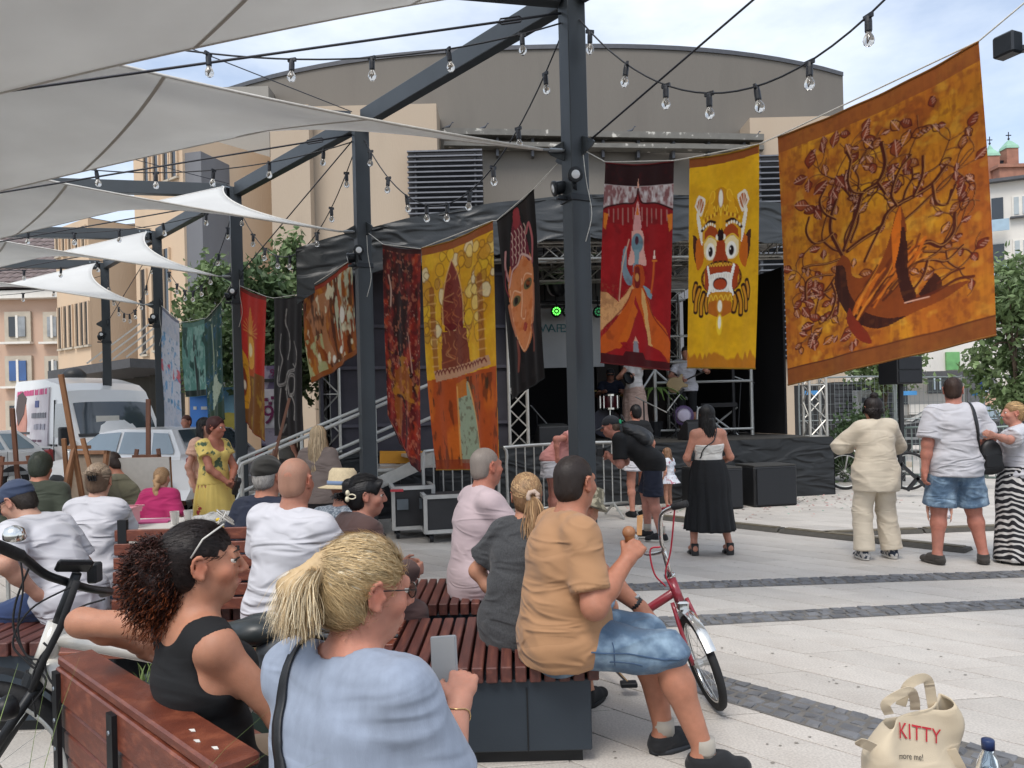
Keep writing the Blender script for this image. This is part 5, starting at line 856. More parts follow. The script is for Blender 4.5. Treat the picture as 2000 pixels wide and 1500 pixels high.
def art_buddha(P):
 n = lambda *q: [(x/100, y/100) for x, y in q]; P.blotch('#c9341e', 6, .45, .7, .6, 2); P.poly(n((0, 52), (40, 55), (100, 56), (100, 100), (0, 100)), '#7a4a1c', wob=.04); P.poly(n((0, 50), (20, 46), (44, 58), (52, 76), (36, 88), (10, 90), (0, 84)), '#c98a1e', sm=3); P.poly(n((35, 30), (50, 26), (66, 32), (70, 56), (60, 60), (40, 58)), '#b5501c', sm=3); P.poly(n((42, 33), (60, 33), (66, 50), (52, 56), (38, 50)), '#d99a3a', sm=3); P.ell(.51, .42, .07, .05, '#e6d2a0'); P.poly(n((42, 22), (50, 10), (58, 22), (56, 30), (44, 30)), '#c9742a', sm=3); [P.line(n((50, 30), (50+26*math.cos(a), 28-9*math.sin(a))), .012, '#d9a04a', a=.7, sm=0) for a in np.linspace(-.3, 3.4, 11)]; P.mix(((P.x > .5) & (P.y > .62))*np.clip((P.fbm(9, 8, 1.5, .6)-.5)/.1, 0, 1), '#a8862e', .7); P.mix(((P.x < .5) & (P.y > .5))*np.clip((P.fbm(14, 12, .5, 2.)-.55)/.08, 0, 1), '#8a5214', .5); P.line(n((22, 62), (26, 70), (22, 78)), .1, '#7a3014'); P.ell(.24, .72, .04, .035, '#d9c8b0'); P.band(0, .025, '#7a2418')
def art_vine(P):
 n = lambda *q: [(x/100, y/100) for x, y in q]; st = P.noise(10, 3, 1, .05); P.mix((st > .6)*1., '#131012', .5); G = '#a59e98'
 for pts, w in ((((45, 8), (42, 18), (55, 26), (58, 36), (50, 44)), .035), (((28, 26), (24, 36), (34, 44), (28, 52), (22, 60)), .03), (((72, 32), (84, 40), (80, 50), (68, 48)), .03), (((20, 50), (16, 62), (40, 62), (50, 54), (74, 52)), .05), (((44, 66), (56, 56), (74, 58), (70, 68), (56, 70), (50, 62)), .06), (((30, 66), (24, 80), (20, 90), (30, 97), (40, 92)), .04), (((60, 70), (70, 78), (66, 88)), .035), (((44, 68), (48, 78), (44, 86)), .025)): P.line(n(*pts), w, G, a=.75); P.line(n(*[(x+2, y) for x, y in pts]), w*.35, '#2a2422', a=.8)
 P.blotch('#17120f', 12, .5, .66, .45, 9)
def art_tiger(P):
 n = lambda *q: [(x/100, y/100) for x, y in q]; P.blotch('#7a3414', 6, .45, .62, .9, 2, 1.4, .6); P.blotch('#b5701e', 8, .52, .64, .7, 5, 1.5, .6); P.poly(n((8, 30), (30, 12), (60, 14), (48, 34), (40, 44), (44, 70), (56, 92), (40, 94), (30, 70), (22, 60)), '#a8704a', sm=3, wob=.05); P.poly(n((60, 20), (76, 22), (74, 50), (84, 84), (70, 90), (60, 60)), '#9a4a1c', sm=3, wob=.05)
 P.blotch('#3a1a0e', 9, .56, .62, .8, 13, 1.8, .6); P.blotch('#d9cfae', 9, .64, .7, .85, 17, 1.5, .7); m_ = (P.x < .32) & (P.y > .55); P.mix(m_*np.clip((P.fbm(13, 21, 1.5, .6)-.48)/.08, 0, 1), '#a9ac7a', .85); m_ = (P.x > .62) & (P.y < .75); P.mix(m_*np.clip((P.fbm(12, 25, 1.5, .5)-.5)/.08, 0, 1), '#b9bda0', .85); P.ell(.78, .5, .05, .09, '#ded6c8'); P.ell(.47, .88, .05, .04, '#ded6c8'); P.ell(.66, .84, .05, .04, '#ded6c8'); P.band(0, .05, '#8a2f1c'); P.band(.94, 1, '#8a4a1c')
def art_white(P):
 P.blotch('#8fa6c8', 4, .6, .75, .3, 2); P.blotch('#4f93c4', 9, .6, .66, .8, 6, 1., .8); P.blotch('#3f7a9c', 14, .62, .68, .7, 9); m_ = (P.y > .42) & (P.y < .52); P.mix(m_*np.clip((P.fbm(9, 14)-.5)/.06, 0, 1), '#c9404a', .85); P.mix(np.clip((.12-P.y)/.02, 0, 1)*0, '#ffffff'); P.mix(((P.y < .18) | (P.y > .75))*1., '#b9bac4', .75); P.band(0, .02, '#77788a')
def art_teal(P): P.blotch('#86aaa0', 10, .5, .58, .9, 2, 1.4, .7); P.blotch('#1c3a34', 8, .56, .62, .9, 7, 1.3, .7); P.line([(.5, .5), (.52, .7), (.48, .9)], .12, '#16221f'); P.line([(.5, .2), (.46, .36)], .1, '#1f3430'); P.band(0, .06, '#4f7268'); P.band(.92, 1, '#222c28')
def art_green(P): P.blotch('#2f5a78', 5, .48, .6, .7, 2); P.blotch('#26443a', 7, .5, .6, .8, 5); P.poly([(.3, .62), (.6, .55), (.9, .7), (.7, .8), (.3, .84)], '#a5b09a', wob=.05); P.mix(((P.y > .55) & (P.y < .84))*np.clip((P.fbm(14, 8)-.62)/.05, 0, 1), '#4a5a4a', .8); P.line([(.4, .1), (.5, .4), (.42, .6)], .08, '#9aa78a', a=.8); P.blotch('#c9cbb0', 12, .68, .73, .6, 14); P.band(0, .03, '#24382f'); P.band(.83, 1, '#33422f', .85); P.line([(.45, .84), (.45, 1)], .05, '#5a6a4a', sm=0)
BANM = mat('batik cloth', '#ffffff', .85, 0, .06, 25, .18, 260, attr='Col', spec=.2, sheen=.1, transl=.16)
BAN = [(0, 'goddess', 'red batik banner with a pointed crowned figure right of the nearest post', (1183, 318), (1316, 315), (1172, 708), (1308, 723), '#9c1a1e', art_goddess, 112, 330), (0, 'mask', 'yellow batik banner with a wide eyed fanged mask', (1346, 310), (1483, 283), (1340, 718), (1478, 720), '#dba419', art_mask, 128, 380), (0, 'tree', 'large ochre batik banner with a leafy tree at the right', (1518, 268), (1912, 82), (1535, 752), (1951, 655), '#c2791e', art_tree, 250, 340),
       (1, 'darkred', 'narrow dark red batik banner right of the second post', (748, 478), (822, 487), (757, 885), (820, 922), '#5a1616', art_darkred, 74, 280), (1, 'temple', 'gold and orange batik banner with a domed temple', (824, 485), (962, 432), (850, 918), (975, 918), '#d39a1e', art_temple, 116, 300), (1, 'face', 'black batik banner with an orange face in a tall headdress', (970, 432), (1043, 370), (1000, 780), (1068, 738), '#191413', art_face, 84, 280),
       (2, 'buddha', 'red and ochre batik banner beside the third post', (460, 555), (520, 580), (463, 812), (515, 862), '#b8281e', art_buddha, 64, 220), (2, 'vine', 'black batik banner with grey curling vines', (535, 583), (590, 575), (540, 850), (592, 853), '#1f1a1b', art_vine, 64, 220), (2, 'tiger', 'short brown batik banner with streaky animal shapes', (592, 570), (686, 508), (607, 748), (698, 690), '#94501e', art_tiger, 90, 150),
       (3, 'white', 'pale white batik banner with blue blots beside the fourth post', (318, 600), (350, 628), (313, 838), (356, 862), '#c4c6d0', art_white, 44, 170), (3, 'teal', 'short teal batik banner with dark swirls', (357, 630), (400, 622), (362, 775), (403, 772), '#5d8a80', art_teal, 54, 120), (3, 'green', 'narrow dark green batik banner above the woman in yellow', (400, 625), (432, 590), (405, 847), (438, 818), '#2a4a44', art_green, 44, 170)]
ropes = {}
for bay, nm, label, TL, TR, BL, BR, base, art, w, h in BAN:
 p, q = POST[bay+1], POST[bay]; tl, tr, bl, br = (onplane(*c, p, q) for c in (TL, TR, BL, BR)); ropes.setdefault(bay, []).append((tl, tr))
 P = Paint(w, h, np.linalg.norm(bl-tl)/np.linalg.norm(tr-tl), base); art(P); nrm = unit(np.cross(tr-tl, V3(0, 0, 1)))
 U_, V_ = P.x[..., None], P.y[..., None]; S = (1-V_)*((1-U_)*tl+U_*tr)+V_*((1-U_)*bl+U_*br); sd = hash(nm) % 7 if False else len(nm)+bay
 wv = (.012*np.sin(U_*9+sd)*(.3+V_)+.02*np.sin(V_*3.2+sd)*V_+.02*np.sin(U_*3+V_*2.3+sd*2)*V_+.006*np.sin(U_*24+sd+V_*1.5)*(.5+V_))*np.linalg.norm(tr-tl)*1.2; S = S+wv*nrm
 if nm == 'darkred': cor = np.clip(1-(U_*1.1+(1-V_)*5.5), 0, 1); S = S+cor*(V3(0, 0, .16)+(tr-tl)*.15-nrm*.08)
 S[..., 2] -= (.03*np.sin(U_[..., 0]*math.pi)*(1-P.y))*np.linalg.norm(tr-tl)
 idx = np.arange(w*h).reshape(h, w); f = np.stack([idx[:-1, :-1], idx[1:, :-1], idx[1:, 1:], idx[:-1, 1:]], -1).reshape(-1, 4); t = thing('batik_banner', label, 'banner', tuple(tl*V3(1, 1, 0)), group='batik banners hung between the pergola posts')
 me = rawmesh('cloth', S.reshape(-1, 3), f, True); setcol(me, P.c.reshape(-1, 3)); put('cloth', me, BANM, t); hc = lin(P.rgb(base))*.35
 for row, nmh in ((S[0], 'top_hem'), (S[-1], 'bottom_hem')): b = B(); b.tube(row[::6] if (w-1) % 6 == 0 else list(row[::6])+[row[-1]], .007, 6); b.build(nmh, mat('hem '+nm, tuple(hc), .85), t, True)
for bay, prs in ropes.items():
 pts = [POST[bay+1]+V3(0, 0, ZC-.02)-LD*.1]; [pts.extend((a, c)) for a, c in prs]; pts.append(POST[bay]+V3(0, 0, ZC)+LD*.1); t = thing('banner_rope', 'white rope carrying the %s' % ('mask, crowned figure and tree banners', 'temple and face banners', 'red, vine and tiger banners', 'white, teal and green banners')[bay], 'rope', tuple(pts[0]*V3(1, 1, 0)), group='ropes carrying the banners'); b = B(); b.tube([a+V3(0, 0, .006) for a in pts], .005, 6); b.build('line', CORDM, t, True)
 b = B(); b.tube(smooth_path([pts[0], pts[0]+V3(.02, -.06, -.3), pts[0]+V3(.06, -.08, -.6), pts[0]+V3(.0, -.08, -.85)], 5), .004, 5); b.build('loose_end', CORDM, t, True)
# == figures: bodies grown from a distance field
def cone(a, b, r1, r2, n=None, s=1., cut=None): return ('c', np.asarray(a, float), np.asarray(b, float), r1, r2, None if n is None else unit(n), s, cut)
def ell(c, r, M=None, cut=None): return ('e', np.asarray(c, float), np.asarray(r, float), None if M is None else np.asarray(M, float), cut)
def pbox(p, pad):
 if p[0] == 'c': r = max(p[3], p[4])*max(1, p[6])+pad; return np.minimum(p[1], p[2])-r, np.maximum(p[1], p[2])+r
 r = (max(p[2]) if p[3] is not None else p[2])+pad; return p[1]-r, p[1]+r
def pval(p, X):
 if p[0] == 'c':
  a, b, r1, r2, n, s = p[1:7]; d = b-a; L2 = max(d @ d, 1e-9); q = X-a.astype(np.float32); t = np.clip((q @ d.astype(np.float32))/L2, 0, 1); q = q-t[..., None]*d.astype(np.float32); m = np.einsum('...i,...i', q, q)
  if n is not None: w = q @ n.astype(np.float32); m = m+w*w*(1/(s*s)-1)
  v = np.sqrt(m)-(r1+(r2-r1)*t); cut = p[7]
 else:
  q = X-p[1].astype(np.float32)
  if p[3] is not None: q = q @ p[3].astype(np.float32)
  r = p[2].astype(np.float32); k0 = np.sqrt((q/r)**2 @ np.ones(3, np.float32)); k1 = np.sqrt((q/(r*r))**2 @ np.ones(3, np.float32)); v = k0*(k0-1)/np.maximum(k1, 1e-6); cut = p[4]
 if cut is not None:
  for o, nn in cut: v = np.maximum(v, (X-np.asarray(o, np.float32)) @ np.asarray(unit(nn), np.float32))
 return v
def grow(prims, h, k=.03, sub=(), cuts=(), post=None):
 "surface nets over a smooth union of the prims; sub = [(prim, k)], cuts = half spaces removed"
 lo = np.min([pbox(p, .03)[0] for p in prims], 0); hi = np.max([pbox(p, .03)[1] for p in prims], 0); n = np.ceil((hi-lo)/h).astype(int)+2
 f = np.full(n, .2, np.float32); ax = [(lo[i]+np.arange(n[i])*h).astype(np.float32) for i in range(3)]
 def region(p, pad):
  a, b = pbox(p, pad); i0 = np.clip(((a-lo)/h).astype(int), 0, n-1); i1 = np.clip(((b-lo)/h).astype(int)+2, 1, n); s = tuple(slice(i0[i], i1[i]) for i in range(3))
  return s, np.stack(np.meshgrid(*[ax[i][s[i]] for i in range(3)], indexing='ij'), -1)
 for p in prims:
  kk = min(k, .9*(min(p[3], p[4]) if p[0] == 'c' else min(p[2])))+1e-4; s, X = region(p, kk+h*2); v = pval(p, X); g = f[s]; w = np.maximum(kk-np.abs(g-v), 0)/kk; f[s] = np.minimum(g, v)-w*w*kk*.25
 for p, kk in sub:
  s, X = region(p, kk+h*2); v = -pval(p, X); g = f[s]; w = np.maximum(kk-np.abs(g-v), 0)/kk; f[s] = np.maximum(g, v)+w*w*kk*.25
 if len(cuts):
  X = np.stack(np.meshgrid(*ax, indexing='ij'), -1)
  for o, nn in cuts: np.maximum(f, (X-np.asarray(o, np.float32)) @ np.asarray(unit(nn), np.float32), out=f)
 f[[0, -1]] = .2; f[:, [0, -1]] = .2; f[:, :, [0, -1]] = .2
 s = f < 0; c = np.zeros(n-1, np.int8)
 for dx in (0, 1):
  for dy in (0, 1):
   for dz in (0, 1): c += s[dx:n[0]-1+dx, dy:n[1]-1+dy, dz:n[2]-1+dz]
 act = (c > 0) & (c < 8); ii = np.argwhere(act); idx = np.full(n-1, -1, np.int32); idx[act] = np.arange(len(ii)); offs = [(a, b, d) for a in (0, 1) for b in (0, 1) for d in (0, 1)]
 val = np.stack([f[ii[:, 0]+a, ii[:, 1]+b, ii[:, 2]+d] for a, b, d in offs], 1); pos = np.zeros((len(ii), 3)); cnt = np.zeros(len(ii))
 for i, a in enumerate(offs):
  for j in range(i+1, 8):
   b = offs[j]
   if sum(abs(a[q]-b[q]) for q in range(3)) != 1: continue
   m = (val[:, i] < 0) != (val[:, j] < 0); t = np.where(m, val[:, i]/np.where(m, val[:, i]-val[:, j], 1), 0)[:, None]; pos += np.where(m[:, None], np.array(a)+t*(np.array(b)-np.array(a)), 0); cnt += m
 v = lo+(ii+pos/cnt[:, None])*h; fs = []
 for d in range(3):
  e0 = [slice(1, -1)]*3; e0[d] = slice(0, n[d]-1); e1 = list(e0); e1[d] = slice(1, n[d]); a = s[tuple(e0)]; b = s[tuple(e1)]; m = np.argwhere(a != b)
  if not len(m): continue
  o = np.ones(3, int); o[d] = 0; m = m+o; inside = s[m[:, 0], m[:, 1], m[:, 2]]; d1, d2 = [(1, 2), (2, 0), (0, 1)][d]; u1 = np.eye(3, dtype=int)[d1]; u2 = np.eye(3, dtype=int)[d2]
  q = np.stack([idx[tuple((m-u1-u2).T)], idx[tuple((m-u2).T)], idx[tuple(m.T)], idx[tuple((m-u1).T)]], 1); q[~inside] = q[~inside][:, ::-1]; fs.append(q)
 return v, np.concatenate(fs)
def vnormals(v, f):
 e = np.cross(v[f[:, 2]]-v[f[:, 0]], v[f[:, 3]]-v[f[:, 1]]); n = np.zeros_like(v)
 for k in range(4):
  for a in range(3): n[:, a] += np.bincount(f[:, k], e[:, a], len(v))
 return n/np.maximum(np.linalg.norm(n, axis=1), 1e-12)[:, None]
def relax(v, f, it=1, w=.5):
 for _ in range(it):
  a = np.zeros_like(v); c = np.zeros(len(v))
  for k in range(4):
   i, j = f[:, k], f[:, (k+1) % 4]
   for d in range(3): a[:, d] += np.bincount(i, v[j, d], len(v))+np.bincount(j, v[i, d], len(v))
   c += np.bincount(i, minlength=len(v))+np.bincount(j, minlength=len(v))
  v = v*(1-w)+w*a/np.maximum(c, 1)[:, None]
 return v
def folds(v, f, amp, sc=7., seed=0, ax=(0, 0, 1)):
 "creases: ridged noise stretched across the given axis"
 if amp <= 0: return v
 n = vnormals(v, f); p = v*sc*.62; w = np.stack([vnoise(p*.7+9*k, seed+k) for k in range(3)], 1)*2.2; st = np.array((.55, .55, 1.5)) if abs(ax[2]) > .5 else np.array((1.3, 1.3, .5))
 r = vnoise((p+w)*st, seed+5); r2 = vnoise((p*1.9+w)*st[::-1], seed+6); d = (1-np.abs(2*r-1))**1.6*1.0+(1-np.abs(2*r2-1))**2*.22-.5; return v+n*(d*amp)[:, None]
SKINM = mat('skin', '#c99b82', .52, 0, .09, 30, .3, 260, attr='Col', spec=.35); SKINM.node_tree.nodes['Principled BSDF'].inputs['Subsurface Weight'].default_value = .12; SKINM.node_tree.nodes['Principled BSDF'].inputs['Subsurface Scale'].default_value = .012; SKINM.node_tree.nodes['Principled BSDF'].inputs['Subsurface Radius'].default_value = (1, .35, .2)
HAIRM = {}
def hairmat(c):
 if c not in HAIRM: HAIRM[c] = mat('hair '+c, c, .55, 0, .12, 20, .5, 120, isl=.35, stretch=(1, 1, .25), spec=.4)
 return HAIRM[c]
def cloth(name, c, rough=.85, **k):
 k.setdefault('var', .07); k.setdefault('vs', 7); k.setdefault('bump', .12); k.setdefault('bs', 300); k.setdefault('wr', .3); k.setdefault('wrs', 6.); k.setdefault('sheen', .12); return mat('cloth '+name, c, rough, **k)
def ik(a, c, l1, l2, hint):
 a, c = np.asarray(a, float), np.asarray(c, float); d = c-a; L = np.linalg.norm(d); mxl = (l1+l2)*.995
 if L > mxl: c = a+d/L*mxl; d = c-a; L = mxl
 u = d/L; x = (l1*l1-l2*l2+L*L)/(2*L); h = math.sqrt(max(l1*l1-x*x, 0)); n = np.asarray(hint, float); n = unit(n-u*(n @ u)); return a+u*x+n*h, c
def rotm(yaw=0., pitch=0., roll=0.):
 "columns right, forward, up; yaw turns left, pitch nods down, roll tilts to the right"
 return np.array(Matrix.Rotation(yaw, 3, 'Z') @ Matrix.Rotation(-pitch, 3, 'X') @ Matrix.Rotation(roll, 3, 'Y'))
class Person:
 """label, base (seat or foot point), yaw (0 looks along +y), height; joints in the person's own axes (x right, y forward, z up)"""
 def __init__(s, label, base, yaw, H=1.7, sex='f', sit=None, lean=0., tilt=0., twist=0., hy=0., hp=0., hr=0., wl=None, wr=None, el=(-.5, -.6, -.6), er=(.5, -.6, -.6), al=None, ar=None, kl=None, kr=None,
                 fat=1., skin='#c99b82', vox=.012, curl=(.5, .5), hd=(None, None), pn=(None, None), toe=(0., 0.), name='person', group=None, lips='#b06a60', sh=1.):
  s.t = thing(name, label, 'person', tuple(base), 0., group); s.base = np.asarray(base, float); s.M = rotm(yaw); s.vox = vox; s.skin = skin; s.sex = sex; k = s.k = H/1.75; s.lips = lips; s.fat = fat; s.sat = sit is not None
  W = lambda p: s.base+s.M @ (np.asarray(p, float)); s.W = W; fm = sex == 'f'; LL = lambda p: s.M.T @ (np.asarray(p[1:], float)-s.base) if p is not None and isinstance(p[0], str) else p
  wl, wr, al, ar = LL(wl), LL(wr), LL(al), LL(ar)
  pz = (.93*k if sit is None else sit+.1*k); pv = V3(0, 0, pz)
  T = rotm(0, lean, tilt); T2 = T @ rotm(twist*.6); U, Rr, Ff = T2[:, 2], T2[:, 0], T2[:, 1]; Rp, Fp = T[:, 0], T[:, 1]
  bend = lambda q: pv+(T[:, 2]*q*.55+unit(T[:, 2]*.9+V3(0, 0, .1))*q*.45)*k
  wa, chs, nb = bend(.16), bend(.33), bend(.5); s.pv, s.nb, s.U, s.Rr, s.Ff = pv, nb, U, Rr, Ff; shw = (.145 if fm else .168)*sh*k; sl, sr = nb-Rr*shw-U*.05*k, nb+Rr*shw-U*.05*k
  wl = V3(-.25*k, .04*k, pz-.05*k) if wl is None else np.asarray(wl); wr = V3(.25*k, .04*k, pz-.05*k) if wr is None else np.asarray(wr); ua, fa = .285*k, .25*k
  e1, w1 = ik(sl, wl, ua, fa, el); e2, w2 = ik(sr, wr, ua, fa, er); hpw = .095*k; h1, h2 = pv-Rp*hpw, pv+Rp*hpw; tl, cl = .43*k, .42*k
  if al is None: al = V3(-.11*k, 0, .085*k) if sit is None else V3(-.12*k, .48*k, .085*k)
  if ar is None: ar = V3(.11*k, 0, .085*k) if sit is None else V3(.12*k, .48*k, .085*k)
  kn = (0, 1, .05) if sit is None else (0, .6, 1); k1, a1 = ik(h1, al, tl, cl, kl or kn); k2, a2 = ik(h2, ar, tl, cl, kr or kn)
  s.J = dict(sl=sl, sr=sr, el=e1, er=e2, wl=w1, wr=w2, hl=h1, hr=h2, kl=k1, kr=k2, al=a1, ar=a2, pv=pv, wa=wa, ch=chs, nb=nb)
  g = fat; c = lambda a, b, r1, r2, n=None, q=1., cut=None: cone(W(a), W(b), r1*k, r2*k, None if n is None else s.M @ n, q, cut)
  s.torso = [c(pv-Rp*.05*k, pv+Rp*.05*k, .125*g, .125*g, Fp, .85), c(pv+T[:, 2]*.03*k, wa, .135*g, (.118 if fm else .13)*g, Fp, .78), c(wa-Rp*.03*k, wa+Rp*.03*k, (.1 if fm else .115)*g, (.1 if fm else .115)*g, Ff, .85), c(wa, chs, (.115 if fm else .128)*g, (.135 if fm else .15)*g, Ff, .72),
                   c(chs-Rr*.05*k, chs+Rr*.05*k, (.11 if fm else .125)*g**.6, (.11 if fm else .125)*g**.6, Ff, .9), c(chs, nb-U*.08*k, (.135 if fm else .15)*g**.5, .1, Ff, .72), c(sl, sr, .054, .054), c(nb-U*.045*k-Rr*.07*k, nb-U*.045*k+Rr*.07*k, .07, .07, Ff, .9)]
  if g > 1.12: s.torso.append(ell(W(wa*.5+pv*.5+Fp*.09*k), V3(.14, .1, .12)*k*g, s.M @ T))
  if fm: s.torso += [ell(W(chs+Ff*.075*k+Rr*e*.065*k+U*.02*k), V3(.062, .062, .065)*k) for e in (-1, 1)]
  ar_ = .92 if fm else 1.06; ar_ *= g**.35; s.arms = {'l': [c(sl, e1, .052*ar_, .041*ar_), c(e1, (e1*.6+w1*.4), .042*ar_, .041*ar_), c((e1*.6+w1*.4), w1, .04*ar_, .027*ar_)], 'r': [c(sr, e2, .052*ar_, .041*ar_), c(e2, (e2*.6+w2*.4), .042*ar_, .041*ar_), c((e2*.6+w2*.4), w2, .04*ar_, .027*ar_)]}
  lg = (1. if fm else 1.04)*g**.45; s.legs = {}
  for q, hj, kj, aj in (('l', h1, k1, a1), ('r', h2, k2, a2)):
   bk = unit(np.cross(np.cross(kj-hj, aj-kj)+1e-6, aj-kj)); cm = kj*.68+aj*.32; s.legs[q] = [c(hj, kj, .088*lg, .06*lg), c(kj, cm, .056*lg, .058*lg), c(cm, aj, .056*lg, .035*lg)]
  HM = s.HM = rotm(hy, hp, hr); hk = s.hk = k*(1.0 if H > 1.2 else 1.22 if H > .8 else 1.3); hc = s.hc = nb+unit(U*.5+V3(0, 0, .5))*.055*k+Ff*.02*k+HM @ (V3(0, .018, .1)*hk); hw = s.hw = lambda p: W(hc+HM @ (np.asarray(p, float)*hk)); HW = s.HW = s.M @ HM
  E = lambda p, r: ell(hw(p), V3(*r)*hk, HW); C = lambda a, b, r1, r2: cone(hw(a), hw(b), r1*hk, r2*hk)
  jw = .9 if fm else 1.05
  s.head = [E((0, -.018, .036), (.074, .092, .084)), E((0, .024, -.03), (.058*jw, .07, .084)), E((0, .058, -.089), (.03*jw, .028, .024)), E((-.04*jw, .008, -.062), (.02, .038, .032)), E((.04*jw, .008, -.062), (.02, .038, .032)), C((-.03, .08, .028), (.03, .08, .028), .013, .013), E((-.04, .058, -.022), (.023, .026, .024)), E((.04, .058, -.022), (.023, .026, .024))]
  s.feat = [C((0, .09, .022), (0, .114, -.02), .0085, .0115), E((-.011, .1, -.026), (.009, .011, .008)), E((.011, .1, -.026), (.009, .011, .008)), C((-.018, .087, -.06), (0, .096, -.057), .006, .0085), C((.018, .087, -.06), (0, .096, -.057), .006, .0085), C((-.015, .086, -.07), (.015, .086, -.07), .0085, .0085)]
  s.ears = [E((e*.077, -.004, -.003), (.006, .017, .028)) for e in (-1, 1)]
  for e in (-1, 1):
   rg_ = [(e*(.081+.004*math.sin(a)), -.008-.0185*math.cos(a)*(1 if math.cos(a) > 0 else .75), .001+.03*math.sin(a)) for a in np.linspace(-1.9, 2.2, 9)]; s.ears += [C(rg_[i], rg_[i+1], .005, .005) for i in range(8)]+[E((e*.08, .0, -.029), (.006, .008, .009)), E((e*.079, .011, -.004), (.005, .005, .008))]
  s.feat += [E((e*.031, .0835, .018), (.016, .01, .0055)) for e in (-1, 1)]+[E((e*.031, .0825, .001), (.015, .008, .004)) for e in (-1, 1)]; s.esub = [(E((e*.031, .102, .0095), (.013, .014, .007)), .008) for e in (-1, 1)]+[(E((e*.088, -.001, -.002), (.008, .009, .015)), .004) for e in (-1, 1)]+[(C((-.02, .103, -.0645), (.02, .103, -.0645), .0022, .0022), .003)]
  s.neck = [cone(W(nb-U*.04*k), hw((0, -.022, -.06)), (.051 if fm else .062)*k*g**.3, (.045 if fm else .056)*k*g**.3), cone(hw((0, .0, -.075)), W(nb+Ff*.02*k), .042*k, .05*k)]
  s.hands = []
  for q, e, w, cu, hdir, pnn in (('l', e1, w1, curl[0], hd[0], pn[0]), ('r', e2, w2, curl[1], hd[1], pn[1])): s.hands += s.hand(q, e, w, cu, hdir, pnn)
  s.feet = []
  for q, aj, tw in (('l', a1, toe[0]), ('r', a2, toe[1])): fd = rotm(tw) @ V3(0, 1, 0); s.feet += [c(aj-V3(0, .02, .04)*k, aj+fd*.13*k-V3(0, 0, .055)*k, .036, .03), c(aj-fd*.03*k-V3(0, 0, .04)*k, aj, .034, .035)]
  s.fdir = {'l': rotm(toe[0]) @ V3(0, 1, 0), 'r': rotm(toe[1]) @ V3(0, 1, 0)}
 def hand(s, q, e, w, cu, hdir=None, pn=None):
  k = s.k*(1. if s.sex == 'm' else .93); W = s.W; d = unit(w-e) if hdir is None else unit(hdir); sd = -1 if q == 'l' else 1; p = V3(-sd, 0, 0) if pn is None else np.asarray(pn, float); p = unit(p-d*(p @ d)); x = np.cross(d, p)*sd       # p: out of the palm, x: towards the thumb
  if x @ V3(0, 1, 0) < 0 and pn is None: x = -x
  c = lambda a, b, r1, r2: cone(W(a), W(b), r1*k, r2*k); P = [c(w, w+(d*.05+x*.018)*k, .026, .02), c(w, w+(d*.05-x*.02)*k, .026, .019), c(w+(d*.045+x*.026)*k, w+(d*.085+x*.03)*k, .014, .012), c(w+d*.045*k, w+d*.088*k, .015, .012), c(w+(d*.045-x*.026)*k, w+(d*.08-x*.03)*k, .014, .011)]
  for i, (o, L) in enumerate(((.03, .07), (.01, .078), (-.011, .073), (-.03, .058))):
   a = w+(d*(.086-.004*abs(i-1))+x*o)*k; ang = 0
   for j, f_ in enumerate((.45, .32, .23)): ang += cu*(1.1, 1.25, .8)[j]; b = a+(d*math.cos(ang)+p*math.sin(ang))*L*f_*k; P.append(c(a, b, .0092-.0008*j, .0085-.0008*j)); a = b
  a = w+(d*.02+x*.03)*k; b = a+(d*.035+x*.028+p*.012)*k; P += [c(a, b, .013, .0105), c(b, b+unit(d*.8+x*(.35-.5*cu)+p*(.2+.6*cu))*.034*k, .0105, .0085)]; return P
 def body(s, vox=None, face=True, legs=True, tint=None, sleeve_skin=True):
  P = s.torso+s.neck+s.arms['l']+s.arms['r']+s.hands+s.head+(s.feat if face else [])+s.ears
  if legs: P = P+s.legs['l']+s.legs['r']+s.feet
  h = vox or s.vox; v, f = grow(P, h, .04, s.esub if face and h < .0085 else []); v = relax(v, f, 1, .35); me = rawmesh('body', v, f, True)
  base = np.array(hx(s.skin))*np.array((.84, .84, .82)); col = np.tile(base, (len(v), 1)); dl = np.linalg.norm(v-s.hw((0, .1, -.064)), axis=1)/s.hk; w = np.clip(1-(dl-.012)/.012, 0, 1)[:, None]*(.7 if s.sex == 'f' else .25); col = col*(1-w)+np.array(hx(s.lips))*w
  for c, r, t in [((.045, .07, -.03), .03, (1.07, .9, .88)), ((-.045, .07, -.03), .03, (1.07, .9, .88)), ((0, .11, -.02), .02, (1.06, .9, .88)), ((.08, -.01, 0), .03, (1.08, .86, .84)), ((-.08, -.01, 0), .03, (1.08, .86, .84))]:
   w = np.exp(-(np.linalg.norm(v-s.hw(c), axis=1)/s.hk/r)**2)[:, None]; col = col*(1-w)+col*np.array(t)*w
  n = vnoise(v*14, 3)[:, None]; n2 = vnoise(v*5, 8)[:, None]; col = col*(.9+.2*n)*(np.array((1.03, .97, .95))**(n2*2-1))*np.array((1, .985, .98))**(n*2)
  if tint is not None: col = tint(v, col)
  setcol(me, np.clip(col, 0, 1)); s.bo = put('body', me, SKINM, s.t); return s.bo
 def eyes(s):
  EW = mat('eye white', '#d9d2c8', .2, 0, .03, 5); EI = mat('iris brown', '#2b1c14', .15, 0, .1, 50)
  for e in (-1, 1):
   b = B(); c = s.hw((e*.031, .0785, .0095)); b.ball(c, .012*s.hk, 12, 8); o = b.build('eye', EW, s.t, True); b = B(); ax = s.HW @ V3(e*.05, 1, 0); b.lathe([(.0001, .0131*s.hk), (.0045*s.hk, .0126*s.hk), (.0062*s.hk, .0112*s.hk)], c, 10, ax); b.build('iris', EI, o, True)
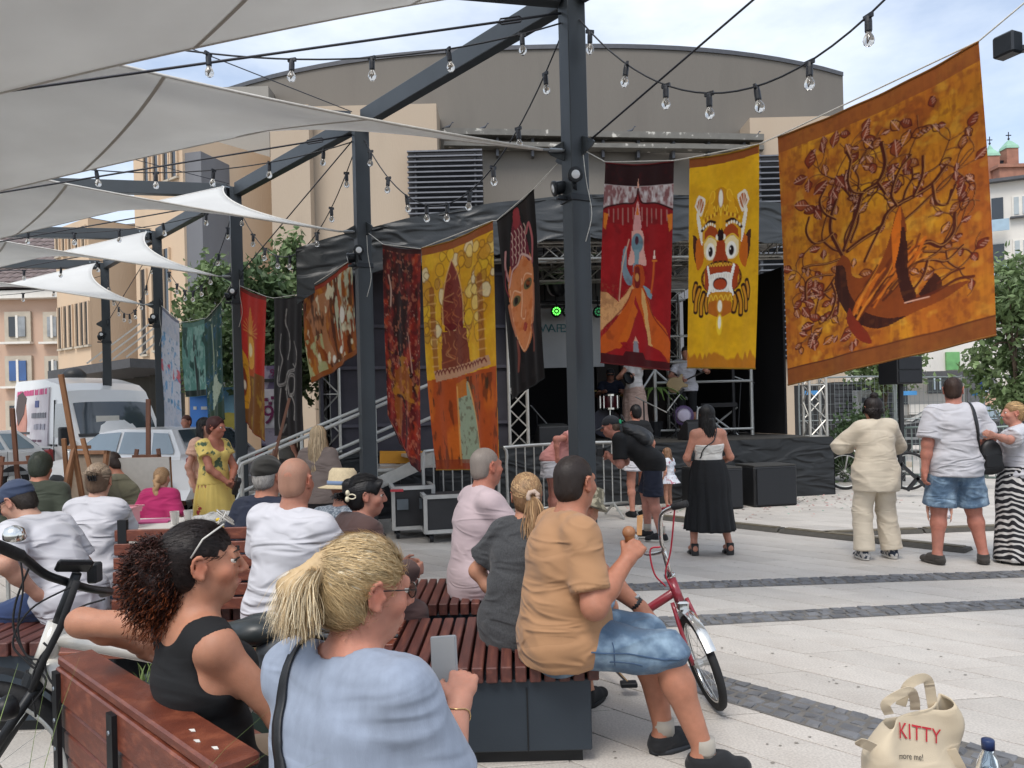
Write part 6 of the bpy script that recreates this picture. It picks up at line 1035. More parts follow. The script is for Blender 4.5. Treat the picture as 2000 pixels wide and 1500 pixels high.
 def brows(s, c='#2a1d17'):
  for e in (-1, 1): b = B(); b.tube(smooth_path([s.hw((e*.012, .0945, .033)), s.hw((e*.03, .0945, .039)), s.hw((e*.047, .08, .034))], 4), [.002, .003, .0036, .004, .004, .0036, .003, .002, .001], 6, flat=.6); b.build('eyebrow', hairmat(c), s.t, True)
  for e in (-1, 1): b = B(); b.tube(smooth_path([s.hw((e*.016, .092, .011)), s.hw((e*.031, .097, .0165)), s.hw((e*.048, .084, .01))], 4), .0022, 5); b.build('eyelash', hairmat('#1c1512'), s.t, True)
 def finish(s, name, v, f, m, col=None):
  me = rawmesh(name, v, f, True)
  if col is not None: setcol(me, col)
  return put(name, me, m, s.t)
 def infl(s, P, g): return [(p[0], p[1], p[2], p[3]+g, p[4]+g)+p[5:] if p[0] == 'c' else (p[0], p[1], p[2]+g)+p[3:] for p in P]
 def top(s, m, sleeve=.55, gap=.016, hem=.08, neck=.06, fold=.008, name='shirt', vox=None, loose=.02, scoop=0., straps=False, seed=1, cuff=.02, back=0., nslope=.35):
  "shirt over the torso prims: sleeve = share of the upper arm (above 1 also the forearm), hem below the pelvis point"
  J, W, k = s.J, s.W, s.k; P = s.infl(s.torso, gap); U = s.U
  lo = J['pv']-V3(0, 0, hem*k); P.append(cone(W(J['wa']), W(J['pv']-V3(0, 0, hem*.6*k)), (.13*s.fat)*k+gap+loose*.5, .135*s.fat*k+gap+loose, s.M @ V3(0, 1, 0), .82))
  if hem > .05: P += [cone(W(J['h'+q]), W(J['h'+q]*.85+J['k'+q]*.15), .104*s.fat**.6*k+gap, .096*s.fat**.5*k+gap) for q in 'lr']
  for q in 'lr':
   sj, ej, wj = J['s'+q], J['e'+q], J['w'+q]
   if sleeve <= 0: continue
   r = .05*s.fat**.4*k
   if sleeve <= 1: e = sj+(ej-sj)*sleeve; P.append(cone(W(sj), W(sj+(ej-sj)*(sleeve+.25)), r+gap+.004, r+gap+cuff, None, 1, [(W(e), s.M @ (ej-sj))]))
   else: e = ej+(wj-ej)*(sleeve-1); P += [cone(W(sj), W(ej), r+gap+.004, r+gap), cone(W(ej), W(ej+(wj-ej)*(sleeve-.8)), r+gap-.002, r*.75+gap+cuff*.5, None, 1, [(W(e), s.M @ (wj-ej))])]
  sub = [(ell(W(J['nb']+U*.02*k+s.Ff*(.02+scoop)*k), V3(neck, neck, neck*.9)*k), .01)]
  if scoop: sub.append((ell(W(J['nb']+U*.0*k+s.Ff*.1*k), V3(neck*1.1, .1, neck+scoop)*k), .01))
  if straps: sub += [(ell(W(J['s'+q]+s.Rr*(-.045 if q == 'l' else .045)*k-U*.045*k), V3(.072, .11, .095)*k, s.M @ np.stack([s.Rr, s.Ff, U], 1)), .012) for q in 'lr']+[(ell(W(J['nb']-s.Ff*.09*k+U*.03*k), V3(.085, .09, .075)*k), .015)]
  cuts = [(W(lo), s.M @ V3(0, back, -1)), (W(J['nb']+U*.035*k), s.M @ (U+s.Ff*nslope))]
  v, f = grow(P, vox or s.vox, .035, sub, cuts); v = relax(v, f, 1, .3); v = folds(v, f, fold, 6.5/k, seed); return s.finish(name, v, f, m)
 def bottoms(s, m, length=.9, gap=.014, fold=.006, name='trousers', vox=None, seed=2, flare=.02, waist=None):
  "length 0..1 down the thigh, 1..2 down the shin"
  J, W, k = s.J, s.W, s.k; P = s.infl(s.torso[:2], gap*.45)
  for q in 'lr':
   hj, kj, aj = J['h'+q], J['k'+q], J['a'+q]; r = .088*s.fat**.45*k
   if length <= 1: e = hj+(kj-hj)*length; P.append(cone(W(hj), W(hj+(kj-hj)*(length+.2)), r+gap*.6, r*.75+gap+flare, None, 1, [(W(e), s.M @ (kj-hj))]))
   else: e = kj+(aj-kj)*(length-1); P += [cone(W(hj), W(kj), r+gap, r*.68+gap), cone(W(kj), W(kj+(aj-kj)*(length-.85)), r*.68+gap, r*.42+gap+flare, None, 1, [(W(e), s.M @ (aj-kj))])]
  v, f = grow(P, vox or s.vox, .03, [], [(W(J['pv']+V3(0, 0, (waist if waist is not None else .2 if s.sat else -.0)*k)), (0, 0, 1))]); v = relax(v, f, 1, .3); v = folds(v, f, fold, 7/k, seed); return s.finish(name, v, f, m)
 def skirt(s, m, z1, r0=.13, r1=.3, name='skirt', pleat=14, pa=.02, z0=None, flat=.75, n=96, off=(0, 0), seed=0):
  k = s.k; z0 = s.pv[2]+.1*k if z0 is None else z0; b = B(); rings = []
  for j in range(25):
   t = j/24; z = z0+(z1-z0)*t; r = (r0+(r1-r0)*t**.8)*k+.02*math.sin(min(t*6, math.pi))*k
   rings.append([s.W((off[0]*t+(r*(1+pa*4*t*math.sin(pleat*a+1.3*math.sin(3*a+seed))*.25)+pa*t*math.sin(pleat*a+2*math.sin(2*a+t+seed))+.3*pa*math.sin(2.7*pleat*a))*math.cos(a), off[1]*t+r*flat*(1+.25*t)*math.sin(a)*(1+pa*2*t*math.sin(pleat*a+seed)), z)) for a in np.linspace(0, 2*math.pi, n, endpoint=False)])
  b.loft(rings, True); return b.build(name, m, s.t, True)
 def shoes(s, m, sole=None, h=.095, L=.145, w=.053, vox=None):
  k = s.k
  for q in 'lr':
   a, fd = s.J['a'+q], s.fdir[q]; up = V3(0, 0, 1); g = V3(a[0], a[1], a[2]-.085*k); P = [cone(s.W(g-fd*.035*k+up*.035), s.W(g+fd*L*k+up*.03), .041*k, w*k*.85, s.M @ up, .8), cone(s.W(g-fd*.03*k+up*.04), s.W(g-fd*.01*k+up*(h+.03)), .045*k, .047*k), cone(s.W(g+up*.06*k), s.W(g+fd*.08*k+up*.05*k), .05*k, .042*k)]
   v, f = grow(P, vox or min(s.vox, .011), .02, [], [(s.W(g+up*.012), -up), (s.W(g+up*h), s.M @ unit(V3(0, 0, 1)-fd*.12))]); o = s.finish('shoe', v, f, m)
   b = B(); n = 20; x = np.cross(fd, up); prof = [(g+fd*((L+.012)*k+.03*k)*max(math.cos(t), 0)+fd*(.075*k)*min(math.cos(t), 0)+x*(w*k*1.0)*math.sin(t)*(1-.1*(math.cos(t) < 0))) for t in np.linspace(0, 2*math.pi, n, endpoint=False)]
   b.loft([[s.W(p+up*z) for p in prof] for z in (.003, .024)]); b.build('sole', sole or m, o, True)
 def haircap(s, c, front=.055, low=-.06, puff=1.06, side=0., extra=(), vox=None, name='hair', ears=True, fr_up=.6, rough=.0022, fn=None, fL=.02, fl=(0, -.7, -1), c2=None):
  "scalp shell cut by a hairline plane in front and a nape plane below"
  P = [ell(s.hw((0, -.018, .036)), V3(.074, .092, .084)*s.hk*puff, s.HW)]+[ell(s.hw((0, -.045, -.02)), V3(.066, .062, .07)*s.hk*puff, s.HW)]+list(extra)
  hw, HW = s.hw, s.HW; cuts = [(hw((0, front, .02)), HW @ V3(0, 1, -fr_up)), (hw((0, 0, low)), HW @ V3(0, .35, -1))]; sub = []
  if ears: sub = [(ell(hw((e*.078, .018, -.022)), V3(.03, .045, .05)*s.hk, HW), .01) for e in (-1, 1)]
  v, f = grow(P, vox or min(s.vox, .01), .02, sub, cuts); v = relax(v, f, 2, .5); n = vnormals(v, f); q = np.stack([(v-hw((0, 0, 0))) @ HW[:, i] for i in range(3)], 1); v = v+n*((vnoise(q*np.array((90, 25, 25)), 4)-.5)*rough*2)[:, None]; o = s.finish(name, v, f, hairmat(c)); fn = (3800 if s.vox < .0085 else 1700 if s.vox < .0105 else 700) if fn is None else fn
  if fn:
   fw = HW @ np.array(fl, float) if len(fl) == 3 and not isinstance(fl[0], str) else hw(fl[1:])-v; s.fur(c2 or c, v, f, fn, fL*s.hk, fw, o, .0009+.0012*min(1, max(0, (s.vox-.005)/.007)))
  return o
 def fur(s, c, v, f, n, L, flow, parent, w=.0016, lift=.18, seed=1):
  "short hairs combed over a cap"
  rg = np.random.default_rng(seed); i = rg.integers(0, len(v), n); nr = vnormals(v, f)[i]; p0 = v[i]-nr*.002; fl = np.asarray(flow, float); fl = fl if fl.ndim == 2 else np.tile(fl, (len(v), 1)); d = fl[i]; d = d/np.maximum(np.linalg.norm(d, axis=1), 1e-6)[:, None]+rg.normal(0, .13, (n, 3)); d -= nr*np.einsum('ij,ij->i', d, nr)[:, None]; d /= np.maximum(np.linalg.norm(d, axis=1), 1e-6)[:, None]; l = L*rg.uniform(.5, 1.2, (n, 1)); x = np.cross(d, nr)*w*rg.uniform(.6, 1.4, (n, 1)); p1 = p0+d*l*.5+nr*l*lift; p2 = p0+d*l+nr*l*lift*.7
  V = np.stack([p0-x, p0+x, p1-x*.8, p1+x*.8, p2-x*.2, p2+x*.2], 1).reshape(-1, 3); o = np.arange(n)[:, None]*6; F_ = np.concatenate([o+np.array((0, 1, 3, 2)), o+np.array((2, 3, 5, 4))]); return put('hairs', rawmesh('hairs', V, F_, True), hairmat(c), parent)
 def strands(s, c, paths, w=.0035, name='hair_strands', parent=None, taper=True):
  V, Fq, n0 = [], [], 0; ctr = s.hw((0, -.018, .02))
  for p in paths:
   p = np.asarray(p); n = len(p); d = np.gradient(p, axis=0); o = p-ctr; x = np.cross(d, o); x /= np.maximum(np.linalg.norm(x, axis=1), 1e-9)[:, None]; ww = w*random.uniform(.6, 1.3)*(np.linspace(1, .25, n)**.7 if taper else np.ones(n)); V.append(p-x*ww[:, None]); V.append(p+x*ww[:, None]); i = np.arange(n-1); Fq.append(np.stack([n0+i, n0+i+1, n0+n+i+1, n0+n+i], 1)); n0 += 2*n
  return put(name, rawmesh(name, np.concatenate(V), np.concatenate(Fq), True), hairmat(c), parent or s.t)
 def scalp(s, a, e, r=1.07):
  "point on the scalp: azimuth a from the front (towards the right), elevation e"
  return np.array((math.sin(a)*math.cos(e)*.074*r, -.018+math.cos(a)*math.cos(e)*.092*r, .036+math.sin(e)*.084*r))
 def pony(s, c, tie=(0, -.11, .03), n=260, L=.2, spread=.04, drop=(0, -.05, -1), w=.0035, curl=0., seed=0, puff=1.1, back=.06, scrunch=None):
  rg = np.random.default_rng(seed); paths = []; tie = np.array(tie); hw = s.hw
  for i in range(n):
   a = rg.uniform(-math.pi, math.pi); e = rg.uniform(-.35, 1.5)
   if abs(a) < 1.15 and e < .62: e = rg.uniform(.62, 1.5)
   if 1.0 < abs(a) < 1.75 and e < .12: e = rg.uniform(.12, 1.)
   p0 = s.scalp(a, e, puff); c0 = np.array((0, -.018, .036)); pts = []; r = rg.uniform(.985, 1.03)
   for t in np.linspace(0, 1, 7):
    q = (p0*(1-t)+tie*t)-c0; nq = np.array((q[0]/.074, q[1]/.092, q[2]/.084)); ln = np.linalg.norm(nq); tgt = max(puff*r*(1-t)+t*np.linalg.norm((tie-c0)/np.array((.074, .092, .084))), .9); q = q/max(ln, .2)*tgt; pts.append(c0+q)
   sp_ = rg.normal(0, 1, 3)*spread; LL = L*rg.uniform(.75, 1.1); ph = rg.uniform(0, 6)
   for t in np.linspace(.12, 1, 9): pts.append(tie+np.array((0, -back*math.sin(min(1, t*1.6)*math.pi/2), 0))+np.array(drop)*LL*t*t**.3+sp_*np.array((1, .7, .25))*(t**.6)+curl*np.array((math.sin(t*9+ph), math.cos(t*9+ph), 0))*t)
   paths.append([hw(q) for q in pts])
  return s.strands(c, paths, w)
 def longhair(s, c, L=.35, n=420, w=.005, part=0., seed=0, spread=.02, wave=.006, puff=1.12, front=1.2, out=.05):
  rg = np.random.default_rng(seed); paths = []
  for i in range(n):
   a = rg.uniform(front, 2*math.pi-front); e0 = rg.uniform(.5, 1.5); pts = []; rr = puff*rg.uniform(.97, 1.05); ph = rg.uniform(0, 6)
   for t in np.linspace(0, 1, 6): pts.append(s.scalp(a, e0*(1-t)-.25*t, rr))
   p = pts[-1].copy(); d = np.array((math.sin(a)*.25, math.cos(a)*.25, 0)); LL = L*rg.uniform(.8, 1.08)/s.hk
   for t in np.linspace(.1, 1, 9): pts.append(p+np.array((0, 0, -LL*t))+d*out*math.sin(t*2.2)+rg.normal(0, 1, 3)*0+np.array((rg.normal(0, spread)*t, -abs(rg.normal(0, spread*.6))*t, 0))*.0+wave*np.array((math.sin(t*11+ph), math.cos(t*8+ph), 0)))
   paths.append([s.hw(q) for q in pts])
  return s.strands(c, paths, w)
 def cap(s, c, brim=True, m=None, back=False, puff=1.13, low=.02, tilt=.12):
  m = m or cloth('cap '+c, c, .8); P = [ell(s.hw((0, -.016, .042)), V3(.074, .094, .08)*s.hk*puff, s.HW)]; v, f = grow(P, min(s.vox, .009), .02, [], [(s.hw((0, 0, low)), s.HW @ V3(0, tilt, -1))]); o = s.finish('cap', v, f, m)
  if brim:
   b = B(); sg = -1 if back else 1; rows = []
   for j in range(5): r = 1+.2*j; rows.append([s.hw((.068*puff*math.sin(a)*(1+.02*j), sg*(.07+.028*j*math.cos(a)**.5) if abs(a) < 1.5 else 0, low+.012-.012*(math.sin(a)**2)*1.5-.006*j)) for a in np.linspace(-1.25, 1.25, 13)])
   b.loft(rows, False, False); q = b.build('brim', m, o, True); md = q.modifiers.new('s', 'SOLIDIFY'); md.thickness = .004
  b = B(); b.ball(s.hw((0, -.016, .042+.08*puff)), .006, 8, 6); b.build('button', m, o, True); return o
# == people
w3 = lambda x, y, Y: ('w', *at(x, y, Y))
def strap(p, shirt, pts, w, m, name='strap', n=10, th=.004, off=.004):
 "ribbon laid over a garment"
 c = smooth_path(pts, n); b = B(); rows = []
 for i, q in enumerate(c):
  d = unit(np.asarray(c[min(i+1, len(c)-1)])-np.asarray(c[max(i-1, 0)])); x = unit(np.cross(d, V3(*(q-p.W(p.J['ch'])))*V3(1, 1, .1)))*w/2; rows.append([q-x, q-x*.33, q+x*.33, q+x])
 b.loft(rows, False, False); o = b.build(name, m, p.t, True); sw = o.modifiers.new('sw', 'SHRINKWRAP'); sw.target = shirt; sw.offset = off; sw.wrap_mode = 'ABOVE_SURFACE'; md = o.modifiers.new('s', 'SOLIDIFY'); md.thickness = th; md.offset = 1; return o
WHITE = cloth('white cotton', '#c2c1c6', wr=.42); DENIM = cloth('denim', '#56708a', var=.25, vs=9, c2='#8aa1b4', edge=(.48, .7), weave=260., wr=.4); NAVYC = cloth('navy', '#161d30', sheen=.03); BLACKC = cloth('black', '#0b0c0f', wr=.1, sheen=0.); LEATH = mat('black leather', '#17181b', .45, 0, .1, 20, .2, 150); BROWNC = cloth('brown jacket', '#4a3430'); GREYC = cloth('charcoal melange', '#3a3b3d', var=.35, vs=120); GLASSM = mat('spectacle frame', '#2a2523', .3, .3)
SK1, SK2, SK3, SK4 = '#c08a70', '#b97f68', '#c99a86', '#c58f7a'
def glasses(p, c=GLASSM, dark=False):
 b = B()
 for e in (-1, 1): b.tube([p.hw((e*.031+.021*math.cos(a), .1, .008+.017*math.sin(a))) for a in np.linspace(0, 2*math.pi, 15)], .0017*p.hk, 5, False); b.tube([p.hw((e*.052, .099, .012)), p.hw((e*.074, .05, .014)), p.hw((e*.08, -.005, .012))], .0017*p.hk, 5)
 b.tube([p.hw((-.01, .102, .01)), p.hw((.01, .102, .01))], .0017*p.hk, 5); o = b.build('glasses', c, p.t, True)
 for e in (-1, 1): b = B(); b.lathe([(.0001, 0), (.0195*p.hk, 0), (.0195*p.hk, .0015)], p.hw((e*.031, .1, .008)), 14, p.HW @ V3(0, 1, 0)); b.build('lens', mat('dark lens', '#16171a', .1) if dark else mat('clear lens', '#eef2f2', .03, trans=.95, var=0.), o)
p = Person('woman in black tank top with curly auburn hair leaning on the bench back', (-.85, 2.13, 0), R(-45), 1.68, 'f', sit=.45, lean=-.12, hy=R(-24), hp=.03, wl=('w', -1.2, 2.42, .865), el=(-1, -.4, -.15), wr=(.16, .3, .62), er=(.7, -.5, -.4), skin='#c0896f', vox=.0052, sh=1.05)
p.body(); p.eyes(); p.brows('#241914'); p.top(BLACKC, 0, .008, .1, .1, .003, 'tank_top', .006, .01, straps=True); p.bottoms(cloth('beige trousers', '#a98f74'), 1.75, vox=.01); p.shoes(cloth('white shoe', '#cfcac2'))
p.haircap('#1f1614', .052, -.055, 1.05, fr_up=.75, fn=5000, fL=.03, fl=('t', 0, -.12, .04))
rg = np.random.default_rng(2); paths = []
for i in range(1300):      # sleek front drawn back to the tie
 a = rg.uniform(-2.6, 2.6); e = rg.uniform(.1, 1.5) if abs(a) > 1.3 else rg.uniform(.62, 1.5); q0 = p.scalp(a, e, 1.075); pts = []; tie = np.array((0, -.105, .045)); c0 = np.array((0, -.018, .036))
 for t in np.linspace(0, 1, 8): q = (q0*(1-t)+tie*t)-c0; nq = q/np.array((.074, .092, .084)); pts.append(c0+q/np.linalg.norm(nq)*1.075)
 paths.append([p.hw(q) for q in pts])
p.strands('#1f1614', paths, .0013, 'sleek_hair')
for ci, (cc, nn) in enumerate((('#2a1814', 1500), ('#3d2018', 1300), ('#6a3418', 900))):
 paths = []
 for i in range(nn):     # frizzy curls wandering out of the tie
  a, e = rg.uniform(0, 2*math.pi), math.asin(rg.uniform(-1, .95)); d = np.array((math.cos(a)*math.cos(e)*.8, math.sin(a)*math.cos(e), math.sin(e)))
  end = np.array((0, -.128, -.03-.05*(ci == 2)))+d*np.array((.1, .1, .135))*rg.uniform(.75, 1.06)
  if end[1] > -.045: end[1] = -.045-abs(end[1])*.3
  st_ = np.array((0, -.1, .02))*.35+end*.65+rg.normal(0, .012, 3) if ci else np.array((0, -.09, .03))+rg.normal(0, .02, 3); x = np.cross(end-st_, rg.normal(0, 1, 3)); x /= np.linalg.norm(x); y = np.cross(unit(end-st_), x); r = rg.uniform(.004, .009); tw = rg.uniform(8, 16) if ci else rg.uniform(16, 26); ph = rg.uniform(0, 6); ts = np.linspace(0, 1, 15 if ci else 22)[:, None]
  paths.append(p.base+(p.M @ (p.hc[:, None]+p.HM @ ((st_+(end-st_)*ts+(x*np.cos(tw*ts+ph)+y*np.sin(tw*ts+ph))*r*np.minimum(1, ts*3)+np.array((0, 0, -.012))*ts*ts).T*p.hk))).T)
 p.strands(cc, paths, .00115, 'curls', taper=False)
v, f = grow([ell(p.hw((0, -.125, -.035)), V3(.066, .07, .1)*p.hk, p.HW)], .01, .02); p.finish('curl_mass', v+vnormals(v, f)*((vnoise(v*70, 2)-.5)*.016)[:, None], f, hairmat('#2a1814'))
b = B(); b.tube([p.hw((.045*math.cos(a)+0, .03+.035*math.sin(a)*.3+.02, .128+.018*math.sin(a))) for a in np.linspace(0, 2*math.pi, 25)], .0018, 6)
for e in (-1, 1): b.tube([p.hw((e*.066, .055, .118)), p.hw((e*.082, .0, .08)), p.hw((e*.084, -.03, .03))], .0026, 6)
sg = b.build('sunglasses', mat('clear plastic frame', '#c9c5bd', .15, 0, .05, 9), p.t, True)
for e in (-1, 1): b = B(); c = p.hw((e*.034, .058, .127)); b.lathe([(.0002, .001), (.028, 0), (.03, .002), (.028, .004)], c, 16, p.HW @ V3(0, .62, .8)); b.build('lens', mat('smoky lens', '#b9b4ab', .1, 0, .05, 9), sg)
LINEN = cloth('pale blue linen', '#8fa3c4', var=.1, vs=45, stretch=(1, 1, .25), bump=.35, bs=420, wr=.14, wrs=7., fold=None) if False else cloth('pale blue linen', '#8b95a6', var=.09, vs=45, stretch=(1, 1, .3), bump=.35, bs=420, wr=.14, wrs=6.)
p = Person('blonde woman in pale blue shirt holding up a phone, seen from behind', (-.385, 1.66, 0), R(-32), 1.7, 'f', sit=.45, lean=.05, hy=R(-25), hp=.16, wr=w3(898, 1372, 1.86), er=(.25, .0, -1), wl=(-.1, .4, .75), skin='#c78d78', vox=.0055, fat=1.14, curl=(.5, .75), pn=(None, (-.5, .8, -.2)), sh=1.04)
p.body(); p.eyes(); shirt = p.top(LINEN, .8, .02, .2, .082, .011, vox=.0075, loose=.045, cuff=.03, seed=4); p.bottoms(cloth('white trousers', '#b9b4aa'), 1.8, vox=.012); p.shoes(cloth('white shoe', '#cfcac2')); glasses(p)
p.haircap('#bfa57a', .052, -.075, 1.07, vox=.006, fr_up=.7, fn=6000, fL=.045, fl=('t', 0, -.15, .07)); p.pony('#d8c29c', (.0, -.115, .055), 1500, .145, .03, (0, .05, -1.0), .0013, .003, 3, 1.085, .05); p.pony('#bda27a', (.0, -.115, .055), 700, .145, .032, (0, .05, -1.0), .0013, .003, 5, 1.08, .05); p.pony('#e6d7b8', (.0, -.117, .057), 900, .14, .035, (0, .05, -1.), .0011, .005, 6, 1.095, .055)
v, f = grow([cone(p.hw((0, -.11, .06)), p.hw((0, -.165, -.0)), .026, .034), cone(p.hw((0, -.165, 0)), p.hw((0, -.16, -.07)), .034, .024)], .007, .02); p.finish('pony_mass', v+vnormals(v, f)*((vnoise(v*np.array((90, 90, 18)), 2)-.5)*.012)[:, None], f, hairmat('#bda27a'))
W = p.W; J = p.J; strap(p, shirt, [W(J['nb']+V3(-.1, .1, -.08)), W(J['nb']+V3(-.095, .0, .03)), W(J['nb']+V3(-.1, -.12, -.08)), W(J['ch']+V3(-.06, -.2, -.02)), W(J['wa']+V3(.02, -.22, .0)), W(J['pv']+V3(.1, -.22, 0))], .042, LEATH, 'bag_strap')
b = B(); wv, ev = W(J['wr']), W(J['er']); c = wv*.86+ev*.14; ax = unit(wv-ev); x, y = frame(ax); pr_ = .0305
b.tube([c+(x*math.cos(a)+y*math.sin(a))*pr_+ax*.004*math.sin(3*a) for a in np.linspace(0, 2*math.pi, 25)], .0016, 5); br = b.build('bracelet', mat('gold chain', '#d0b07c', .25, .9), p.t, True)
ph = W(J['wr']+unit(J['wr']-J['er'])*.1)+V3(-.055, .03, -.005); t = thing('phone', 'grey phone held up by the blonde woman', 'phone', tuple(ph)); b = B(); b.box(ph, (.074, .009, .15), M=rotm(R(-20), .25, R(-8))); b.build('case', mat('grey phone case', '#7f8285', .5, 0, .05, 10), t, bev=.004); b = B(); b.box(ph+rotm(R(-20), .25, R(-8)) @ V3(0, -.0052, 0), (.066, .001, .138), M=rotm(R(-20), .25, R(-8))); b.build('screen', mat('phone screen', '#8d8f90', .2, 0, .05, 10), t)
TAN = cloth('tan cotton', '#a57c58', var=.06, wr=.36)
p = Person('heavy man in tan T-shirt and denim shorts eating ice cream on the bench', (.17, 3.46, 0), R(-74), 1.84, 'm', sit=.45, lean=.15, hy=R(30), hp=.02, twist=0, wr=w3(1226, 1092, 3.32), er=(.4, .1, -1), wl=w3(1272, 1206, 3.62), el=(-.7, -.3, -.5), ar=('w', .79, 3.3, .085), al=('w', .66, 3.52, .085), fat=1.24, skin='#b87e66', vox=.0075, curl=(.35, .95), pn=((0, 0, -1), (-.6, .5, 0)), toe=(R(10), R(-18)))
p.body(); p.top(TAN, .78, .016, .1, .075, .014, vox=.0085, loose=.015, seed=7, cuff=.014); ds = p.bottoms(DENIM, 1.06, .02, .016, 'denim_shorts', .0075, flare=.05); STI = cloth('denim stitching', '#3c5470', wr=0); W, J = p.W, p.J; [strap(p, ds, [W(J['hr']*(1-t_)+J['kr']*t_+V3(.13, 0, dz_)) for t_ in ts_], .007, STI, 'seam', 8, .002, .002) for ts_, dz_ in (((.1, .4, .7, 1.05), .0), ((.35, .5, .65), -.05))]; strap(p, ds, [W(J['hr']*.62+J['kr']*.38+V3(.13, 0, .06)), W(J['hr']*.62+J['kr']*.38+V3(.13, .01, -.08))], .006, STI, 'seam', 8, .002, .002); p.shoes(cloth('black sneaker', '#14161a'), mat('dark sole', '#2b2e33', .6), .085); p.haircap('#241b17', .062, -.05, 1.03, vox=.008, rough=.0015, fL=.011)
for q in 'lr': b = B(); a = p.J['a'+q]; b.tube([p.W(a+V3(0, 0, -.01)), p.W(a+V3(0, 0, .06))], [.05, .048], 14); b.build('sock', cloth('grey sock', '#a39d93'), p.t, True)
wv, ev = p.W(p.J['wl']), p.W(p.J['el']); c = wv*.9+ev*.1; b = B(); b.tube([c-unit(wv-ev)*.012, c+unit(wv-ev)*.012], .036, 16); b.build('watch_strap', LEATH, p.t, True); b = B(); b.lathe([(.001, .006), (.017, .006), (.019, 0), (.017, -.004)], c+V3(.0, -.012, .036), 14, (0, -.3, 1)); b.build('watch_face', CHR, p.t)
hc_ = p.W(p.J['wr'])+unit(p.W(p.J['wr'])-p.W(p.J['er']))*.085; t = thing('ice_cream_cone', 'wafer cone of ice cream in the tan man\'s hand', 'ice cream', tuple(hc_)); b = B(); b.lathe([(.008, -.07), (.024, .03), (.026, .03), (.022, .025)], hc_+V3(-.03, .02, .01), 14, (-.15, .1, 1)); b.build('wafer', mat('wafer', '#b98a5c', .8, 0, .15, 30, .5, 200), t, True); b = B(); b.ball(hc_+V3(-.035, .024, .05), (.03, .03, .028), 14, 10); b.build('scoop', mat('chocolate ice cream', '#9a6a48', .5, 0, .15, 20, .4, 80), t, True); b = B(); b.prism([(-.01, 0), (.012, 0), (.02, .09), (-.006, .085)], hc_+V3(.005, 0, .04), V3(1, 0, 0), V3(0, 0, 1), V3(0, .003, 0)); b.build('wafer_fan', mat('wafer', '#b98a5c', .8), t)
p = Person('woman in charcoal T-shirt with light brown ponytail beside the tan man', (.0, 3.78, 0), R(-38), 1.62, 'f', sit=.45, lean=.18, hy=R(40), hp=.1, wl=w3(985, 1185, 3.95), el=(-.9, -.2, -.5), skin=SK1, vox=.009, fat=1.15)
p.body(face=False); p.top(GREYC, .72, .018, .12, .07, .01, loose=.03, seed=3, cuff=.02); p.bottoms(cloth('grey trousers', '#4a4745'), 1.7); p.shoes(BLACKC); p.haircap('#7a5a3e', .05, -.075, 1.1, vox=.008, ears=False); p.pony('#8a6a4a', (.03, -.115, -.0), 330, .2, .03, (.1, -.15, -1.1), .0045, .006, 4, 1.13, .03); p.pony('#a3845f', (.03, -.115, 0), 150, .2, .035, (.1, -.15, -1.1), .004, .008, 9, 1.14, .03)
b = B(); b.tube([p.hw((.03+.026*math.cos(a), -.125, .0+.026*math.sin(a))) for a in np.linspace(0, 2*math.pi, 15)], [.012+.003*math.sin(i*2.7) for i in range(15)], 8); b.build('scrunchie', cloth('beige scrunchie', '#b8a394'), p.t, True)
p = Person('man in pale pink short sleeved shirt on the farther bench', (-.26, 4.8, 0), R(-68), 1.8, 'm', sit=.45, lean=.12, hy=R(15), wr=(.12, .45, .75), wl=(-.1, .48, .75), fat=1.15, skin='#bb7d69', vox=.01)
p.body(); p.top(cloth('pale pink', '#bba8ab', wr=.12), .8, .02, .12, .068, .012, loose=.025, seed=8, cuff=.03); p.bottoms(NAVYC, 1.7); p.shoes(BLACKC); p.haircap('#8d8279', .045, -.045, 1.02, rough=.001, fL=.009)
p = Person('child in camouflage hat and light blue shirt behind the tan man', (.33, 4.75, 0), R(-60), 1.2, 'm', sit=.42, lean=.25, hp=.3, skin=SK1, vox=.01); p.body(face=False); p.top(cloth('light blue shirt', '#8fa6c8'), .7); p.bottoms(DENIM, .9); p.shoes(BLACKC)
CAMO = cloth('camouflage', '#5f5a48', c2='#8d8672', edge=(.48, .5), vs=22, var=.3); b = B(); b.lathe([(.135, -.005), (.14, .0), (.112, .03), (.1, .045), (.095, .1), (.08, .125), (.01, .13)], p.hw((0, -.01, .04)), 24, p.HW @ V3(0, .05, 1)); b.build('bucket_hat', CAMO, p.t, True)
p = Person('bald man in white T-shirt seen from behind on the left bench', (-1.2, 3.95, 0), R(-20), 1.82, 'm', sit=.45, tilt=.1, lean=.05, hy=R(8), fat=1.12, skin='#b9806b', vox=.0085, wr=(.2, .38, .7), wl=(-.2, .38, .7)); p.body(face=False); p.top(WHITE, .7, .02, .14, .07, .013, loose=.03, seed=11, cuff=.025); p.bottoms(NAVYC, 1.6); p.shoes(BLACKC); p.haircap('#8f6a58', .03, -.045, 1.004, rough=.0002, fn=0)
p = Person('man in navy polo and dark cap behind the bald man', (-1.52, 4.65, 0), R(-30), 1.76, 'm', sit=.45, lean=.02, hy=R(10), skin=SK2, vox=.01); p.body(face=False); p.top(NAVYC, .7, .02, .1, .062, .008, seed=12); p.bottoms(BLACKC, 1.7); p.shoes(BLACKC); p.haircap('#8f8b86', .04, -.05, 1.03); p.cap('#26241f', True, back=False)
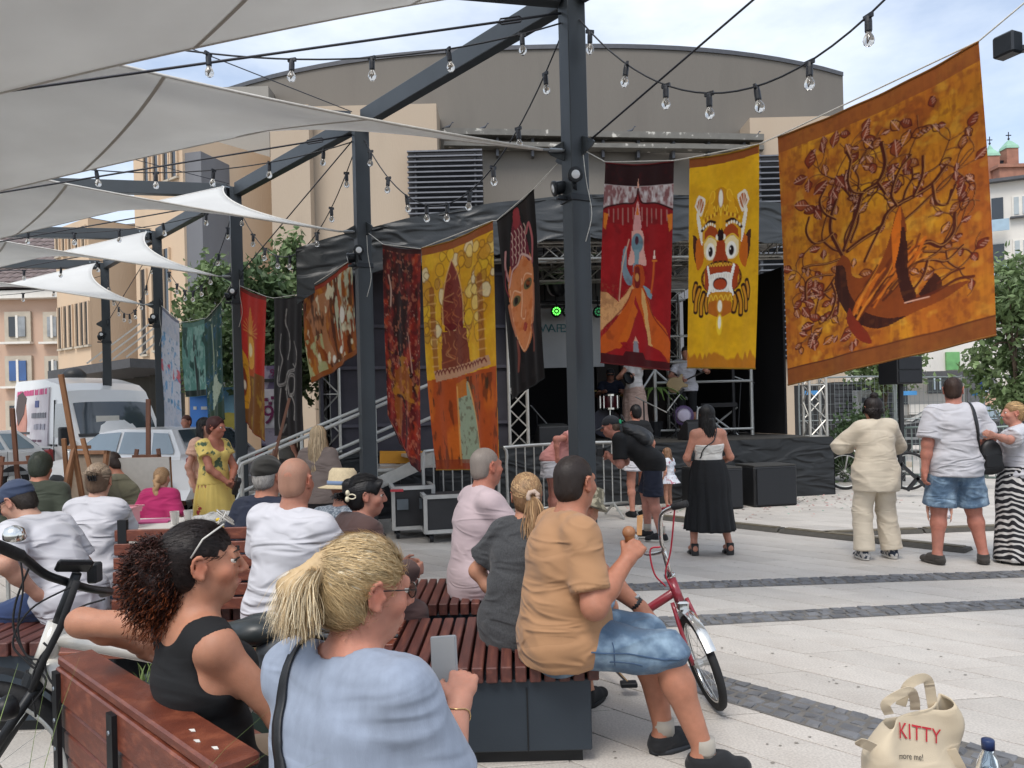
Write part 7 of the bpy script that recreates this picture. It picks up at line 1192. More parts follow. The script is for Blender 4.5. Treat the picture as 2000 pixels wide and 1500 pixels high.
p = Person('man in straw hat with blue band beside the bald man', (-1.2, 4.95, 0), R(-25), 1.55, 'm', sit=.42, lean=.3, hy=R(-10), skin=SK2, vox=.01); p.body(face=False); p.top(cloth('grey check shirt', '#5a6470', c2='#8d949c', vs=60, edge=(.45, .55)), .7, seed=13); p.bottoms(NAVYC, 1.7); p.shoes(BLACKC)
STRAW = mat('straw', '#c9b795', .8, 0, .12, 60, .6, 220); b = B(); b.lathe([(.155, -.012), (.16, -.006), (.1, .012), (.098, .02), (.09, .1), (.07, .125), (.03, .118), (.005, .116)], p.hw((0, -.015, .035)), 28, p.HW @ V3(0, .08, 1)); h_ = b.build('straw_hat', STRAW, p.t, True); b = B(); b.lathe([(.1015, .014), (.102, .04), (.1, .04)], p.hw((0, -.015, .035)), 28, p.HW @ V3(0, .08, 1)); b.build('hat_band', cloth('blue band', '#7287a8'), h_, True)
p = Person('black haired woman in brown jacket with a pale hair clip', (-.95, 4.12, 0), R(-55), 1.62, 'f', sit=.45, lean=.28, hy=R(-22), hp=.08, wr=(.1, .4, .7), wl=(-.1, .42, .7), skin='#b78371', vox=.009, fat=1.12); p.body(); p.eyes(); p.brows(); p.top(BROWNC, 1.85, .022, .14, .06, .012, 'jacket', loose=.04, seed=14); p.bottoms(cloth('brown trousers', '#4a3634'), 1.85); p.shoes(BLACKC)
p.haircap('#0f0d0f', .062, -.07, 1.14, vox=.008, ears=True, fr_up=.35, extra=[cone(p.hw((0, -.1, -.01)), p.hw((0, -.11, .06)), .04, .035), cone(p.hw((.035, .075, .07)), p.hw((-.035, .075, .07)), .028, .028)]); p.pony('#0f0d0f', (0, -.13, .01), 260, .05, .03, (0, -.2, -.6), .0045, .01, 2, 1.16, .01)
CLIP = mat('ivory clip', '#d9cfb4', .4); b = B()
for e in (-1, 1): b.ball(p.hw((.07, -.115, .002+e*.018)), V3(.012, .016, .016), 10, 8)
b.tube([p.hw((.078+.004*math.cos(a), -.09+.022*math.cos(a), .0+.014*math.sin(a))) for a in np.linspace(0, 6.28, 14)], .004, 6); b.build('hair_clip', CLIP, p.t, True)
p = Person('boy in navy cap and white T-shirt bending forward at the left edge', (-2.5, 4.35, 0), R(78), 1.7, 'm', sit=.5, lean=.62, hy=R(6), hp=.5, wl=w3(72, 1160, 4.15), wr=(.1, .35, .72), el=(-.6, -.5, -.5), skin='#c39682', vox=.0075, al=(-.12, .5, .085), fat=.98); p.body(); p.eyes(); p.brows(); p.top(WHITE, .85, .02, .16, .066, .013, loose=.04, seed=15, cuff=.03, vox=.0085); p.bottoms(cloth('blue jeans', '#22365e'), 1.9, vox=.01); p.shoes(BLACKC); p.haircap('#2e2620', .05, -.06, 1.05); p.cap('#2e3b55', True); glasses(p)
p = Person('person in white T-shirt with hair pinned up by a dark claw clip', (-2.86, 5.15, 0), R(-2), 1.68, 'f', sit=.45, lean=.22, hy=R(12), hp=.1, wr=w3(214, 1034, 5.55), er=(1, -.2, -.6), wl=(-.25, .5, .8), skin='#c0917c', vox=.009, fat=1.12); p.body(face=False); p.top(WHITE, .8, .02, .14, .07, .012, loose=.035, seed=16, cuff=.03); p.bottoms(DENIM, 1.7); p.shoes(BLACKC)
p.haircap('#6a5443', .05, -.06, 1.1, vox=.008, extra=[ell(p.hw((0, -.09, .03)), V3(.05, .035, .05), p.HW)]); p.pony('#8d7a66', (0, -.125, .03), 300, .06, .02, (0, -.3, .5), .0045, .012, 7, 1.13, .01); b = B(); [b.tube(smooth_path([p.hw((x, -.125, .06)), p.hw((x*1.2, -.15, .03)), p.hw((x, -.13, -.0))], 4), .006, 6) for x in (-.02, -.007, .007, .02)]; b.build('claw_clip', LEATH, p.t, True)
p = Person('girl in magenta top with a fair braid before the blank canvas', (-3.2, 6.9, 0), R(-5), 1.38, 'f', sit=.45, lean=.1, hp=.15, skin='#c79a86', vox=.011); p.body(face=False); p.top(cloth('magenta', '#a31c58'), .9, .018, .1, .06, .006, cuff=.02); p.bottoms(BLACKC, 1.7); p.shoes(BLACKC); p.haircap('#a5835f', .05, -.07, 1.1, ears=False)
b = B(); b.tube([p.hw((.012*math.sin(i*1.4), -.105-.012*math.sin(i*.3), .02-.021*i)) for i in range(15)], [.026+.006*math.sin(i*2.8) for i in range(13)]+[.016, .006], 10); b.build('braid', hairmat('#a5835f'), p.t, True)
p = Person('balding man bending down behind the easel', (-3.62, 7.4, 0), R(75), 1.78, 'm', sit=.45, lean=.45, hp=.45, skin=SK2, vox=.012); p.body(face=False); p.top(cloth('olive shirt', '#6d6a55'), .8); p.bottoms(BLACKC, 1.7); p.shoes(BLACKC); p.haircap('#2d211b', .0, -.05, 1.04)
p = Person('person in dark green hood beyond the boy in the cap', (-3.98, 6.4, 0), R(10), 1.74, 'm', sit=.45, lean=.1, hp=.2, skin=SK2, vox=.012); p.body(face=False); p.top(cloth('dark green hoodie', '#343a2e'), 1.8); p.bottoms(BLACKC, 1.7); p.shoes(BLACKC); p.haircap('#343a2e', .07, -.09, 1.2, ears=False, name='hood')
p = Person('woman in long yellow dress with red flowers under the green banner', (-3.14, 8.05, 0), R(-118), 1.63, 'f', hy=R(14), hp=.12, wl=(-.02, .24, .93), wr=(.04, .26, .9), el=(-1, -.3, -.3), er=(1, -.3, -.3), skin='#b97a66', vox=.009, fat=1.1); p.body(); p.eyes(); YEL = mat('yellow flowered dress', '#e2c870', .8, 0, .06, 8, .1, 200, c2='#a8383c', edge=(.61, .63), sheen=.1); YEL2 = mat('yellow dress bodice', '#e2c870', .8, 0, .08, 9, .1, 200, c2='#4c6148', edge=(.56, .6), sheen=.1)
p.top(YEL2, .45, .012, -.02, .09, .006, 'bodice', scoop=.03, cuff=.02); p.skirt(YEL, .08, .155, .29, 'dress_skirt', 9, .03, z0=p.pv[2]+.14); p.shoes(LEATH); p.haircap('#4a2320', .055, -.085, 1.14, ears=False, fr_up=.4); hp_ = p.W(p.J['wr'])+p.M @ V3(-.02, .09, -.03); t = thing('black_purse', 'small black phone purse held by the woman in yellow', 'purse', tuple(hp_)); b = B(); b.box(hp_, (.09, .05, .17), M=rotm(R(-60), .3, .4)); b.build('pouch', LEATH, t, bev=.01); b = B(); b.tube(smooth_path([hp_+V3(0, 0, .06), hp_+V3(-.06, .04, .02), hp_+V3(-.02, .02, -.05)], 4), .005, 5); b.build('loop', LEATH, t, True)
p = Person('woman in olive shorts half hidden behind the yellow dress', (-3.56, 8.85, 0), R(-105), 1.62, 'f', skin='#c6917e', vox=.012, ar=(.12, .28, .085), al=(-.1, -.12, .1)); p.body(face=False); p.top(cloth('peach top', '#cfa58f'), .5); p.bottoms(cloth('olive shorts', '#4d5138'), .75, flare=.05); p.shoes(cloth('white shoe', '#cfcac2')); p.haircap('#171314', .05, -.08, 1.1); p.longhair('#171314', .25, 150, .006)
p = Person('person in pink shirt far off behind the yellow dress woman', tuple(V3(1, 1, 0)*at(366, 830, 13.2)), R(170), 1.68, 'f', skin=SK4, vox=.014); p.body(face=False); p.top(cloth('pink shirt', '#c4848a'), .8); p.bottoms(cloth('wine skirt', '#6b3a44'), 1.5); p.shoes(BLACKC); p.haircap('#55352c', .05, -.06, 1.08)
p = Person('woman with very long blonde hair seen from behind', (-1.93, 7.6, 0), R(-8), 1.5, 'f', skin=SK3, vox=.011, fat=1.1); p.body(face=False); p.top(cloth('taupe top', '#7d6f68'), .9, .02, .1, .06, .006); p.bottoms(cloth('dark leggings', '#2c2a2d'), 1.9); p.shoes(BLACKC); p.haircap('#8a7458', .06, -.1, 1.12, ears=False); p.longhair('#9c8566', .47, 420, .0065, puff=1.18, front=.9, out=.16); p.longhair('#bda584', .45, 200, .005, seed=5, puff=1.2, front=.9, out=.16)
p = Person('person in dark shorts on the steps hidden by the black banner', (-3.8, 13.0, 0), R(-50), 1.78, 'm', skin='#c48a78', vox=.014); p.body(face=False); p.top(cloth('grey tee', '#5a5650'), .6); p.bottoms(cloth('dark shorts', '#33302f'), .82, flare=.05); p.shoes(BLACKC); p.haircap('#3a2c24', .05, -.05, 1.04)
p = Person('photographer in black bending forward with a backpack', (1.66, 9.1, 0), R(74), 1.78, 'm', lean=1.02, hp=.25, hy=R(4), wl=(-.03, .52, 1.0), wr=(.05, .53, 1.0), el=(-.4, -.3, -1), er=(.4, -.3, -1), skin='#c2897a', vox=.009, al=(-.1, -.08, .085), ar=(.1, .1, .085), curl=(.8, .8)); p.body(); p.top(BLACKC, .8, .018, .12, .06, .006); p.bottoms(NAVYC, .95, .02, flare=.04); p.shoes(cloth('black sneaker', '#14161a'), mat('white sole', '#d6d3cc', .6)); p.haircap('#5d4a3e', .03, -.06, 1.04); p.cap('#1c1e24', True)
for q in 'lr': b = B(); a = p.J['a'+q]; b.tube([p.W(a), p.W(a+V3(0, 0, .09))], [.045, .05], 12); b.build('sock', cloth('grey sock', '#8d8984'), p.t, True)
cb = p.W(p.J['wa']*.55+p.J['nb']*.45-p.Ff*.16); M_ = p.M @ rotm(0, 1.02); t = thing('backpack', 'black backpack on the bending photographer', 'backpack', tuple(cb)); P_ = [ell(cb, V3(.15, .08, .21), M_), ell(cb-M_ @ V3(0, .05, .05), V3(.12, .06, .13), M_), cone(cb+M_ @ V3(-.1, 0, -.12), cb+M_ @ V3(.1, 0, -.12), .07, .07)]; v, f = grow(P_, .012, .04); put('pack', rawmesh('pack', folds(v, f, .008, 8), f, True), cloth('pack nylon', '#15181c', .5), t); b = B(); b.tube(smooth_path([cb+M_ @ V3(0, -.02, .22), cb+M_ @ V3(0, -.1, .28), cb+M_ @ V3(0, -.05, .2)], 4), .012, 6); b.build('top_loop', LEATH, t, True); b = B(); b.box(cb+M_ @ V3(.02, -.03, .25), (.06, .04, .04), M=M_); b.build('green_pouch', cloth('green pouch', '#2fae7a'), t)
cc_ = p.W(V3(.01, .62, 1.05)); t = thing('camera', 'black camera held to the photographer\'s face', 'camera', tuple(cc_)); b = B(); b.box(cc_, (.09, .14, .1), R(74)+1.57); b.build('camera_body', LEATH, t, bev=.008); b = B(); b.lathe([(.035, 0), (.035, .1), (.03, .1)], cc_, 14, p.M @ V3(0, 1, -.1)); b.build('lens', LEATH, t, True)
p = Person('woman in white shorts bending with hand on hip behind the nearest post', (.5, 10.2, 0), R(-82), 1.7, 'f', lean=.8, wr=(.2, .05, .95), er=(.3, -1, .3), wl=(-.15, .55, .6), skin='#c98878', vox=.011, fat=1.1); p.body(face=False); p.top(cloth('pink top', '#c98a84'), .5, hem=.0); p.bottoms(WHITE, .5, .03, flare=.08); p.shoes(LEATH); p.haircap('#5a4030', .05, -.07, 1.1)
p = Person('woman in white shorts standing behind the photographer', (1.8, 11.1, 0), R(20), 1.66, 'f', skin='#c68a76', vox=.013); p.body(face=False); p.top(BLACKC, .5); p.bottoms(WHITE, .5, .03, flare=.07); p.shoes(BLACKC); p.haircap('#120f10', .05, -.07, 1.12)
p = Person('little girl in floral dress near the stage', (2.36, 11.7, 0), R(50), .95, 'f', skin='#c99680', vox=.011, hp=.1); p.body(face=False); FLO = mat('pale floral dress', '#cfd3da', .8, 0, .1, 18, c2='#a8707e', edge=(.58, .64)); p.top(FLO, .5, hem=0); p.skirt(FLO, .42, .16, .34, 'dress_skirt', 8, .03); p.shoes(cloth('red shoe', '#a33440')); p.haircap('#7d5f48', .05, -.07, 1.1); p.longhair('#7d5f48', .14, 160, .006)
p = Person('woman in white tube top and long black skirt facing the stage', (2.06, 8.1, 0), R(4), 1.62, 'f', al=(-.17, .03, .11), ar=(.2, .0, .11), wl=(-.16, .2, .97), wr=(.16, .2, .95), skin='#c58b76', vox=.008, sh=1.06, fat=1.04); p.body(face=False); tb = p.top(cloth('white tube top', '#d8d5cf'), 0, .012, .0, .2, .006, 'tube_top', nslope=0); bpy.data.objects.remove(tb)
v, f = grow(p.infl(p.torso[:6], .012), .008, .035, [], [(p.W(p.J['ch']+V3(0, 0, .01)), (0, -.1, 1)), (p.W(p.pv+V3(0, 0, .1)), (0, 0, -1))]); tb = p.finish('tube_top', folds(relax(v, f), f, .008, 7, 3), f, cloth('white tube top', '#d8d5cf')); p.skirt(cloth('black pleated skirt', '#0e1014', wr=.05, sheen=0.), .27, .165, .26, 'skirt', 16, .028, z0=p.pv[2]+.15, flat=.86); p.haircap('#0e0c0d', .06, -.09, 1.12, ears=False); p.longhair('#0e0c0d', .24, 300, .006, puff=1.14, front=1.0, out=.04)
v, f = grow([cone(p.hw((.01, -.09, -.05)), p.hw((.03, -.1, -.24)), .045, .02)], .008); p.finish('hair_tail', v, f, hairmat('#0e0c0d'))
for q in 'lr':
 a, fd = p.J['a'+q], V3(0, 1, 0); g = V3(a[0], a[1], 0); b = B(); b.prism([(-.05, .13), (.0, .13), (.02, .07), (.12, .03), (.14, .0), (.05, .0), (.045, .03), (-.005, .05), (-.015, .0), (-.05, .0)], p.W(g), p.M @ V3(0, 1, 0), V3(0, 0, 1), p.M @ V3(.075, 0, 0)); b.build('heeled_sandal', LEATH, p.t, bev=.008)
W, J = p.W, p.J; strap(p, p.bo, [W(J['nb']+V3(.09, .08, -.06)), W(J['nb']+V3(.08, -.01, .02)), W(J['nb']+V3(.03, -.13, -.1)), W(J['ch']+V3(-.07, -.15, -.02)), W(J['wa']+V3(-.15, -.1, .02))], .014, LEATH, 'bag_strap', off=.012)
CREAM = cloth('cream knit', '#cdc1ad', bump=.25, bs=160, wr=.12); p = Person('woman in cream sweater and trousers with a dark hair bun', (3.62, 7.68, 0), R(3), 1.66, 'f', al=(-.14, 0, .085), ar=(.16, .02, .085), wl=(-.12, .3, 1.12), wr=(.14, .3, 1.1), el=(-1, -.35, -.35), er=(1, -.35, -.35), skin='#c08e78', vox=.008, fat=1.12); p.body(face=False); p.top(CREAM, 1.95, .032, .2, .062, .016, 'sweater', loose=.05, seed=21); p.bottoms(CREAM, 1.98, .03, .012, flare=.035); p.shoes(cloth('white navy sneaker', '#bfbcb8', c2='#2c3442', edge=(.5, .52), vs=25), mat('white sole', '#d6d3cc', .6)); p.haircap('#1f1614', .05, -.09, 1.12, ears=False, extra=[ell(p.hw((.0, -.05, .14)), V3(.038, .038, .034), p.HW), cone(p.hw((0, -.06, -.02)), p.hw((0, -.06, -.1)), .06, .05)]); p.longhair('#1f1614', .06, 300, .005, puff=1.14, front=.9); p.pony('#1f1614', (0, -.05, .135), 160, .02, .02, (0, 0, .3), .004, .012, 3, 1.15, .0)
p = Person('big man in white T-shirt and denim shorts with a black shoulder bag', (4.24, 7.36, 0), R(-6), 1.84, 'm', hy=R(-26), al=(-.19, 0, .085), ar=(.23, 0, .085), wl=(-.3, -.02, .86), wr=(.32, .2, .98), el=(-.8, -.7, -.2), er=(.8, -.7, -.2), fat=1.16, skin='#c08170', vox=.008, toe=(R(22), R(-22)), sh=1.08); p.body(); tb = p.top(WHITE, .82, .024, .12, .075, .014, loose=.03, seed=22, cuff=.03); p.bottoms(DENIM, .93, .024, .012, 'denim_shorts', flare=.055); p.shoes(cloth('dark slip on', '#3b3632')); p.haircap('#3b2a22', .055, -.045, 1.03, rough=.001); glasses(p, GLASSM, True)
W, J = p.W, p.J; strap(p, tb, [W(J['nb']+V3(.12, .1, -.06)), W(J['nb']+V3(.115, .0, .04)), W(J['nb']+V3(.13, -.14, -.1)), W(J['ch']+V3(.17, -.17, -.05)), W(J['wa']+V3(.22, -.13, .0)), W(J['pv']+V3(.25, -.06, .02))], .05, LEATH, 'bag_strap'); cb = W(J['pv']+V3(.3, -.03, .05)); t = thing('shoulder_bag', 'black shoulder bag at the big man\'s hip', 'bag', tuple(cb)); v, f = grow([ell(cb, V3(.11, .05, .16)), cone(cb+V3(-.06, 0, -.12), cb+V3(.07, 0, -.1), .05, .05)], .01, .05); put('pouch', rawmesh('pouch', folds(v, f, .006, 9), f, True), LEATH, t); b = B(); b.box(cb+V3(0, -.055, -.04), (.16, .02, .12)); b.build('pocket', LEATH, t, bev=.008)
b = B(); q = W(J['wl']); e_ = W(J['el']); b.tube([q*.9+e_*.1, q*.85+e_*.15], .033, 12); b.build('watch_strap', LEATH, p.t, True)
p = Person('woman in white T-shirt and zebra print skirt at the right edge', (4.84, 7.36, 0), R(62), 1.58, 'f', hy=R(15), wl=w3(1940, 850, 7.0), wr=(.1, .34, 1.2), el=(-.4, -.4, -1), er=(.5, -.3, -1), skin='#c9907e', vox=.009, fat=1.12, curl=(.8, .8)); p.body(); p.eyes(); p.top(WHITE, .85, .022, .02, .068, .01, seed=24, cuff=.03)
zb = mat('zebra print', '#16161a', .8, 0, .02, 5, .1, 200); N_, L_ = zb.node_tree.nodes, zb.node_tree.links; wv = N_.new('ShaderNodeTexWave'); wv.inputs['Scale'].default_value = 6.5; wv.inputs['Distortion'].default_value = 7.; wv.inputs['Detail'].default_value = 1.5; wv.inputs['Detail Scale'].default_value = 1.; tcz = N_.new('ShaderNodeTexCoord'); mpz = N_.new('ShaderNodeMapping'); mpz.inputs['Rotation'].default_value = (.3, R(65), 0); rz_ = N_.new('ShaderNodeValToRGB'); rz_.color_ramp.elements[0].position = .6; rz_.color_ramp.elements[1].position = .66; rz_.color_ramp.elements[0].color = (.012, .012, .016, 1); rz_.color_ramp.elements[1].color = (.62, .6, .58, 1); L_.new(tcz.outputs['Object'], mpz.inputs['Vector']); L_.new(mpz.outputs['Vector'], wv.inputs['Vector']); L_.new(wv.outputs['Fac'], rz_.inputs['Fac']); L_.new(rz_.outputs['Color'], N_['Principled BSDF'].inputs['Base Color'])
p.skirt(zb, .03, .2, .23, 'zebra_skirt', 7, .015, flat=.9); p.shoes(LEATH); p.haircap('#b18d62', .05, -.07, 1.1, extra=[ell(p.hw((0, -.115, .03)), V3(.035, .035, .035), p.HW)]); p.pony('#c2a070', (0, -.12, .04), 240, .05, .03, (0, -.3, -.4), .0045, .015, 8, 1.12, .01)
p = Person('toddler in white crouching behind the big man\'s legs', (5.2, 9.4, 0), R(150), .85, 'f', sit=.12, lean=.35, skin='#cf9f8c', vox=.011, al=(-.06, .16, .045), ar=(.06, .16, .045)); p.body(face=False); p.top(WHITE, .7); p.bottoms(WHITE, .5); p.haircap('#8d6c4c', .04, -.06, 1.08)
p = Person('singer in white top and long blush skirt with a tambourine on stage', (2.33, 14.55, SH), R(175), 1.7, 'f', wr=(.12, .27, 1.18), wl=(-.1, .2, 1.42), er=(1, -.3, -.5), el=(-1, -.2, -.5), skin='#cf957d', vox=.012); p.body(face=False); p.top(cloth('white singer top', '#e0dcd8'), .0, .012, .0, .09, .005); p.skirt(cloth('blush skirt', '#c3a596'), .03, .165, .27, 'skirt', 12, .02); p.haircap('#3a261d', .05, -.08, 1.1); p.longhair('#3a261d', .2, 160, .006); c = p.W(p.J['wr'])+V3(-.02, -.12, -.05); t = thing('tambourine', 'black rimmed tambourine in the singer\'s hand', 'tambourine', tuple(c)); b = B(); b.lathe([(.105, -.025), (.115, -.025), (.115, .025), (.105, .025), (.105, -.025)], c, 24, (.5, -.8, .3)); b.build('rim', BLK, t)
p = Person('guitarist in white T-shirt and black trousers on stage', (3.42, 15.0, SH), R(165), 1.8, 'm', hp=.25, wr=(.1, .22, 1.1), wl=(-.4, .3, 1.25), er=(1, -.3, -.4), el=(-.9, -.2, -.7), skin='#b98672', vox=.012); p.body(face=False); p.top(WHITE, .7); p.bottoms(BLACKC, 1.05); p.shoes(BLACKC); p.haircap('#2a211c', .05, -.05, 1.05)
g0, g1 = p.W((.16, .24, 1.02)), p.W((-.55, .3, 1.32)); t = thing('electric_guitar', 'dark electric guitar held across the guitarist', 'guitar', tuple(g0)); d = unit(g1-g0); x = unit(np.cross(d, p.M @ V3(0, 1, 0))); b = B(); b.prism([(-.2, -.08), (-.1, -.16), (0, -.14), (.06, -.1), (.14, -.15), (.17, -.12), (.12, -.04), (.12, .04), (.18, .1), (.15, .14), (.05, .1), (-.02, .13), (-.1, .16), (-.2, .08)], g0, d, x, p.M @ V3(0, .05, 0)); b.build('guitar_body', mat('cream guitar', '#b59f78', .3, 0, .05, 9, coat=.5), t, bev=.01); b = B(); b.beam(g0+d*.1, g1, .045, .025); b.build('neck', mat('dark neck', '#1f1814', .4), t); b = B(); b.box(g1+d*.06, (.14, .03, .07)); b.build('headstock', mat('dark neck', '#1f1814', .4), t)
p = Person('drummer in navy T-shirt and cap behind the drums', (2.03, 15.75, SH), R(178), 1.78, 'm', sit=.5, hp=.1, wr=(.2, .4, .9), wl=(-.2, .4, .9), skin='#a97866', vox=.013); p.body(face=False); p.top(NAVYC, .6); p.bottoms(BLACKC, 1.8); p.shoes(BLACKC); p.cap('#1d1a1c', True); glasses(p, GLASSM, True); b = B(); b.lathe([(.16, .42), (.16, .48), (.15, .5)], V3(2.03, 15.75, SH), 16); b.lathe([(.03, 0), (.03, .43)], V3(2.03, 15.75, SH), 8); tag(b.build('drum_stool', LEATH), 'black drum stool under the drummer', 'stool')
# == benches, table, easels, bikes
WOOD = mat('mahogany slat', '#56302a', .5, 0, .22, 6, .25, 90, stretch=(6, .6, 6), rand=.12, spec=.5, c2='#683d31', edge=(.5, .75)); WOODX = mat('mahogany board', '#6b3626', .36, 0, .2, 6, .25, 90, stretch=(3, 3, 8), rand=.1, spec=.55, c2='#7d4631', edge=(.5, .75)); BOX = mat('bench steel box', '#2e3740', .5, .2, .12, 2.5, .08, 90); BLKM = mat('black steel', '#1b1d20', .45, .3)
def slat_bench(label, x0, x1, y0, y1, h=.45, sw=.048, gap=.014, along='y'):
 t = thing('slatted_bench', label, 'bench', ((x0+x1)/2, (y0+y1)/2, 0), group='slatted bench blocks'); th_ = .07
 b = B(); b.box(((x0+x1)/2, (y0+y1)/2, (h-th_)/2+.03), (x1-x0-.08, y1-y0-.08, h-th_-.06)); bx = b.build('box', BOX, t, bev=.006); b = B(); b.box(((x0+x1)/2, (y0+y1)/2, .03), (x1-x0-.16, y1-y0-.16, .06)); b.build('plinth', BLKM, bx)
 for k in (.35, .7): b = B(); b.box((x0+(x1-x0)*k, y0+.038, h*.45), (.006, .006, h-th_-.1)); b.build('panel_joint', BLKM, bx)
 n = int((x1-x0)/(sw+gap)); w = (x1-x0)/n-gap
 for i in range(n): b = B(); b.box((x0+(i+.5)*(x1-x0)/n, (y0+y1)/2, h-th_/2+random.uniform(-.0015, .0015)), (w, y1-y0, th_)); b.build('slat', WOOD, t, bev=.005)
slat_bench('slatted bench block with dark steel sides under the tan man', -.72, .36, 3.36, 4.2)
slat_bench('slatted bench block under the man in pale pink shirt', -.78, .42, 4.5, 5.2)
slat_bench('slatted bench block under the boy in the cap', -3.1, -2.0, 3.85, 4.75, .47, .075, .016)
slat_bench('slatted bench block under the tote bag at the lower right', .8, 1.5, 1.62, 2.2)
slat_bench('slatted bench block behind the man in navy polo', -2.0, -.95, 4.5, 5.1)
t = thing('backrest_bench', 'mahogany bench with slatted backrest left of the bald man', 'bench', (-1.6, 4.2, 0))
for k in range(6): b = B(); b.box((-1.72, 4.36+.01*k, .52+k*.078), (1.15, .025, .066)); b.build('back_slat', WOODX, t, bev=.004)
for k in range(5): b = B(); b.box((-1.45, 3.75+k*.105, .44), (1.7, .09, .04)); b.build('seat_slat', WOODX, t, bev=.004)
for x in (-2.25, -1.2): b = B(); b.box((x, 4.41, .5), (.05, .03, 1.)); b.box((x, 3.98, .2), (.05, .5, .4)); b.build('support', BLKM, t)
A_, C_ = V3(-1.44, 2.5, 0), V3(-.62, 1.69, 0); d = unit(C_-A_); nrm = V3(-d[1], d[0], 0); nrm = nrm if nrm[1] > 0 else -nrm; ang = math.atan2(d[1], d[0]); L = np.linalg.norm(C_-A_); mid = (A_+C_)/2
t = thing('backrest_bench', 'near mahogany bench whose boarded back faces the viewer', 'bench', tuple(mid)); b = B(); b.box(mid+V3(0, 0, .805), (L, .105, .03), ang); b.build('top_board', WOODX, t, bev=.006)
b = B(); b.box(mid-nrm*.045+V3(0, 0, .735), (L, .028, .105), ang); b.build('back_board', WOODX, t, bev=.005)
for k in range(6): b = B(); b.box(mid-nrm*(.035-.008*k)+V3(0, 0, .63-k*.088), (L-.01, .026, .074), ang); b.build('back_board', WOODX, t, bev=.005)
for k in range(5): b = B(); b.box(mid+nrm*(.1+k*.095)+V3(0, 0, .44), (L, .082, .04), ang); b.build('seat_slat', WOODX, t, bev=.005)
for s in (.03, .47, .97):
 o = A_+d*L*s; b = B(); b.box(o-nrm*.066+V3(0, 0, .39), (.045, .014, .78), ang); b.box(o+nrm*.2+V3(0, 0, .4), (.045, .45, .03), ang); b.box(o+nrm*.25+V3(0, 0, .2), (.045, .3, .4), ang); u = b.build('support', BLKM, t)
 for z in (.73, .63, .54, .45): b = B(); b.lathe([(.0005, .004), (.006, .003), (.007, 0)], o-nrm*.074+V3(0, 0, z), 8, -nrm); b.build('screw', BOLT, u)
for (s, w_) in ((.8, .05), (.86, -.01), (.92, .03)): b = B(); o = A_+d*L*s+nrm*(-.02+w_*.3)+V3(0, 0, .8212); b.prism([(-.012, -.004), (.006, -.005), (.013, .002), (-.004, .006)], o, d, nrm, V3(0, 0, .001)); b.build('chipped_paint', mat('bird dropping', '#d8d4cc', .8), t)
pl = thing('steel_planter', 'dark green steel planter with low plants behind the bicycle saddle', 'planter', (-1.2, 3.25, 0)); b = B(); b.box((-1.2, 3.25, .26), (.7, .4, .52)); b.build('box', mat('dark green steel', '#2f3d38', .5, .2, .15, 3), pl, bev=.008); rg = np.random.default_rng(5)
GRASS = mat('grass blade', '#6f8246', .5, 0, .2, 6, isl=.3, transl=.25)
def blades(name, o, sx, sy, n, L, parent, w=.006, up=1., dirb=(0, 0, 0)):
 V_, F_ = [], []; k = 7
 for i in range(n):
  p0 = np.asarray(o, float)+V3(rg.uniform(-sx, sx), rg.uniform(-sy, sy), 0); a = rg.uniform(0, 6.28); d = V3(math.cos(a), math.sin(a), 0)*rg.uniform(.1, .8)+np.asarray(dirb); l = L*rg.uniform(.5, 1.1); x = unit(np.cross(d, V3(0, 0, 1)))*w*rg.uniform(.5, 1.2); n0 = len(V_)
  for j in range(k): t = j/(k-1); c = p0+d*l*t*t*.9+V3(0, 0, l*(t*up-.55*t*t*np.linalg.norm(d))); V_ += [c-x*(1-t*.95), c+x*(1-t*.95)]
  F_ += [(n0+2*j, n0+2*j+1, n0+2*j+3, n0+2*j+2) for j in range(k-1)]
 return put(name, rawmesh(name, V_, np.array(F_), True), GRASS, parent)
g = blades('plants', (-1.2, 3.25, .51), .32, .18, 420, .1, pl); g['kind'] = 'stuff'
pl2 = thing('grass_planter', 'low planter of ornamental grass at the lower left corner', 'planter', (-1.0, 1.38, 0)); b = B(); b.box((-1.0, 1.36, .17), (.6, .26, .34)); b.build('box', BOX, pl2, bev=.006); b = B(); b.box((-1.0, 1.36, .345), (.56, .22, .02)); b.build('soil', mat('soil', '#3b3029', .95, 0, .3, 30, .8, 60), pl2)
g = blades('grass', (-1.0, 1.38, .34), .24, .08, 40, .82, pl2, .0045, 1.05); g['kind'] = 'stuff'
fl = thing('flower_planter', 'planter with small yellow flowers beside the slatted backrest', 'planter', (-2.0, 5.6, 0)); b = B(); b.box((-2.05, 5.55, .3), (.5, .4, .6)); b.build('box', BOX, fl, bev=.006); g = blades('leaves', (-2.05, 5.55, .58), .22, .17, 260, .24, fl, .01); g['kind'] = 'stuff'
for k in range(14): b = B(); b.ball((-2.05+rg.uniform(-.22, .22), 5.4+rg.uniform(-.1, .2), .72+rg.uniform(0, .12)), (.022, .022, .016), 8, 6); b.build('flower', mat('yellow flower', '#cfae35', .6), fl, True)
tb = thing('folding_table', 'white folding table with craft things at the left', 'table', (-3.3, 6.05, 0)); b = B(); b.box((-3.35, 6.05, .735), (2.05, .72, .035)); b.build('top', mat('white table top', '#c8c6c0', .5, 0, .06, 3), tb, bev=.01)
for x in (-4.2, -2.5):
 for y in (5.75, 6.35): b = B(); b.tube([(x, y, .72), (x, y, 0)], .016, 8); b.build('leg', STEELP, tb)
bk = thing('pink_basket', 'pink plastic lattice basket on the white table', 'basket', (-3.02, 5.9, .753)); PINK = mat('pink plastic', '#d99aa2', .4, 0, .05, 8); bx0, by0, bz0 = at(233, 1010, 5.85)[0], 5.85, .753
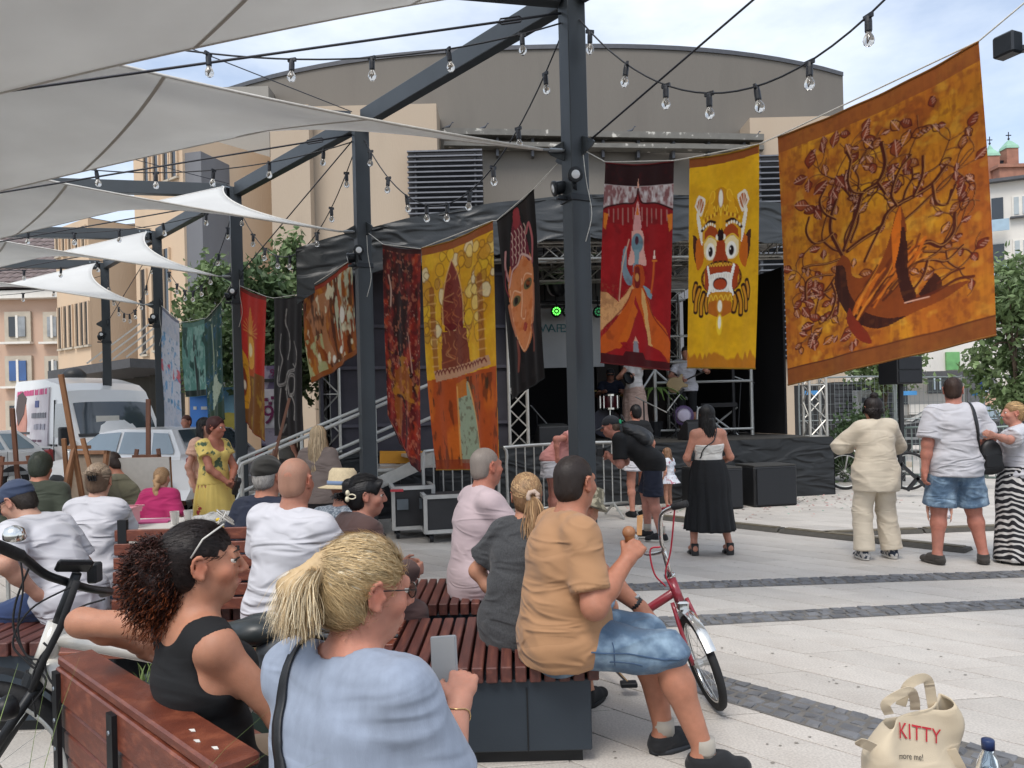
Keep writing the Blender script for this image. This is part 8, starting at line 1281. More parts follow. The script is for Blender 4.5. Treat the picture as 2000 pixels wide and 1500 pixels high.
def rect(w, d_, z): return [V3(bx0+sx*w/2, by0+sy*d_/2, bz0+z) for sx, sy in ((-1, -1), (1, -1), (1, 1), (-1, 1))]
b = B(); lo_, up_, rim = rect(.2, .15, 0), rect(.26, .2, .035), rect(.27, .21, .14); b.loft([rect(.2, .15, .0), rect(.208, .158, .04)], True); b.loft([rect(.25, .192, .115), rect(.262, .204, .15)], False); b.build('body', PINK, bk); b = B(); b.loft([rect(.262, .204, .15), rect(.285, .225, .152), rect(.285, .225, .162), rect(.26, .2, .16)], False); b.build('rim', PINK, bk)
for i in range(11):
 for sgn in (-1, 1):
  s0 = -.5+i*.1; s1 = s0+sgn*.2; b = B(); b.beam(V3(bx0+max(-.5, min(.5, s0))*.205, by0-.081, bz0+.04), V3(bx0+max(-.5, min(.5, s1))*.25, by0-.097, bz0+.117), .009, .004); b.build('lattice_strip', PINK, bk)
for sx in (-1, 1): b = B(); b.box((bx0+sx*.116, by0, bz0+.08), (.006, .16, .09)); b.build('side', PINK, bk)
b = B(); b.box((bx0, by0+.09, bz0+.08), (.22, .006, .09)); b.build('side', PINK, bk)
def cup(label, x, y, Y): c = at(x, y, Y); c[2] = .753; b = B(); b.lathe([(.028, 0), (.036, .1), (.034, .1), (.026, .004)], c, 14); tag(b.build('plastic_cup', mat('clear cup', '#d8d6d0', .2, trans=.5)), label, 'cup', 'clear cups on the table')
cup('clear plastic cup on the table beside the sunglasses woman', 341, 1000, 6.0); cup('clear plastic cup nearer the yellow dress on the table', 368, 1003, 6.05)
c = at(425, 1020, 6.); c[2] = .79; pts = []; b = B(); b.ball(c, (.17, .13, .045), 16, 10); o = b.build('plastic_bag', mat('crumpled clear bag', '#c9c8c4', .25, 0, .1, 20, 1.5, 25, trans=.25), None, True); me = o.data
v = np.array([q.co[:] for q in me.vertices]); v += (np.stack([vnoise(v*40, k) for k in range(3)], 1)-.5)*.05; me.vertices.foreach_set('co', v.astype(np.float32).ravel()); tag(o, 'crumpled clear plastic bag of papers on the table end', 'bag')
c = at(300, 1015, 6.2); b = B(); b.box((c[0], 6.15, .76), (.3, .2, .012), .2); tag(b.build('magenta_folder', mat('magenta folder', '#b0487a', .5)), 'flat magenta folder lying on the white table', 'folder')
c = at(232, 1022, 5.75); b = B(); b.tube(smooth_path([V3(c[0]-.05, 5.72, .758), V3(c[0]+.01, 5.72, .765), V3(c[0]+.06, 5.72, .82)], 5), [.008]*6+[.011]*5, 6, flat=.4); tag(b.build('dark_brush', LEATH, None, True), 'dark curved brush lying before the pink basket', 'brush')
c = at(60, 1030, 5.7); b = B(); b.box((c[0], 5.8, .758), (.34, .25, .01), .1); tag(b.build('paper_stack', mat('paper', '#d6d3cb', .7)), 'stack of white paper at the left end of the table', 'paper')
EAS = mat('easel wood', '#8a6142', .6, 0, .2, 5, .2, 60, stretch=(4, 4, .6)); EAS2 = mat('dark easel wood', '#6b4634', .6, 0, .2, 5, .2, 60, stretch=(4, 4, .6))
def easel(label, base, rz, h=1.75, m=EAS, tilt=.2, shelf=.6):
 t = thing('easel', label, 'easel', tuple(base), group='wooden easels'); M = rotm(rz); P = lambda x, y, z: np.asarray(base, float)+M @ V3(x, y, z)
 for e in (-1, 1): b = B(); b.beam(P(e*.28, 0, 0), P(e*.11, -h*.72*tilt*-1, h*.72), .035, .022); b.build('leg', m, t)
 b = B(); b.beam(P(0, .05, .3), P(0, h*tilt*1.05, h), .04, .025); b.build('mast', m, t); b = B(); b.beam(P(0, .62, 0), P(0, h*.7*tilt, h*.68), .035, .022); b.build('rear_leg', m, t)
 for z, w in ((shelf, .5), (h*.68, .26), (.3, .5)): b = B(); b.beam(P(-w/2, z*tilt-.03, z), P(w/2, z*tilt-.03, z), .05, .03); b.build('crossbar', m, t)
 return t, P
def canvas(label, c, w, h, rz, tilt, front, back=None):
 t = thing('canvas', label, 'canvas', tuple(c)); M = rotm(rz) @ rotm(0, -tilt); b = B(); b.box(c, (w, .012, h), M=M); b.build('sheet', front, t)
 for (x, z, sx, sz) in ((-.5, 0, .035, h), (.5, 0, .035, h), (0, -.5, w, .035), (0, .5, w, .035)): b = B(); b.box(np.asarray(c)+M @ V3(x*(w-.035), .022, z*(h-.035)), (sx, .03, sz), M=M); b.build('stretcher', back or EAS, t)
e1 = at(190, 1000, 6.9)*V3(1, 1, 0); easel('easel seen from behind with its mast leaning right', e1, R(160), 1.98, EAS, .16, .75); canvas('canvas seen from behind on the left easel', at(172, 945, 6.95), .46, .6, R(158), .16, mat('canvas back linen', '#8d7d6c', .85, 0, .1, 30, .3, 200))
e2 = at(283, 1000, 7.6)*V3(1, 1, 0); easel('easel holding the blank grey canvas', e2, R(-4), 1.78, EAS2, .06, .62); canvas('blank pale grey canvas behind the girl in magenta', at(279, 950, 7.45), .56, .56, R(-4), .06, mat('blank canvas', '#b3afa8', .8, 0, .05, 20, .2, 250))
e3 = at(40, 1000, 7.9)*V3(1, 1, 0); easel('easel mast leaning left before the van\'s side', e3, R(20), 1.72, EAS2, -.12, .7); e4 = at(478, 1000, 7.4)*V3(1, 1, 0); t, P = easel('dark easel with slanting mast below the red banner', e4, R(-78), 1.75, EAS2, .24, .7)
tg = thing('tote_bag', 'cream canvas tote bag with red lettering on the lower right bench', 'bag', (1.07, 2.02, .45)); CANV = cloth('cream canvas', '#c3b49b', bump=.3, bs=350, wr=.1, wrs=9); bc = V3(1.0, 2.02, .452); BYAW = R(14); BM = rotm(BYAW)
n = 44; rows = []
for j in range(24):
 t = j/23; z = .31*t; w = .16+.012*math.sin(t*3)-.06*t**2; dd = .07*(1-t)**.8+.012
 rows.append([bc+BM @ V3(.05*t**1.5+w*np.sign(math.cos(a))*abs(math.cos(a))**.6*(1+.03*math.sin(5*a+t*4))+.014*math.sin(9*t+a), dd*np.sign(math.sin(a))*abs(math.sin(a))**.7+.016*math.sin(7*t+3*a)*t-.01*t, z+.012*math.sin(2*a+1)*t-(.05*max(0, -math.cos(a))**2)*t) for a in np.linspace(0, 2*math.pi, n, endpoint=False)])
rows = [[q_+(np.array([vnoise(np.array([q_*14]), e_)[0] for e_ in range(3)])-.5)*.024*(.3+j_/23) for q_ in r_] for j_, r_ in enumerate(rows)]; b = B(); b.loft(rows, False); bag = b.build('sack', CANV, tg, True); md = bag.modifiers.new('s', 'SOLIDIFY'); md.thickness = .003
def ribbon(pts, w, m, name, parent, nx=(1, 0, 0), th_=.003):
 c = smooth_path(pts, 8); b = B(); rows = []
 for i, q in enumerate(c): d = unit(c[min(i+1, len(c)-1)]-c[max(i-1, 0)]); x = unit(np.cross(d, nx))*w/2; rows.append([q-x, q+x])
 b.loft(rows, False, False); o = b.build(name, m, parent, False); md = o.modifiers.new('s', 'SOLIDIFY'); md.thickness = th_*.6; return o
q = lambda x, y, z: bc+BM @ V3(x, y, z)
ribbon([q(-.05, -.02, .31), q(-.065, -.03, .345), q(-.01, -.045, .375), q(.02, -.03, .345), q(.035, -.015, .31)], .024, CANV, 'handle', tg, (.3, 1, .2)); ribbon([q(.02, .02, .31), q(.03, .0, .37), q(.075, -.01, .385), q(.1, .0, .33), q(.115, .0, .22)], .026, CANV, 'handle', tg, (.2, 1, 0)); ribbon([q(-.12, -.02, .24), q(-.16, -.05, .265), q(-.13, -.06, .25)], .03, CANV, 'handle', tg, (0, 1, .6)); ribbon([q(.13, -.03, .2), q(.165, -.04, .12), q(.185, -.05, .02)], .026, CANV, 'handle', tg, (.4, 1, 0))
def bagtext(s_, size, x, z, m, rot):
 M_ = face_m(q(x, -.12, z), BM @ V3(math.cos(rot), 0, math.sin(rot)), BM @ V3(-math.sin(rot), 0, math.cos(rot))); o = textmesh('print', s_, size, M_, m, tg, 0.); bm_ = bag; me = o.data
 sw = o.modifiers.new('sd', 'SUBSURF'); sw.subdivision_type = 'SIMPLE'; sw.levels = sw.render_levels = 2; sw = o.modifiers.new('sw', 'SHRINKWRAP'); sw.target = bag; sw.wrap_method = 'PROJECT'; sw.use_project_y = True; sw.use_positive_direction = True; sw.use_negative_direction = False; sw.offset = .004; sw.wrap_mode = 'ABOVE_SURFACE'; return o
bagtext('KITTY', .05, .01, .25, mat('red print', '#b3232f', .7), R(-14)); bagtext('more me!', .02, -.03, .205, mat('black print', '#1c1a1a', .7), R(-12))
bt = thing('water_bottle', 'clear plastic water bottle with blue cap and label beside the tote bag', 'bottle', (1.2, 1.95, .45)); bo = V3(at(1930, 1470, 1.97)[0], 1.97, .452); WAT = mat('bottle plastic', '#b9d3ea', .06, 0, .02, 5, trans=.9); b = B(); b.lathe([(.03, 0), (.033, .01), (.033, .06), (.0305, .075), (.033, .09), (.033, .15), (.031, .17), (.021, .2), (.0135, .215), (.0135, .228)], bo, 24); b.build('bottle_body', WAT, bt, True); b = B(); b.lathe([(.0155, .222), (.0155, .245), (.014, .247), (.001, .247)], bo, 18); b.build('cap', mat('navy cap plastic', '#1e3058', .4), bt, True); b = B(); b.lathe([(.0336, .095), (.0336, .148)], bo, 24); b.build('label', mat('blue bottle label', '#2f66b8', .4, 0, .1, 30, c2='#9fc0e6', edge=(.55, .6)), bt, True); b = B(); b.lathe([(.029, .008), (.0305, .015), (.0305, .07), (.029, .08), (.0305, .095), (.0305, .15), (.028, .165), (.001, .165)], bo, 20); b.build('water', mat('water', '#d9ecf6', .02, 0, .0, 5, trans=1.), bt, True)
RUB = mat('tyre rubber', '#1d1d1f', .8, 0, .1, 30, .3, 80)
def torus(b, c, ax, Rr, r, n=40, m=8):
 x, y = frame(ax); ax = unit(ax); b.loft([[c+(x*math.cos(a)+y*math.sin(a))*(Rr+r*math.cos(q))+ax*r*math.sin(q) for q in np.linspace(0, 2*math.pi, m, endpoint=False)] for a in np.linspace(0, 2*math.pi, n+1)], False)
def wheel(t, c, ax, Rr, tr, rimm, spokes=20):
 b = B(); torus(b, c, ax, Rr-tr, tr); w = b.build('wheel', RUB, t, True); b = B(); torus(b, c, ax, Rr-2.1*tr, tr*.5, 36, 6); b.build('rim', rimm, w, True); x, y = frame(ax); ax = unit(ax)
 b = B(); b.lathe([(.018, -.045), (.028, -.03), (.018, 0), (.028, .03), (.018, .045)], c, 10, ax); b.build('hub', STEELP, w)
 b = B()
 for k in range(spokes): a = 2*math.pi*k/spokes; b.tube([c+ax*(.03 if k % 2 else -.03), c+(x*math.cos(a)+y*math.sin(a))*(Rr-2.2*tr)], .0012, 3, False)
 tag(b.build('spokes', STEELP, w), kind='stuff')
wb = thing('white_bicycle', 'white electric bicycle with black saddle behind the near bench', 'bicycle', (-1.3, 2.65, 0)); WP = mat('white bike paint', '#d3cfc6', .25, 0, .03, 6, coat=.6)
f0 = V3(-1.86, 2.62, .35); rr = V3(-.74, 2.8, .35); ax = unit(np.cross(rr-f0, V3(0, 0, 1))); wheel(wb, f0, ax, .35, .028, STEELP); wheel(wb, rr, ax, .35, .028, STEELP)
ht = at(112, 1222, 2.63); hb = at(78, 1315, 2.61); bb_ = V3(-1.32, 2.72, .3); stt = V3(-.98, 2.74, .78); D = unit(rr-f0)
b = B(); b.tube([ht+unit(ht-hb)*.01, hb], .034, 14); b.build('head_tube', WP, wb, True); b = B(); b.tube(smooth_path([ht*.75+hb*.25, ht*.5+hb*.2+stt*.3-V3(0, 0, .03), stt-V3(0, 0, .12)], 6), .026, 12); b.build('top_tube', WP, wb, True); b = B(); b.tube(smooth_path([ht*.15+hb*.85, ht*.1+hb*.5+bb_*.4+V3(0, 0, .06), bb_], 6), [.05, .052, .054, .055, .055, .055, .055, .055, .054, .052, .05, .05, .05], 14); b.build('down_tube', WP, wb, True); b = B(); b.tube([bb_, stt], .02, 10); b.build('seat_tube', WP, wb, True)
for e in (-1, 1): b = B(); b.tube([bb_+ax*e*.03, rr+ax*e*.06], .011, 8); b.tube([stt-V3(0, 0, .1), rr+ax*e*.06], .009, 8); b.build('rear_stay', WP, wb, True); b = B(); b.tube([hb+ax*e*.045-V3(0, 0, .04), f0+ax*e*.055], .016, 8); b.build('fork_leg', BLKM, wb, True)
b = B(); b.tube([hb-V3(0, 0, .0), hb+unit(hb-ht)*.04], .045, 12); b.build('fork_crown', BLKM, wb)
hs = at(150, 1120, 2.62); b = B(); b.tube([ht, ht+unit(ht-hb)*.06, hs], [.02, .02, .016], 10); b.build('stem', BLKM, wb, True); hdl = [at(-40, 1055, 2.3), at(0, 1068, 2.35), at(40, 1085, 2.45), at(85, 1120, 2.55), at(125, 1135, 2.62), at(175, 1150, 2.75), at(215, 1155, 2.95), at(200, 1160, 3.1)]; b = B(); b.tube(smooth_path(hdl, 6), .0145, 10); b.build('handlebar', BLKM, wb, True); b = B(); b.tube(smooth_path(hdl[:3], 6), .019, 10); b.build('grip', RUB, wb, True)
c = at(145, 1105, 2.6); b = B(); b.box(c, (.11, .02, .065), M=rotm(.5, -.9, .25)); b.build('display', BLKM, wb, bev=.008); c = at(185, 1118, 2.7); b = B(); b.box(c, (.035, .05, .07)); b.build('control_pad', BLKM, wb, bev=.006); c = at(15, 1062, 2.33); b = B(); b.lathe([(.03, 0), (.032, .01), (.026, .03), (.01, .04), (.001, .041)], c+V3(.02, 0, .015), 16, (.2, -.2, 1)); b.build('bell', CHR, wb, True)
for pts in ([(140, 1145), (60, 1190), (25, 1255), (55, 1295), (90, 1330), (60, 1380)], [(150, 1140), (110, 1240), (75, 1290), (62, 1340), (70, 1400)], [(40, 1090), (45, 1150), (35, 1230), (52, 1280), (85, 1290)], [(60, 1100), (30, 1180), (30, 1240), (70, 1300), (95, 1270), (85, 1255)], [(205, 1170), (150, 1190), (110, 1235), (88, 1300), (110, 1340), (120, 1290)]): b = B(); b.tube(smooth_path([at(x, y, 2.56) for x, y in pts], 6), .0035, 6); b.build('brake_cable', RUB, wb, True)
b = B(); b.tube([at(150, 1135, 2.56), at(118, 1225, 2.56), at(85, 1290, 2.56), at(62, 1350, 2.56)], .012, 8); b.build('cable_sleeve', RUB, wb, True)
c = at(20, 1380, 2.45); b = B(); b.lathe([(.02, .05), (.035, .03), (.04, 0), (.034, -.004)], c, 14, (-.3, -1, 0)); hl = b.build('headlight', BLKM, wb, True); b = B(); b.lathe([(.001, -.006), (.032, -.005), (.034, 0)], c, 14, (-.3, -1, 0)); b.build('lens', LENS, hl)
def fender(c, Rr, a0, a1):
 b = B(); x = D; rows = []
 for a in np.linspace(a0, a1, 16): o = c+(x*math.cos(a)+V3(0, 0, 1)*math.sin(a))*Rr; rows.append([o-ax*.03, o+(x*math.cos(a)+V3(0, 0, 1)*math.sin(a))*.012, o+ax*.03])
 b.loft(rows, False, False); b.build('mudguard', BLKM, wb, True)
fender(f0, .385, .4, 3.0); fender(rr, .385, -.1, 2.6)
sc_ = at(465, 1232, 2.62); SD = unit(V3(-1, -.12, .02)); sx = np.cross(V3(0, 0, 1), SD); P_ = [ell(sc_-SD*.06, V3(.075, .085, .042)), cone(sc_-SD*.03, sc_+SD*.13, .05, .024, V3(0, 0, 1), .8), ell(sc_-SD*.075+sx*.045+V3(0, 0, .008), V3(.06, .042, .036)), ell(sc_-SD*.075-sx*.045+V3(0, 0, .008), V3(.06, .042, .036))]; v, f = grow(P_, .005, .03, [(cone(sc_-SD*.14+V3(0, 0, .045), sc_+SD*.06+V3(0, 0, .045), .012, .008), .02)]); put('saddle', rawmesh('saddle', v, f, True), mat('saddle vinyl', '#2c3132', .38, 0, .08, 20, .1, 200), wb)
b = B(); b.tube([stt-V3(0, 0, .05), sc_-SD*.02-V3(0, 0, .05)], .015, 10); b.tube([sc_-SD*.08-V3(0, 0, .05)+sx*.02, sc_+SD*.08-V3(0, 0, .04)+sx*.02], .005, 6); b.tube([sc_-SD*.08-V3(0, 0, .05)-sx*.02, sc_+SD*.08-V3(0, 0, .04)-sx*.02], .005, 6); b.build('seat_post', BLKM, wb)
cr = at(600, 1262, 2.62); b = B(); [b.tube([rr+V3(0, 0, .42)+ax*e*.06, rr+V3(.3, .03, .42)+ax*e*.06], .008, 6) for e in (-1, 1)]; b.build('rear_rack', BLKM, wb)
bg_ = thing('pannier_bag', 'dark grey bag strapped behind the black bicycle saddle', 'bag', tuple(cr)); v, f = grow([cone(cr-V3(.1, 0, .02), cr+V3(.14, .05, .0), .07, .065), ell(cr+V3(.0, -.02, -.05), V3(.13, .07, .07))], .008, .05); put('bag', rawmesh('bag', folds(v, f, .012, 10, 3), f, True), cloth('dark nylon bag', '#2b3138', .55, wr=.2), bg_)
for x in (-.06, .03, .1): b = B(); b.tube([cr+V3(x, .08*math.cos(a)+.01, .082*math.sin(a)-.01) for a in np.linspace(-.6, 3.6, 14)], .006, 5, flat=.5); b.build('strap', LEATH, bg_, True)
b = B(); b.tube(smooth_path([cr+V3(-.09, -.02, .07), cr+V3(.0, -.03, .085), cr+V3(.07, -.04, .06), cr+V3(.13, -.03, .045)], 5), .004, 5); b.build('cord', RUB, bg_, True)
rb = thing('red_bicycle', 'red folding bicycle leaning behind the tan man', 'bicycle', (.9, 4.1, 0)); RP = mat('red bike paint', '#8f2f3a', .3, 0, .05, 6, coat=.5); fc = at(1372, 1295, 3.97); fc[2] = .25; lean = unit(V3(-.28, .0, 1)); fw = unit(V3(.1, -.99, 0)); axr = unit(np.cross(fw, lean)); hd_ = unit(lean*.95-fw*.3)
wheel(rb, fc, axr, .25, .022, CHR, 16); crn = fc+lean*.31-fw*.09; htp = crn+hd_*.12
for e in (-1, 1): b = B(); b.tube(smooth_path([fc+axr*e*.05, fc+axr*e*.052+lean*.15-fw*.03, crn+axr*e*.04], 4), .012, 8); b.build('fork_leg', RP, rb, True)
b = B(); b.tube([crn-hd_*.02, htp], .026, 12); b.build('head_tube', RP, rb, True); b = B(); b.lathe([(.028, 0), (.032, .01), (.03, .03)], htp, 12, hd_); b.build('headset', CHR, rb, True); hbp = at(1296, 1075, 3.97); b = B(); b.tube([htp, hbp], [.015, .013], 10); b.build('stem', CHR, rb, True)
bs_ = V3(.32, 4.7, .28); b = B(); b.tube([crn+hd_*.05, crn*.6+bs_*.4-V3(0, 0, .06), bs_], .024, 10); b.build('main_tube', RP, rb, True); rc = V3(.02, 4.95, .25); wheel(rb, rc, unit(V3(.7, .7, .0)), .25, .022, CHR, 16); b = B(); b.tube([bs_, rc], .014, 8); b.build('rear_stay', RP, rb, True); stp = bs_+V3(-.05, .08, .5); b = B(); b.tube([bs_, stp], .015, 8); b.build('seat_post', CHR, rb, True); v, f = grow([ell(stp+V3(-.03, .03, .02), V3(.08, .1, .04)), cone(stp, stp+V3(.1, -.1, .01), .04, .02)], .009, .03); put('saddle', rawmesh('saddle', v, f, True), LEATH, rb)
hb1 = [at(1335, 985, 3.75), at(1315, 990, 3.8), at(1292, 1005, 3.86), at(1290, 1040, 3.92), at(1292, 1060, 3.95), hbp, at(1270, 1082, 4.05), at(1252, 1075, 4.15), at(1240, 1045, 4.25), at(1225, 1040, 4.35)]; b = B(); b.tube(smooth_path(hb1, 6), .011, 10); b.build('handlebar', CHR, rb, True); b = B(); b.tube([hb1[0]+unit(hb1[0]-hb1[1])*.02, hb1[1]], .018, 12); b.build('grip', RUB, rb, True); b = B(); b.tube([hb1[-1], hb1[-2]], .017, 10); b.build('grip', RUB, rb, True)
RC = mat('red cable housing', '#b0273a', .4)
for pts in ([(1318, 992, 3.8), (1310, 1075, 3.9), (1300, 1120, 3.95), (1312, 1150, 3.97)], [(1290, 1068, 3.9), (1270, 1075, 3.93), (1278, 1120, 3.95), (1300, 1145, 3.97)]): b = B(); b.tube(smooth_path([at(*q_) for q_ in pts], 7), .0045, 6); b.build('brake_cable', RC, rb, True)
b = B(); b.box(crn-lean*.02+fw*.035, (.06, .05, .05)); b.build('brake_caliper', CHR, rb, bev=.01); b = B(); rows = []
for a in np.linspace(.5, 2.6, 12): o = fc+(fw*math.cos(a)+lean*math.sin(a))*.272; rows.append([o-axr*.025, o+(fw*math.cos(a)+lean*math.sin(a))*.008, o+axr*.025])
b.loft(rows, False, False); b.build('mudguard', CHR, rb, True); pd = at(1228, 1336, 4.2); b = B(); b.box(pd, (.09, .06, .025)); b.build('pedal', BLKM, rb, bev=.004); b = B(); b.tube([pd, bs_], .01, 6); b.build('crank', CHR, rb)
pb = thing('parked_bicycle', 'silver bicycle parked at the right end of the stage', 'bicycle', (6.3, 14, 0)); c1_ = at(1650, 920, 13.9); c1_[2] = .34; a1 = unit(V3(.35, 1, 0)); wheel(pb, c1_, a1, .34, .025, STEELP, 18); c2_ = c1_+V3(1.0, -.3, 0); wheel(pb, c2_, a1, .34, .025, STEELP, 18); sb_ = c1_*.55+c2_*.45+V3(0, 0, -.05); hh = c1_*.9+c2_*.1+V3(0, 0, .55); s3 = c1_*.42+c2_*.58+V3(0, 0, .5)
for q_ in ([c1_, hh], [hh-V3(0, 0, .1), sb_], [hh-V3(0, 0, .05), s3], [sb_, s3], [sb_, c2_], [s3, c2_]): b = B(); b.tube(q_, .016, 8); b.build('frame_tube', STEELP, pb, True)
b = B(); b.tube([hh, hh+V3(-.04, 0, .12)], .012, 6); b.tube([hh+V3(-.12, -.25, .14), hh+V3(-.04, 0, .12), hh+V3(.05, .25, .14)], .012, 6); b.build('handlebar', BLKM, pb); b = B(); b.ball(s3+V3(0, 0, .06), (.12, .07, .04), 10, 8); b.build('saddle', LEATH, pb, True); b = B(); rows = []
for a in np.linspace(.3, 2.7, 12): d_ = V3(-.94, .33, 0)*-math.cos(a)*-1+V3(0, 0, 1)*math.sin(a); o = c1_+d_*.37; rows.append([o-a1*.03, o+d_*.01, o+a1*.03])
b.loft(rows, False, False); b.build('mudguard', BLKM, pb, True)
# == vehicles
VW = mat('white van paint', '#e2e2e2', .3, 0, .04, 2, coat=.5); VG = mat('vehicle glass', '#3d464e', .08, 0, .1, 1.5, coat=.6); VGL = mat('light vehicle glass', '#7d8d97', .1, 0, .1, 1.5, coat=.6); VB = mat('vehicle black plastic', '#202225', .5); LAMP = mat('headlamp glass', '#cfd4d6', .08, 0, .05, 8, coat=.7)
def hull(t, prof, wf, M, o, name, m, n=9, smooth=True):
 "body lofted across its width from a side outline; wf(s, y, z) insets the width"
 b = B(); rows = []
 for k in range(n): s = -1+2*k/(n-1); rows.append([o+M @ V3(*wf(s, y, z)) for y, z in prof])
 b.loft(rows, True); ob = b.build(name, m, t, False); return ob
vf = unit(V3(.725, -.687, 0)); vx = np.cross(vf, V3(0, 0, 1)); VM = np.stack([vx, vf, V3(0, 0, 1)], 1); vo = V3(-9.6, 17.0, 0)-vf*.0+vx*-.98*-1*0
vo = V3(-9.62, 17.0, 0)-vx*0; # near front corner on the picture's left
van = thing('white_van', 'white high roofed delivery van with printed side advert parked at the left', 'van', tuple(vo)); HWD = .99; ctr = vo-vx*HWD if (vo-vx*HWD)[0] > vo[0] else vo+vx*HWD
sgn = 1. if (ctr-vo) @ vx > 0 else -1.
prof = [(.45, .35), (.5, .75), (.42, .98), (-.15, 1.18), (-.85, 2.05), (-1.05, 2.32), (-1.5, 2.5), (-2.6, 2.68), (-5.1, 2.72), (-5.2, 2.6), (-5.25, .5), (-5.15, .35)]
def vwf(s, y, z): k = 1-.1*max(0, (z-1.1)/1.6)**1.4; nose = 1-.16*max(0, (y+.3)/.8)**2; bow = -.16*s*s*(1 if y > -.2 else .5 if y > -1.2 else 0); return (s*HWD*k*nose, y+bow, z-(.05*s**4 if z > 2 else 0))
hull(van, prof, vwf, VM, ctr, 'body', VW, 13)
S_ = -sgn                                   # side of the van that shows
def vpt(s, y, z, out=.012): x, yy, zz_ = vwf(s, y, z); return ctr+VM @ V3(x*(1+out*abs(s)), yy+out*(1 if abs(s) < .95 else 0), zz_)
def patch(name, m, fn, nu, nv, parent, th=.006): b = B(); b.loft([[fn(i/(nu-1), j/(nv-1)) for j in range(nv)] for i in range(nu)], False, False); return b.build(name, m, parent, True)
def ws(u, v, y0=-.25, z0=1.25, y1=-.83, z1=2.02, w=.86):
 s = (-1+2*u)*w; y, z = y0+(y1-y0)*v, z0+(z1-z0)*v; x, yy, zz_ = vwf(s, y, z); n_ = unit(VM @ V3(0, .78, .62)); return ctr+VM @ V3(x, yy, zz_)+n_*.02
patch('windshield', VG, ws, 13, 7, van); patch('windshield_frame', VB, lambda u, v: ws(u, v*.09-.05, w=.9)+V3(0, 0, 0)+unit(VM @ V3(0, .78, .62))*.006, 13, 3, van)
def side(poly, name, m, out=.02, parent=None):
 "flat panel on the van's visible side, outline in (y, z)"
 b = B(); pts = [ctr+VM @ V3(vwf(S_, y, z)[0]+S_*out, y, z) for y, z in poly]; pb_ = [p_-VM @ V3(S_*.03, 0, 0) for p_ in pts]; n_ = len(pts); b.add(pts+pb_, [tuple(range(n_)), tuple(range(2*n_-1, n_-1, -1))]+[(i, i+n_, (i+1) % n_+n_, (i+1) % n_) for i in range(n_)]); return b.build(name, m, parent or van)
side([(-.42, 1.3), (-.95, 1.95), (-1.0, 2.0), (-1.62, 2.0), (-1.62, 1.22), (-.5, 1.22)], 'door_window', VG); side([(-.2, .55), (-1.72, .55), (-1.72, .56), (-.2, .56)], 'door_seam', VB); side([(-1.72, .55), (-1.735, .55), (-1.735, 2.1), (-1.72, 2.1)], 'door_seam', VB); side([(-3.1, .5), (-3.115, .5), (-3.115, 2.2), (-3.1, 2.2)], 'door_seam', VB); side([(-1.45, 1.0), (-1.63, 1.0), (-1.63, 1.05), (-1.45, 1.05)], 'door_handle', VB, .03); side([(-1.85, 1.0), (-2.03, 1.0), (-2.03, 1.05), (-1.85, 1.05)], 'door_handle', VB, .03)
side([(-2.0, .95), (-5.15, .95), (-5.15, .9), (-2.0, .9)], 'rub_strip', VB, .025); side([(.3, .38), (-5.2, .38), (-5.2, .55), (.3, .55)], 'sill_trim', VB, .02)
AD = mat('advert backing', '#cfc6cc', .5, 0, .15, 1.2, c2='#dcd8d9', edge=(.45, .6)); side([(-2.15, 1.0), (-4.95, 1.0), (-4.95, 2.42), (-2.15, 2.42)], 'advert', AD, .024); PK = mat('advert pink', '#c9407a', .5); side([(-3.9, 1.1), (-4.5, 1.1), (-4.75, 1.5), (-4.7, 2.0), (-4.35, 2.25), (-4.0, 2.05), (-3.85, 1.6)], 'advert_figure', mat('advert skin tone', '#c98672', .5, 0, .15, 4), .028); side([(-4.1, 1.8), (-4.6, 1.5), (-4.85, 1.9), (-4.75, 2.3), (-4.3, 2.38), (-3.95, 2.2)], 'advert_figure', mat('advert dark hair', '#4a3a37', .6), .031); side([(-2.9, 1.95), (-3.2, 1.95), (-3.2, 2.12), (-2.9, 2.12)], 'advert_badge', mat('advert navy', '#2e3f7c', .5), .028)
for (y0, y1, col_) in ((-2.3, -3.2, '#5f8fb0'), (-4.1, -4.95, '#6f9fc6')): side([(y0, .62), (y1, .62), (y1, .88), (y0, .88)], 'advert_picture', mat('advert picture '+col_, col_, .5, 0, .3, 5, c2='#3f6a4c', edge=(.5, .55)), .026)
def vtext(s_, size, y, z, m): ex = VM @ V3(0, 1. if S_ > 0 else -1., 0); ex = ex if ex[0] > 0 else -ex; M_ = face_m(ctr+VM @ V3(vwf(S_, y, z)[0]+S_*.036, y, z), ex, V3(0, 0, 1)); return textmesh('advert_lettering', s_, size, M_, m, van, .002)
rv = np.random.default_rng(6)
for z_, y_, y1_, hh_, m_ in ((2.33, -2.3, -4.8, .14, PK), (1.75, -2.3, -3.3, .13, mat('advert grey', '#6b6b74', .5)), (1.47, -2.35, -3.2, .14, mat('advert pale grey', '#9a98a4', .5)), (1.12, -2.6, -4.8, .06, mat('advert plum', '#6b3f5a', .5))):
 while y_ > y1_:
  w_ = rv.uniform(.06, .22)*(hh_/.13); side([(y_, z_-hh_/2), (y_-w_, z_-hh_/2), (y_-w_, z_+hh_/2*rv.uniform(.7, 1)), (y_, z_+hh_/2)], 'advert_print', m_, .03); y_ -= w_+rv.choice([.025, .025, .1])
side([(-3.6, 1.28), (-4.9, 1.28), (-4.9, 1.34), (-3.6, 1.34)], 'advert_bar', VB, .03)
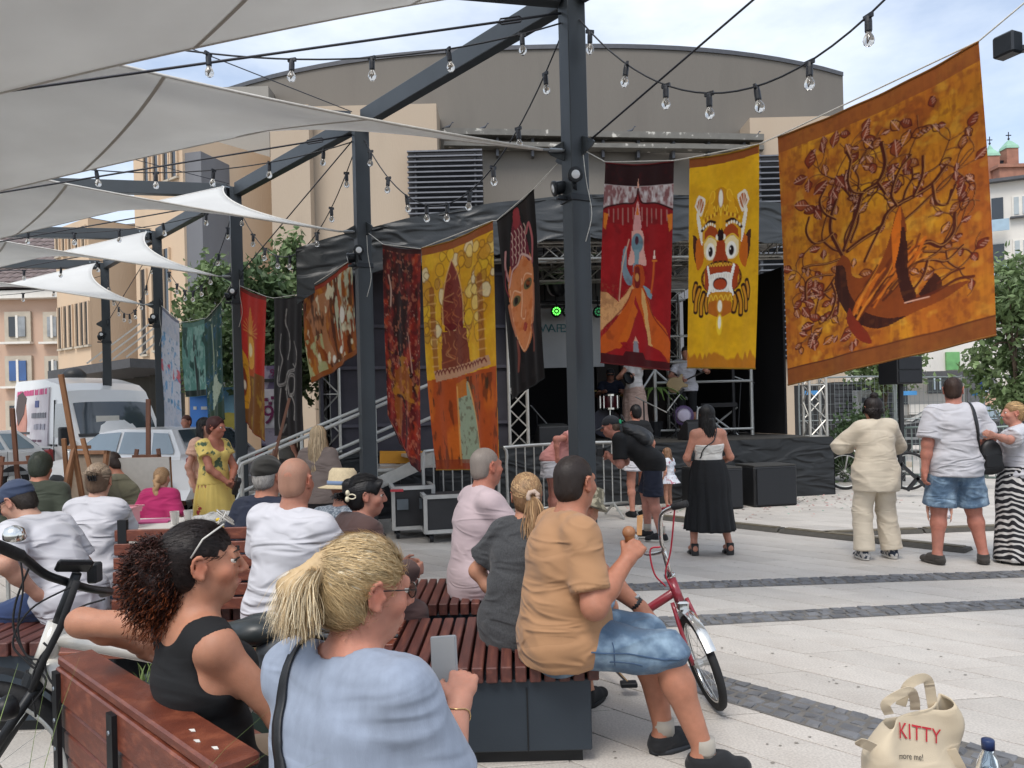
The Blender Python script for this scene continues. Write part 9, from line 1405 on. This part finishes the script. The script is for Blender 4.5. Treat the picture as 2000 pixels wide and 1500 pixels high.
mp_ = ctr+VM @ V3(S_*(HWD+.16), -.42, 1.25); b = B(); b.box(mp_, (.2, .16, .42), M=VM); b.build('mirror', VB, van, bev=.03); b = B(); b.beam(mp_-VM @ V3(S_*.08, .05, .1), ctr+VM @ V3(S_*HWD*.93, -.5, 1.2), .06, .06); b.build('mirror_arm', VB, van)
for s in (-.62, .62): b = B(); p_ = vpt(s, .45, .82); b.ball(p_, (.24, .2, .14), 12, 8); b.build('headlight', LAMP, van, True)
patch('bumper', VB, lambda u, v: vpt((-1+2*u)*.96, .46, .34+.3*v, .02)+VM @ V3(0, .02, 0), 11, 4, van); patch('grille', VB, lambda u, v: vpt((-1+2*u)*.5, .46, .72+.14*v, .02)+VM @ V3(0, .03, 0), 7, 3, van)
for y in (-.35, -4.1):
 for s in (-1, 1): c = ctr+VM @ V3(s*(HWD-.12), y, .34); b = B(); torus(b, c, vx, .24, .1, 28, 8); w_ = b.build('wheel', RUB, van, True); b = B(); b.lathe([(.02, -.09), (.16, -.08), (.19, -.03), (.19, .06)], c, 16, vx*-s); b.build('rim', STEELP, w_, True)
b = B(); b.tube([ctr+VM @ V3(0, -1.3, 2.44), ctr+VM @ V3(-.02, -1.45, 2.75)], [.012, .004], 6); b.build('aerial', VB, van); b = B(); b.lathe([(.3, 0), (.28, .18), (.15, .3), (.01, .33)], ctr+VM @ V3(0, -3.4, 2.66), 18); b.build('roof_vent', VB, van, True); b = B(); b.box(ctr+VM @ V3(.2*S_, -.48, 1.62), (.5, .02, .15), M=VM); b.build('dashboard_paper', FRW, van)
cf = unit(V3(-.88, .475, 0)); cx_ = np.cross(cf, V3(0, 0, 1)); CM = np.stack([cx_, cf, V3(0, 0, 1)], 1)
def car(label, o, M, paint, name='parked_car', estate=True, group=None):
 t = thing(name, label, 'car', tuple(o), group=group); HW_ = .86
 low = [(2.2, .28), (2.28, .5), (2.2, .72), (1.9, .82), (1.05, .95), (-2.05, .98), (-2.2, .9), (-2.25, .45), (-2.15, .28)]; cab = [(1.1, .93), (.35, 1.38), (-.2, 1.44), (-1.6, 1.42), (-2.02, 1.02), (-2.05, .93)] if estate else [(1.1, .93), (.35, 1.36), (-.3, 1.42), (-1.0, 1.36), (-1.7, .98), (-1.75, .93)]
 wl_ = lambda s, y, z: (s*HW_*(1-.12*max(0, (abs(y)-1.7)/.6)**2-.03*abs(z-.65)), y*(1-.045*s*s), z-.03*s**4); wc = lambda s, y, z: (s*HW_*(.96-.24*max(0, (z-.93)/.5)), y*(1-.03*s*s), z-.02*s**4)
 hull(t, low, wl_, M, o, 'body', paint, 11); hull(t, cab, wc, M, o, 'cabin', paint, 11)
 def sd(S, poly, nm, m, out=.01, f_=wc):
  b = B(); pts = [o+M @ V3(f_(S, y, z)[0]+S*out, f_(S, y, z)[1], z) for y, z in poly]; b.add(pts, [tuple(range(len(pts)))]); return b.build(nm, m, t)
 for S in (-1, 1):
  for poly in ([(.92, 1.0), (.36, 1.34), (-.28, 1.37), (-.32, 1.0)], [(-.4, 1.0), (-.37, 1.37), (-1.08, 1.36), (-1.2, 1.0)], [(-1.3, 1.0), (-1.17, 1.35), (-1.56, 1.34), (-1.85, 1.05), (-1.85, 1.0)] if estate else [(-1.28, 1.0), (-1.16, 1.28), (-1.5, 1.02)]): sd(S, poly, 'side_window', VGL)
  for y in (.95, -.36, -1.25): sd(S, [(y, .35), (y+.012, .35), (y+.012, .95), (y, .95)], 'door_seam', VB, .008, wl_)
  for y in (-.2, -1.12): sd(S, [(y, .84), (y+.16, .84), (y+.16, .875), (y, .875)], 'door_handle', VB, .012, wl_)
  sd(S, [(1.9, .42), (-1.9, .42), (-1.9, .5), (1.9, .5)], 'rub_strip', mat('car trim grey', '#8d9092', .5), .012, wl_); b = B(); b.box(o+M @ V3(S*(HW_+.08), .72, 1.0), (.18, .1, .12), M=M); b.build('mirror', paint, t, bev=.02)
  for y in (1.4, -1.35): c = o+M @ V3(S*(HW_-.1), y, .31); b = B(); torus(b, c, M @ V3(1, 0, 0), .23, .085, 28, 8); w_ = b.build('wheel', RUB, t, True); b = B(); b.lathe([(.02, .09), (.15, .08), (.18, .03), (.18, -.05)], c, 16, M @ V3(S, 0, 0)); b.build('rim', STEELP, w_, True); b = B(); torus(b, c-M @ V3(S*.0, 0, 0), M @ V3(1, 0, 0), .3, .045, 28, 6); b.build('wheel_arch', VB, w_, True)
  b = B(); b.ball(o+M @ V3(S*.62, 2.1, .68), (.2, .14, .09), 12, 8); b.build('headlight', LAMP, t, True); b = B(); b.box(o+M @ V3(S*.72, -2.17, .8), (.2, .12, .3), M=M); b.build('tail_light', mat('tail lamp', '#8f2a2a', .3), t, bev=.02)
 b = B(); b.loft([[o+M @ V3(*(lambda q: (q[0], q[1]+.012, q[2]+.015))(wc(-.86+1.72*i/8, 1.06-.68*j/4, .955+.41*j/4))) for j in range(5)] for i in range(9)], False, False); b.build('windshield', VGL, t, True); b = B(); b.loft([[o+M @ V3(*(lambda q: (q[0], q[1]-.012, q[2]+.01))(wc(-.86+1.72*i/8, -2.03+.4*j/4, 1.04+.35*j/4))) for j in range(5)] for i in range(9)], False, False); b.build('rear_window', VG, t, True)
 for (y, z, h_) in ((2.26, .42, .2), (-2.26, .48, .22)): b = B(); b.box(o+M @ V3(0, y-(.03 if y > 0 else -.03), z), (1.5, .1, h_), M=M); b.build('bumper', paint, t, bev=.03)
 b = B(); b.box(o+M @ V3(0, 2.27, .64), (.7, .05, .12), M=M); b.build('grille', VB, t); b = B(); b.box(o+M @ V3(0, 2.3, .42), (.5, .03, .11), M=M); b.build('number_plate', FRW, t)
 return t
c0_ = V3(-6.75, 14.1, 0); car('white estate car parked between the van and the pergola', c0_, CM, VW)
def yawM(a): return rotm(a)
car('white car half cut by the left edge beside the van', V3(-12.4, 16.2, 0), yawM(R(152)), VW)
car('dark hatchback parked behind the big man\'s shoulder', V3(13.3, 23.5, 0), yawM(R(70)), mat('dark car paint', '#2a2d33', .3, 0, .04, 3, coat=.6), estate=False, group='cars parked before the shop'); car('dark grey car parked beyond the zebra skirt woman', V3(15.8, 22.6, 0), yawM(R(60)), mat('grey car paint', '#4a4e54', .3, .3, .04, 3, coat=.6), group='cars parked before the shop')
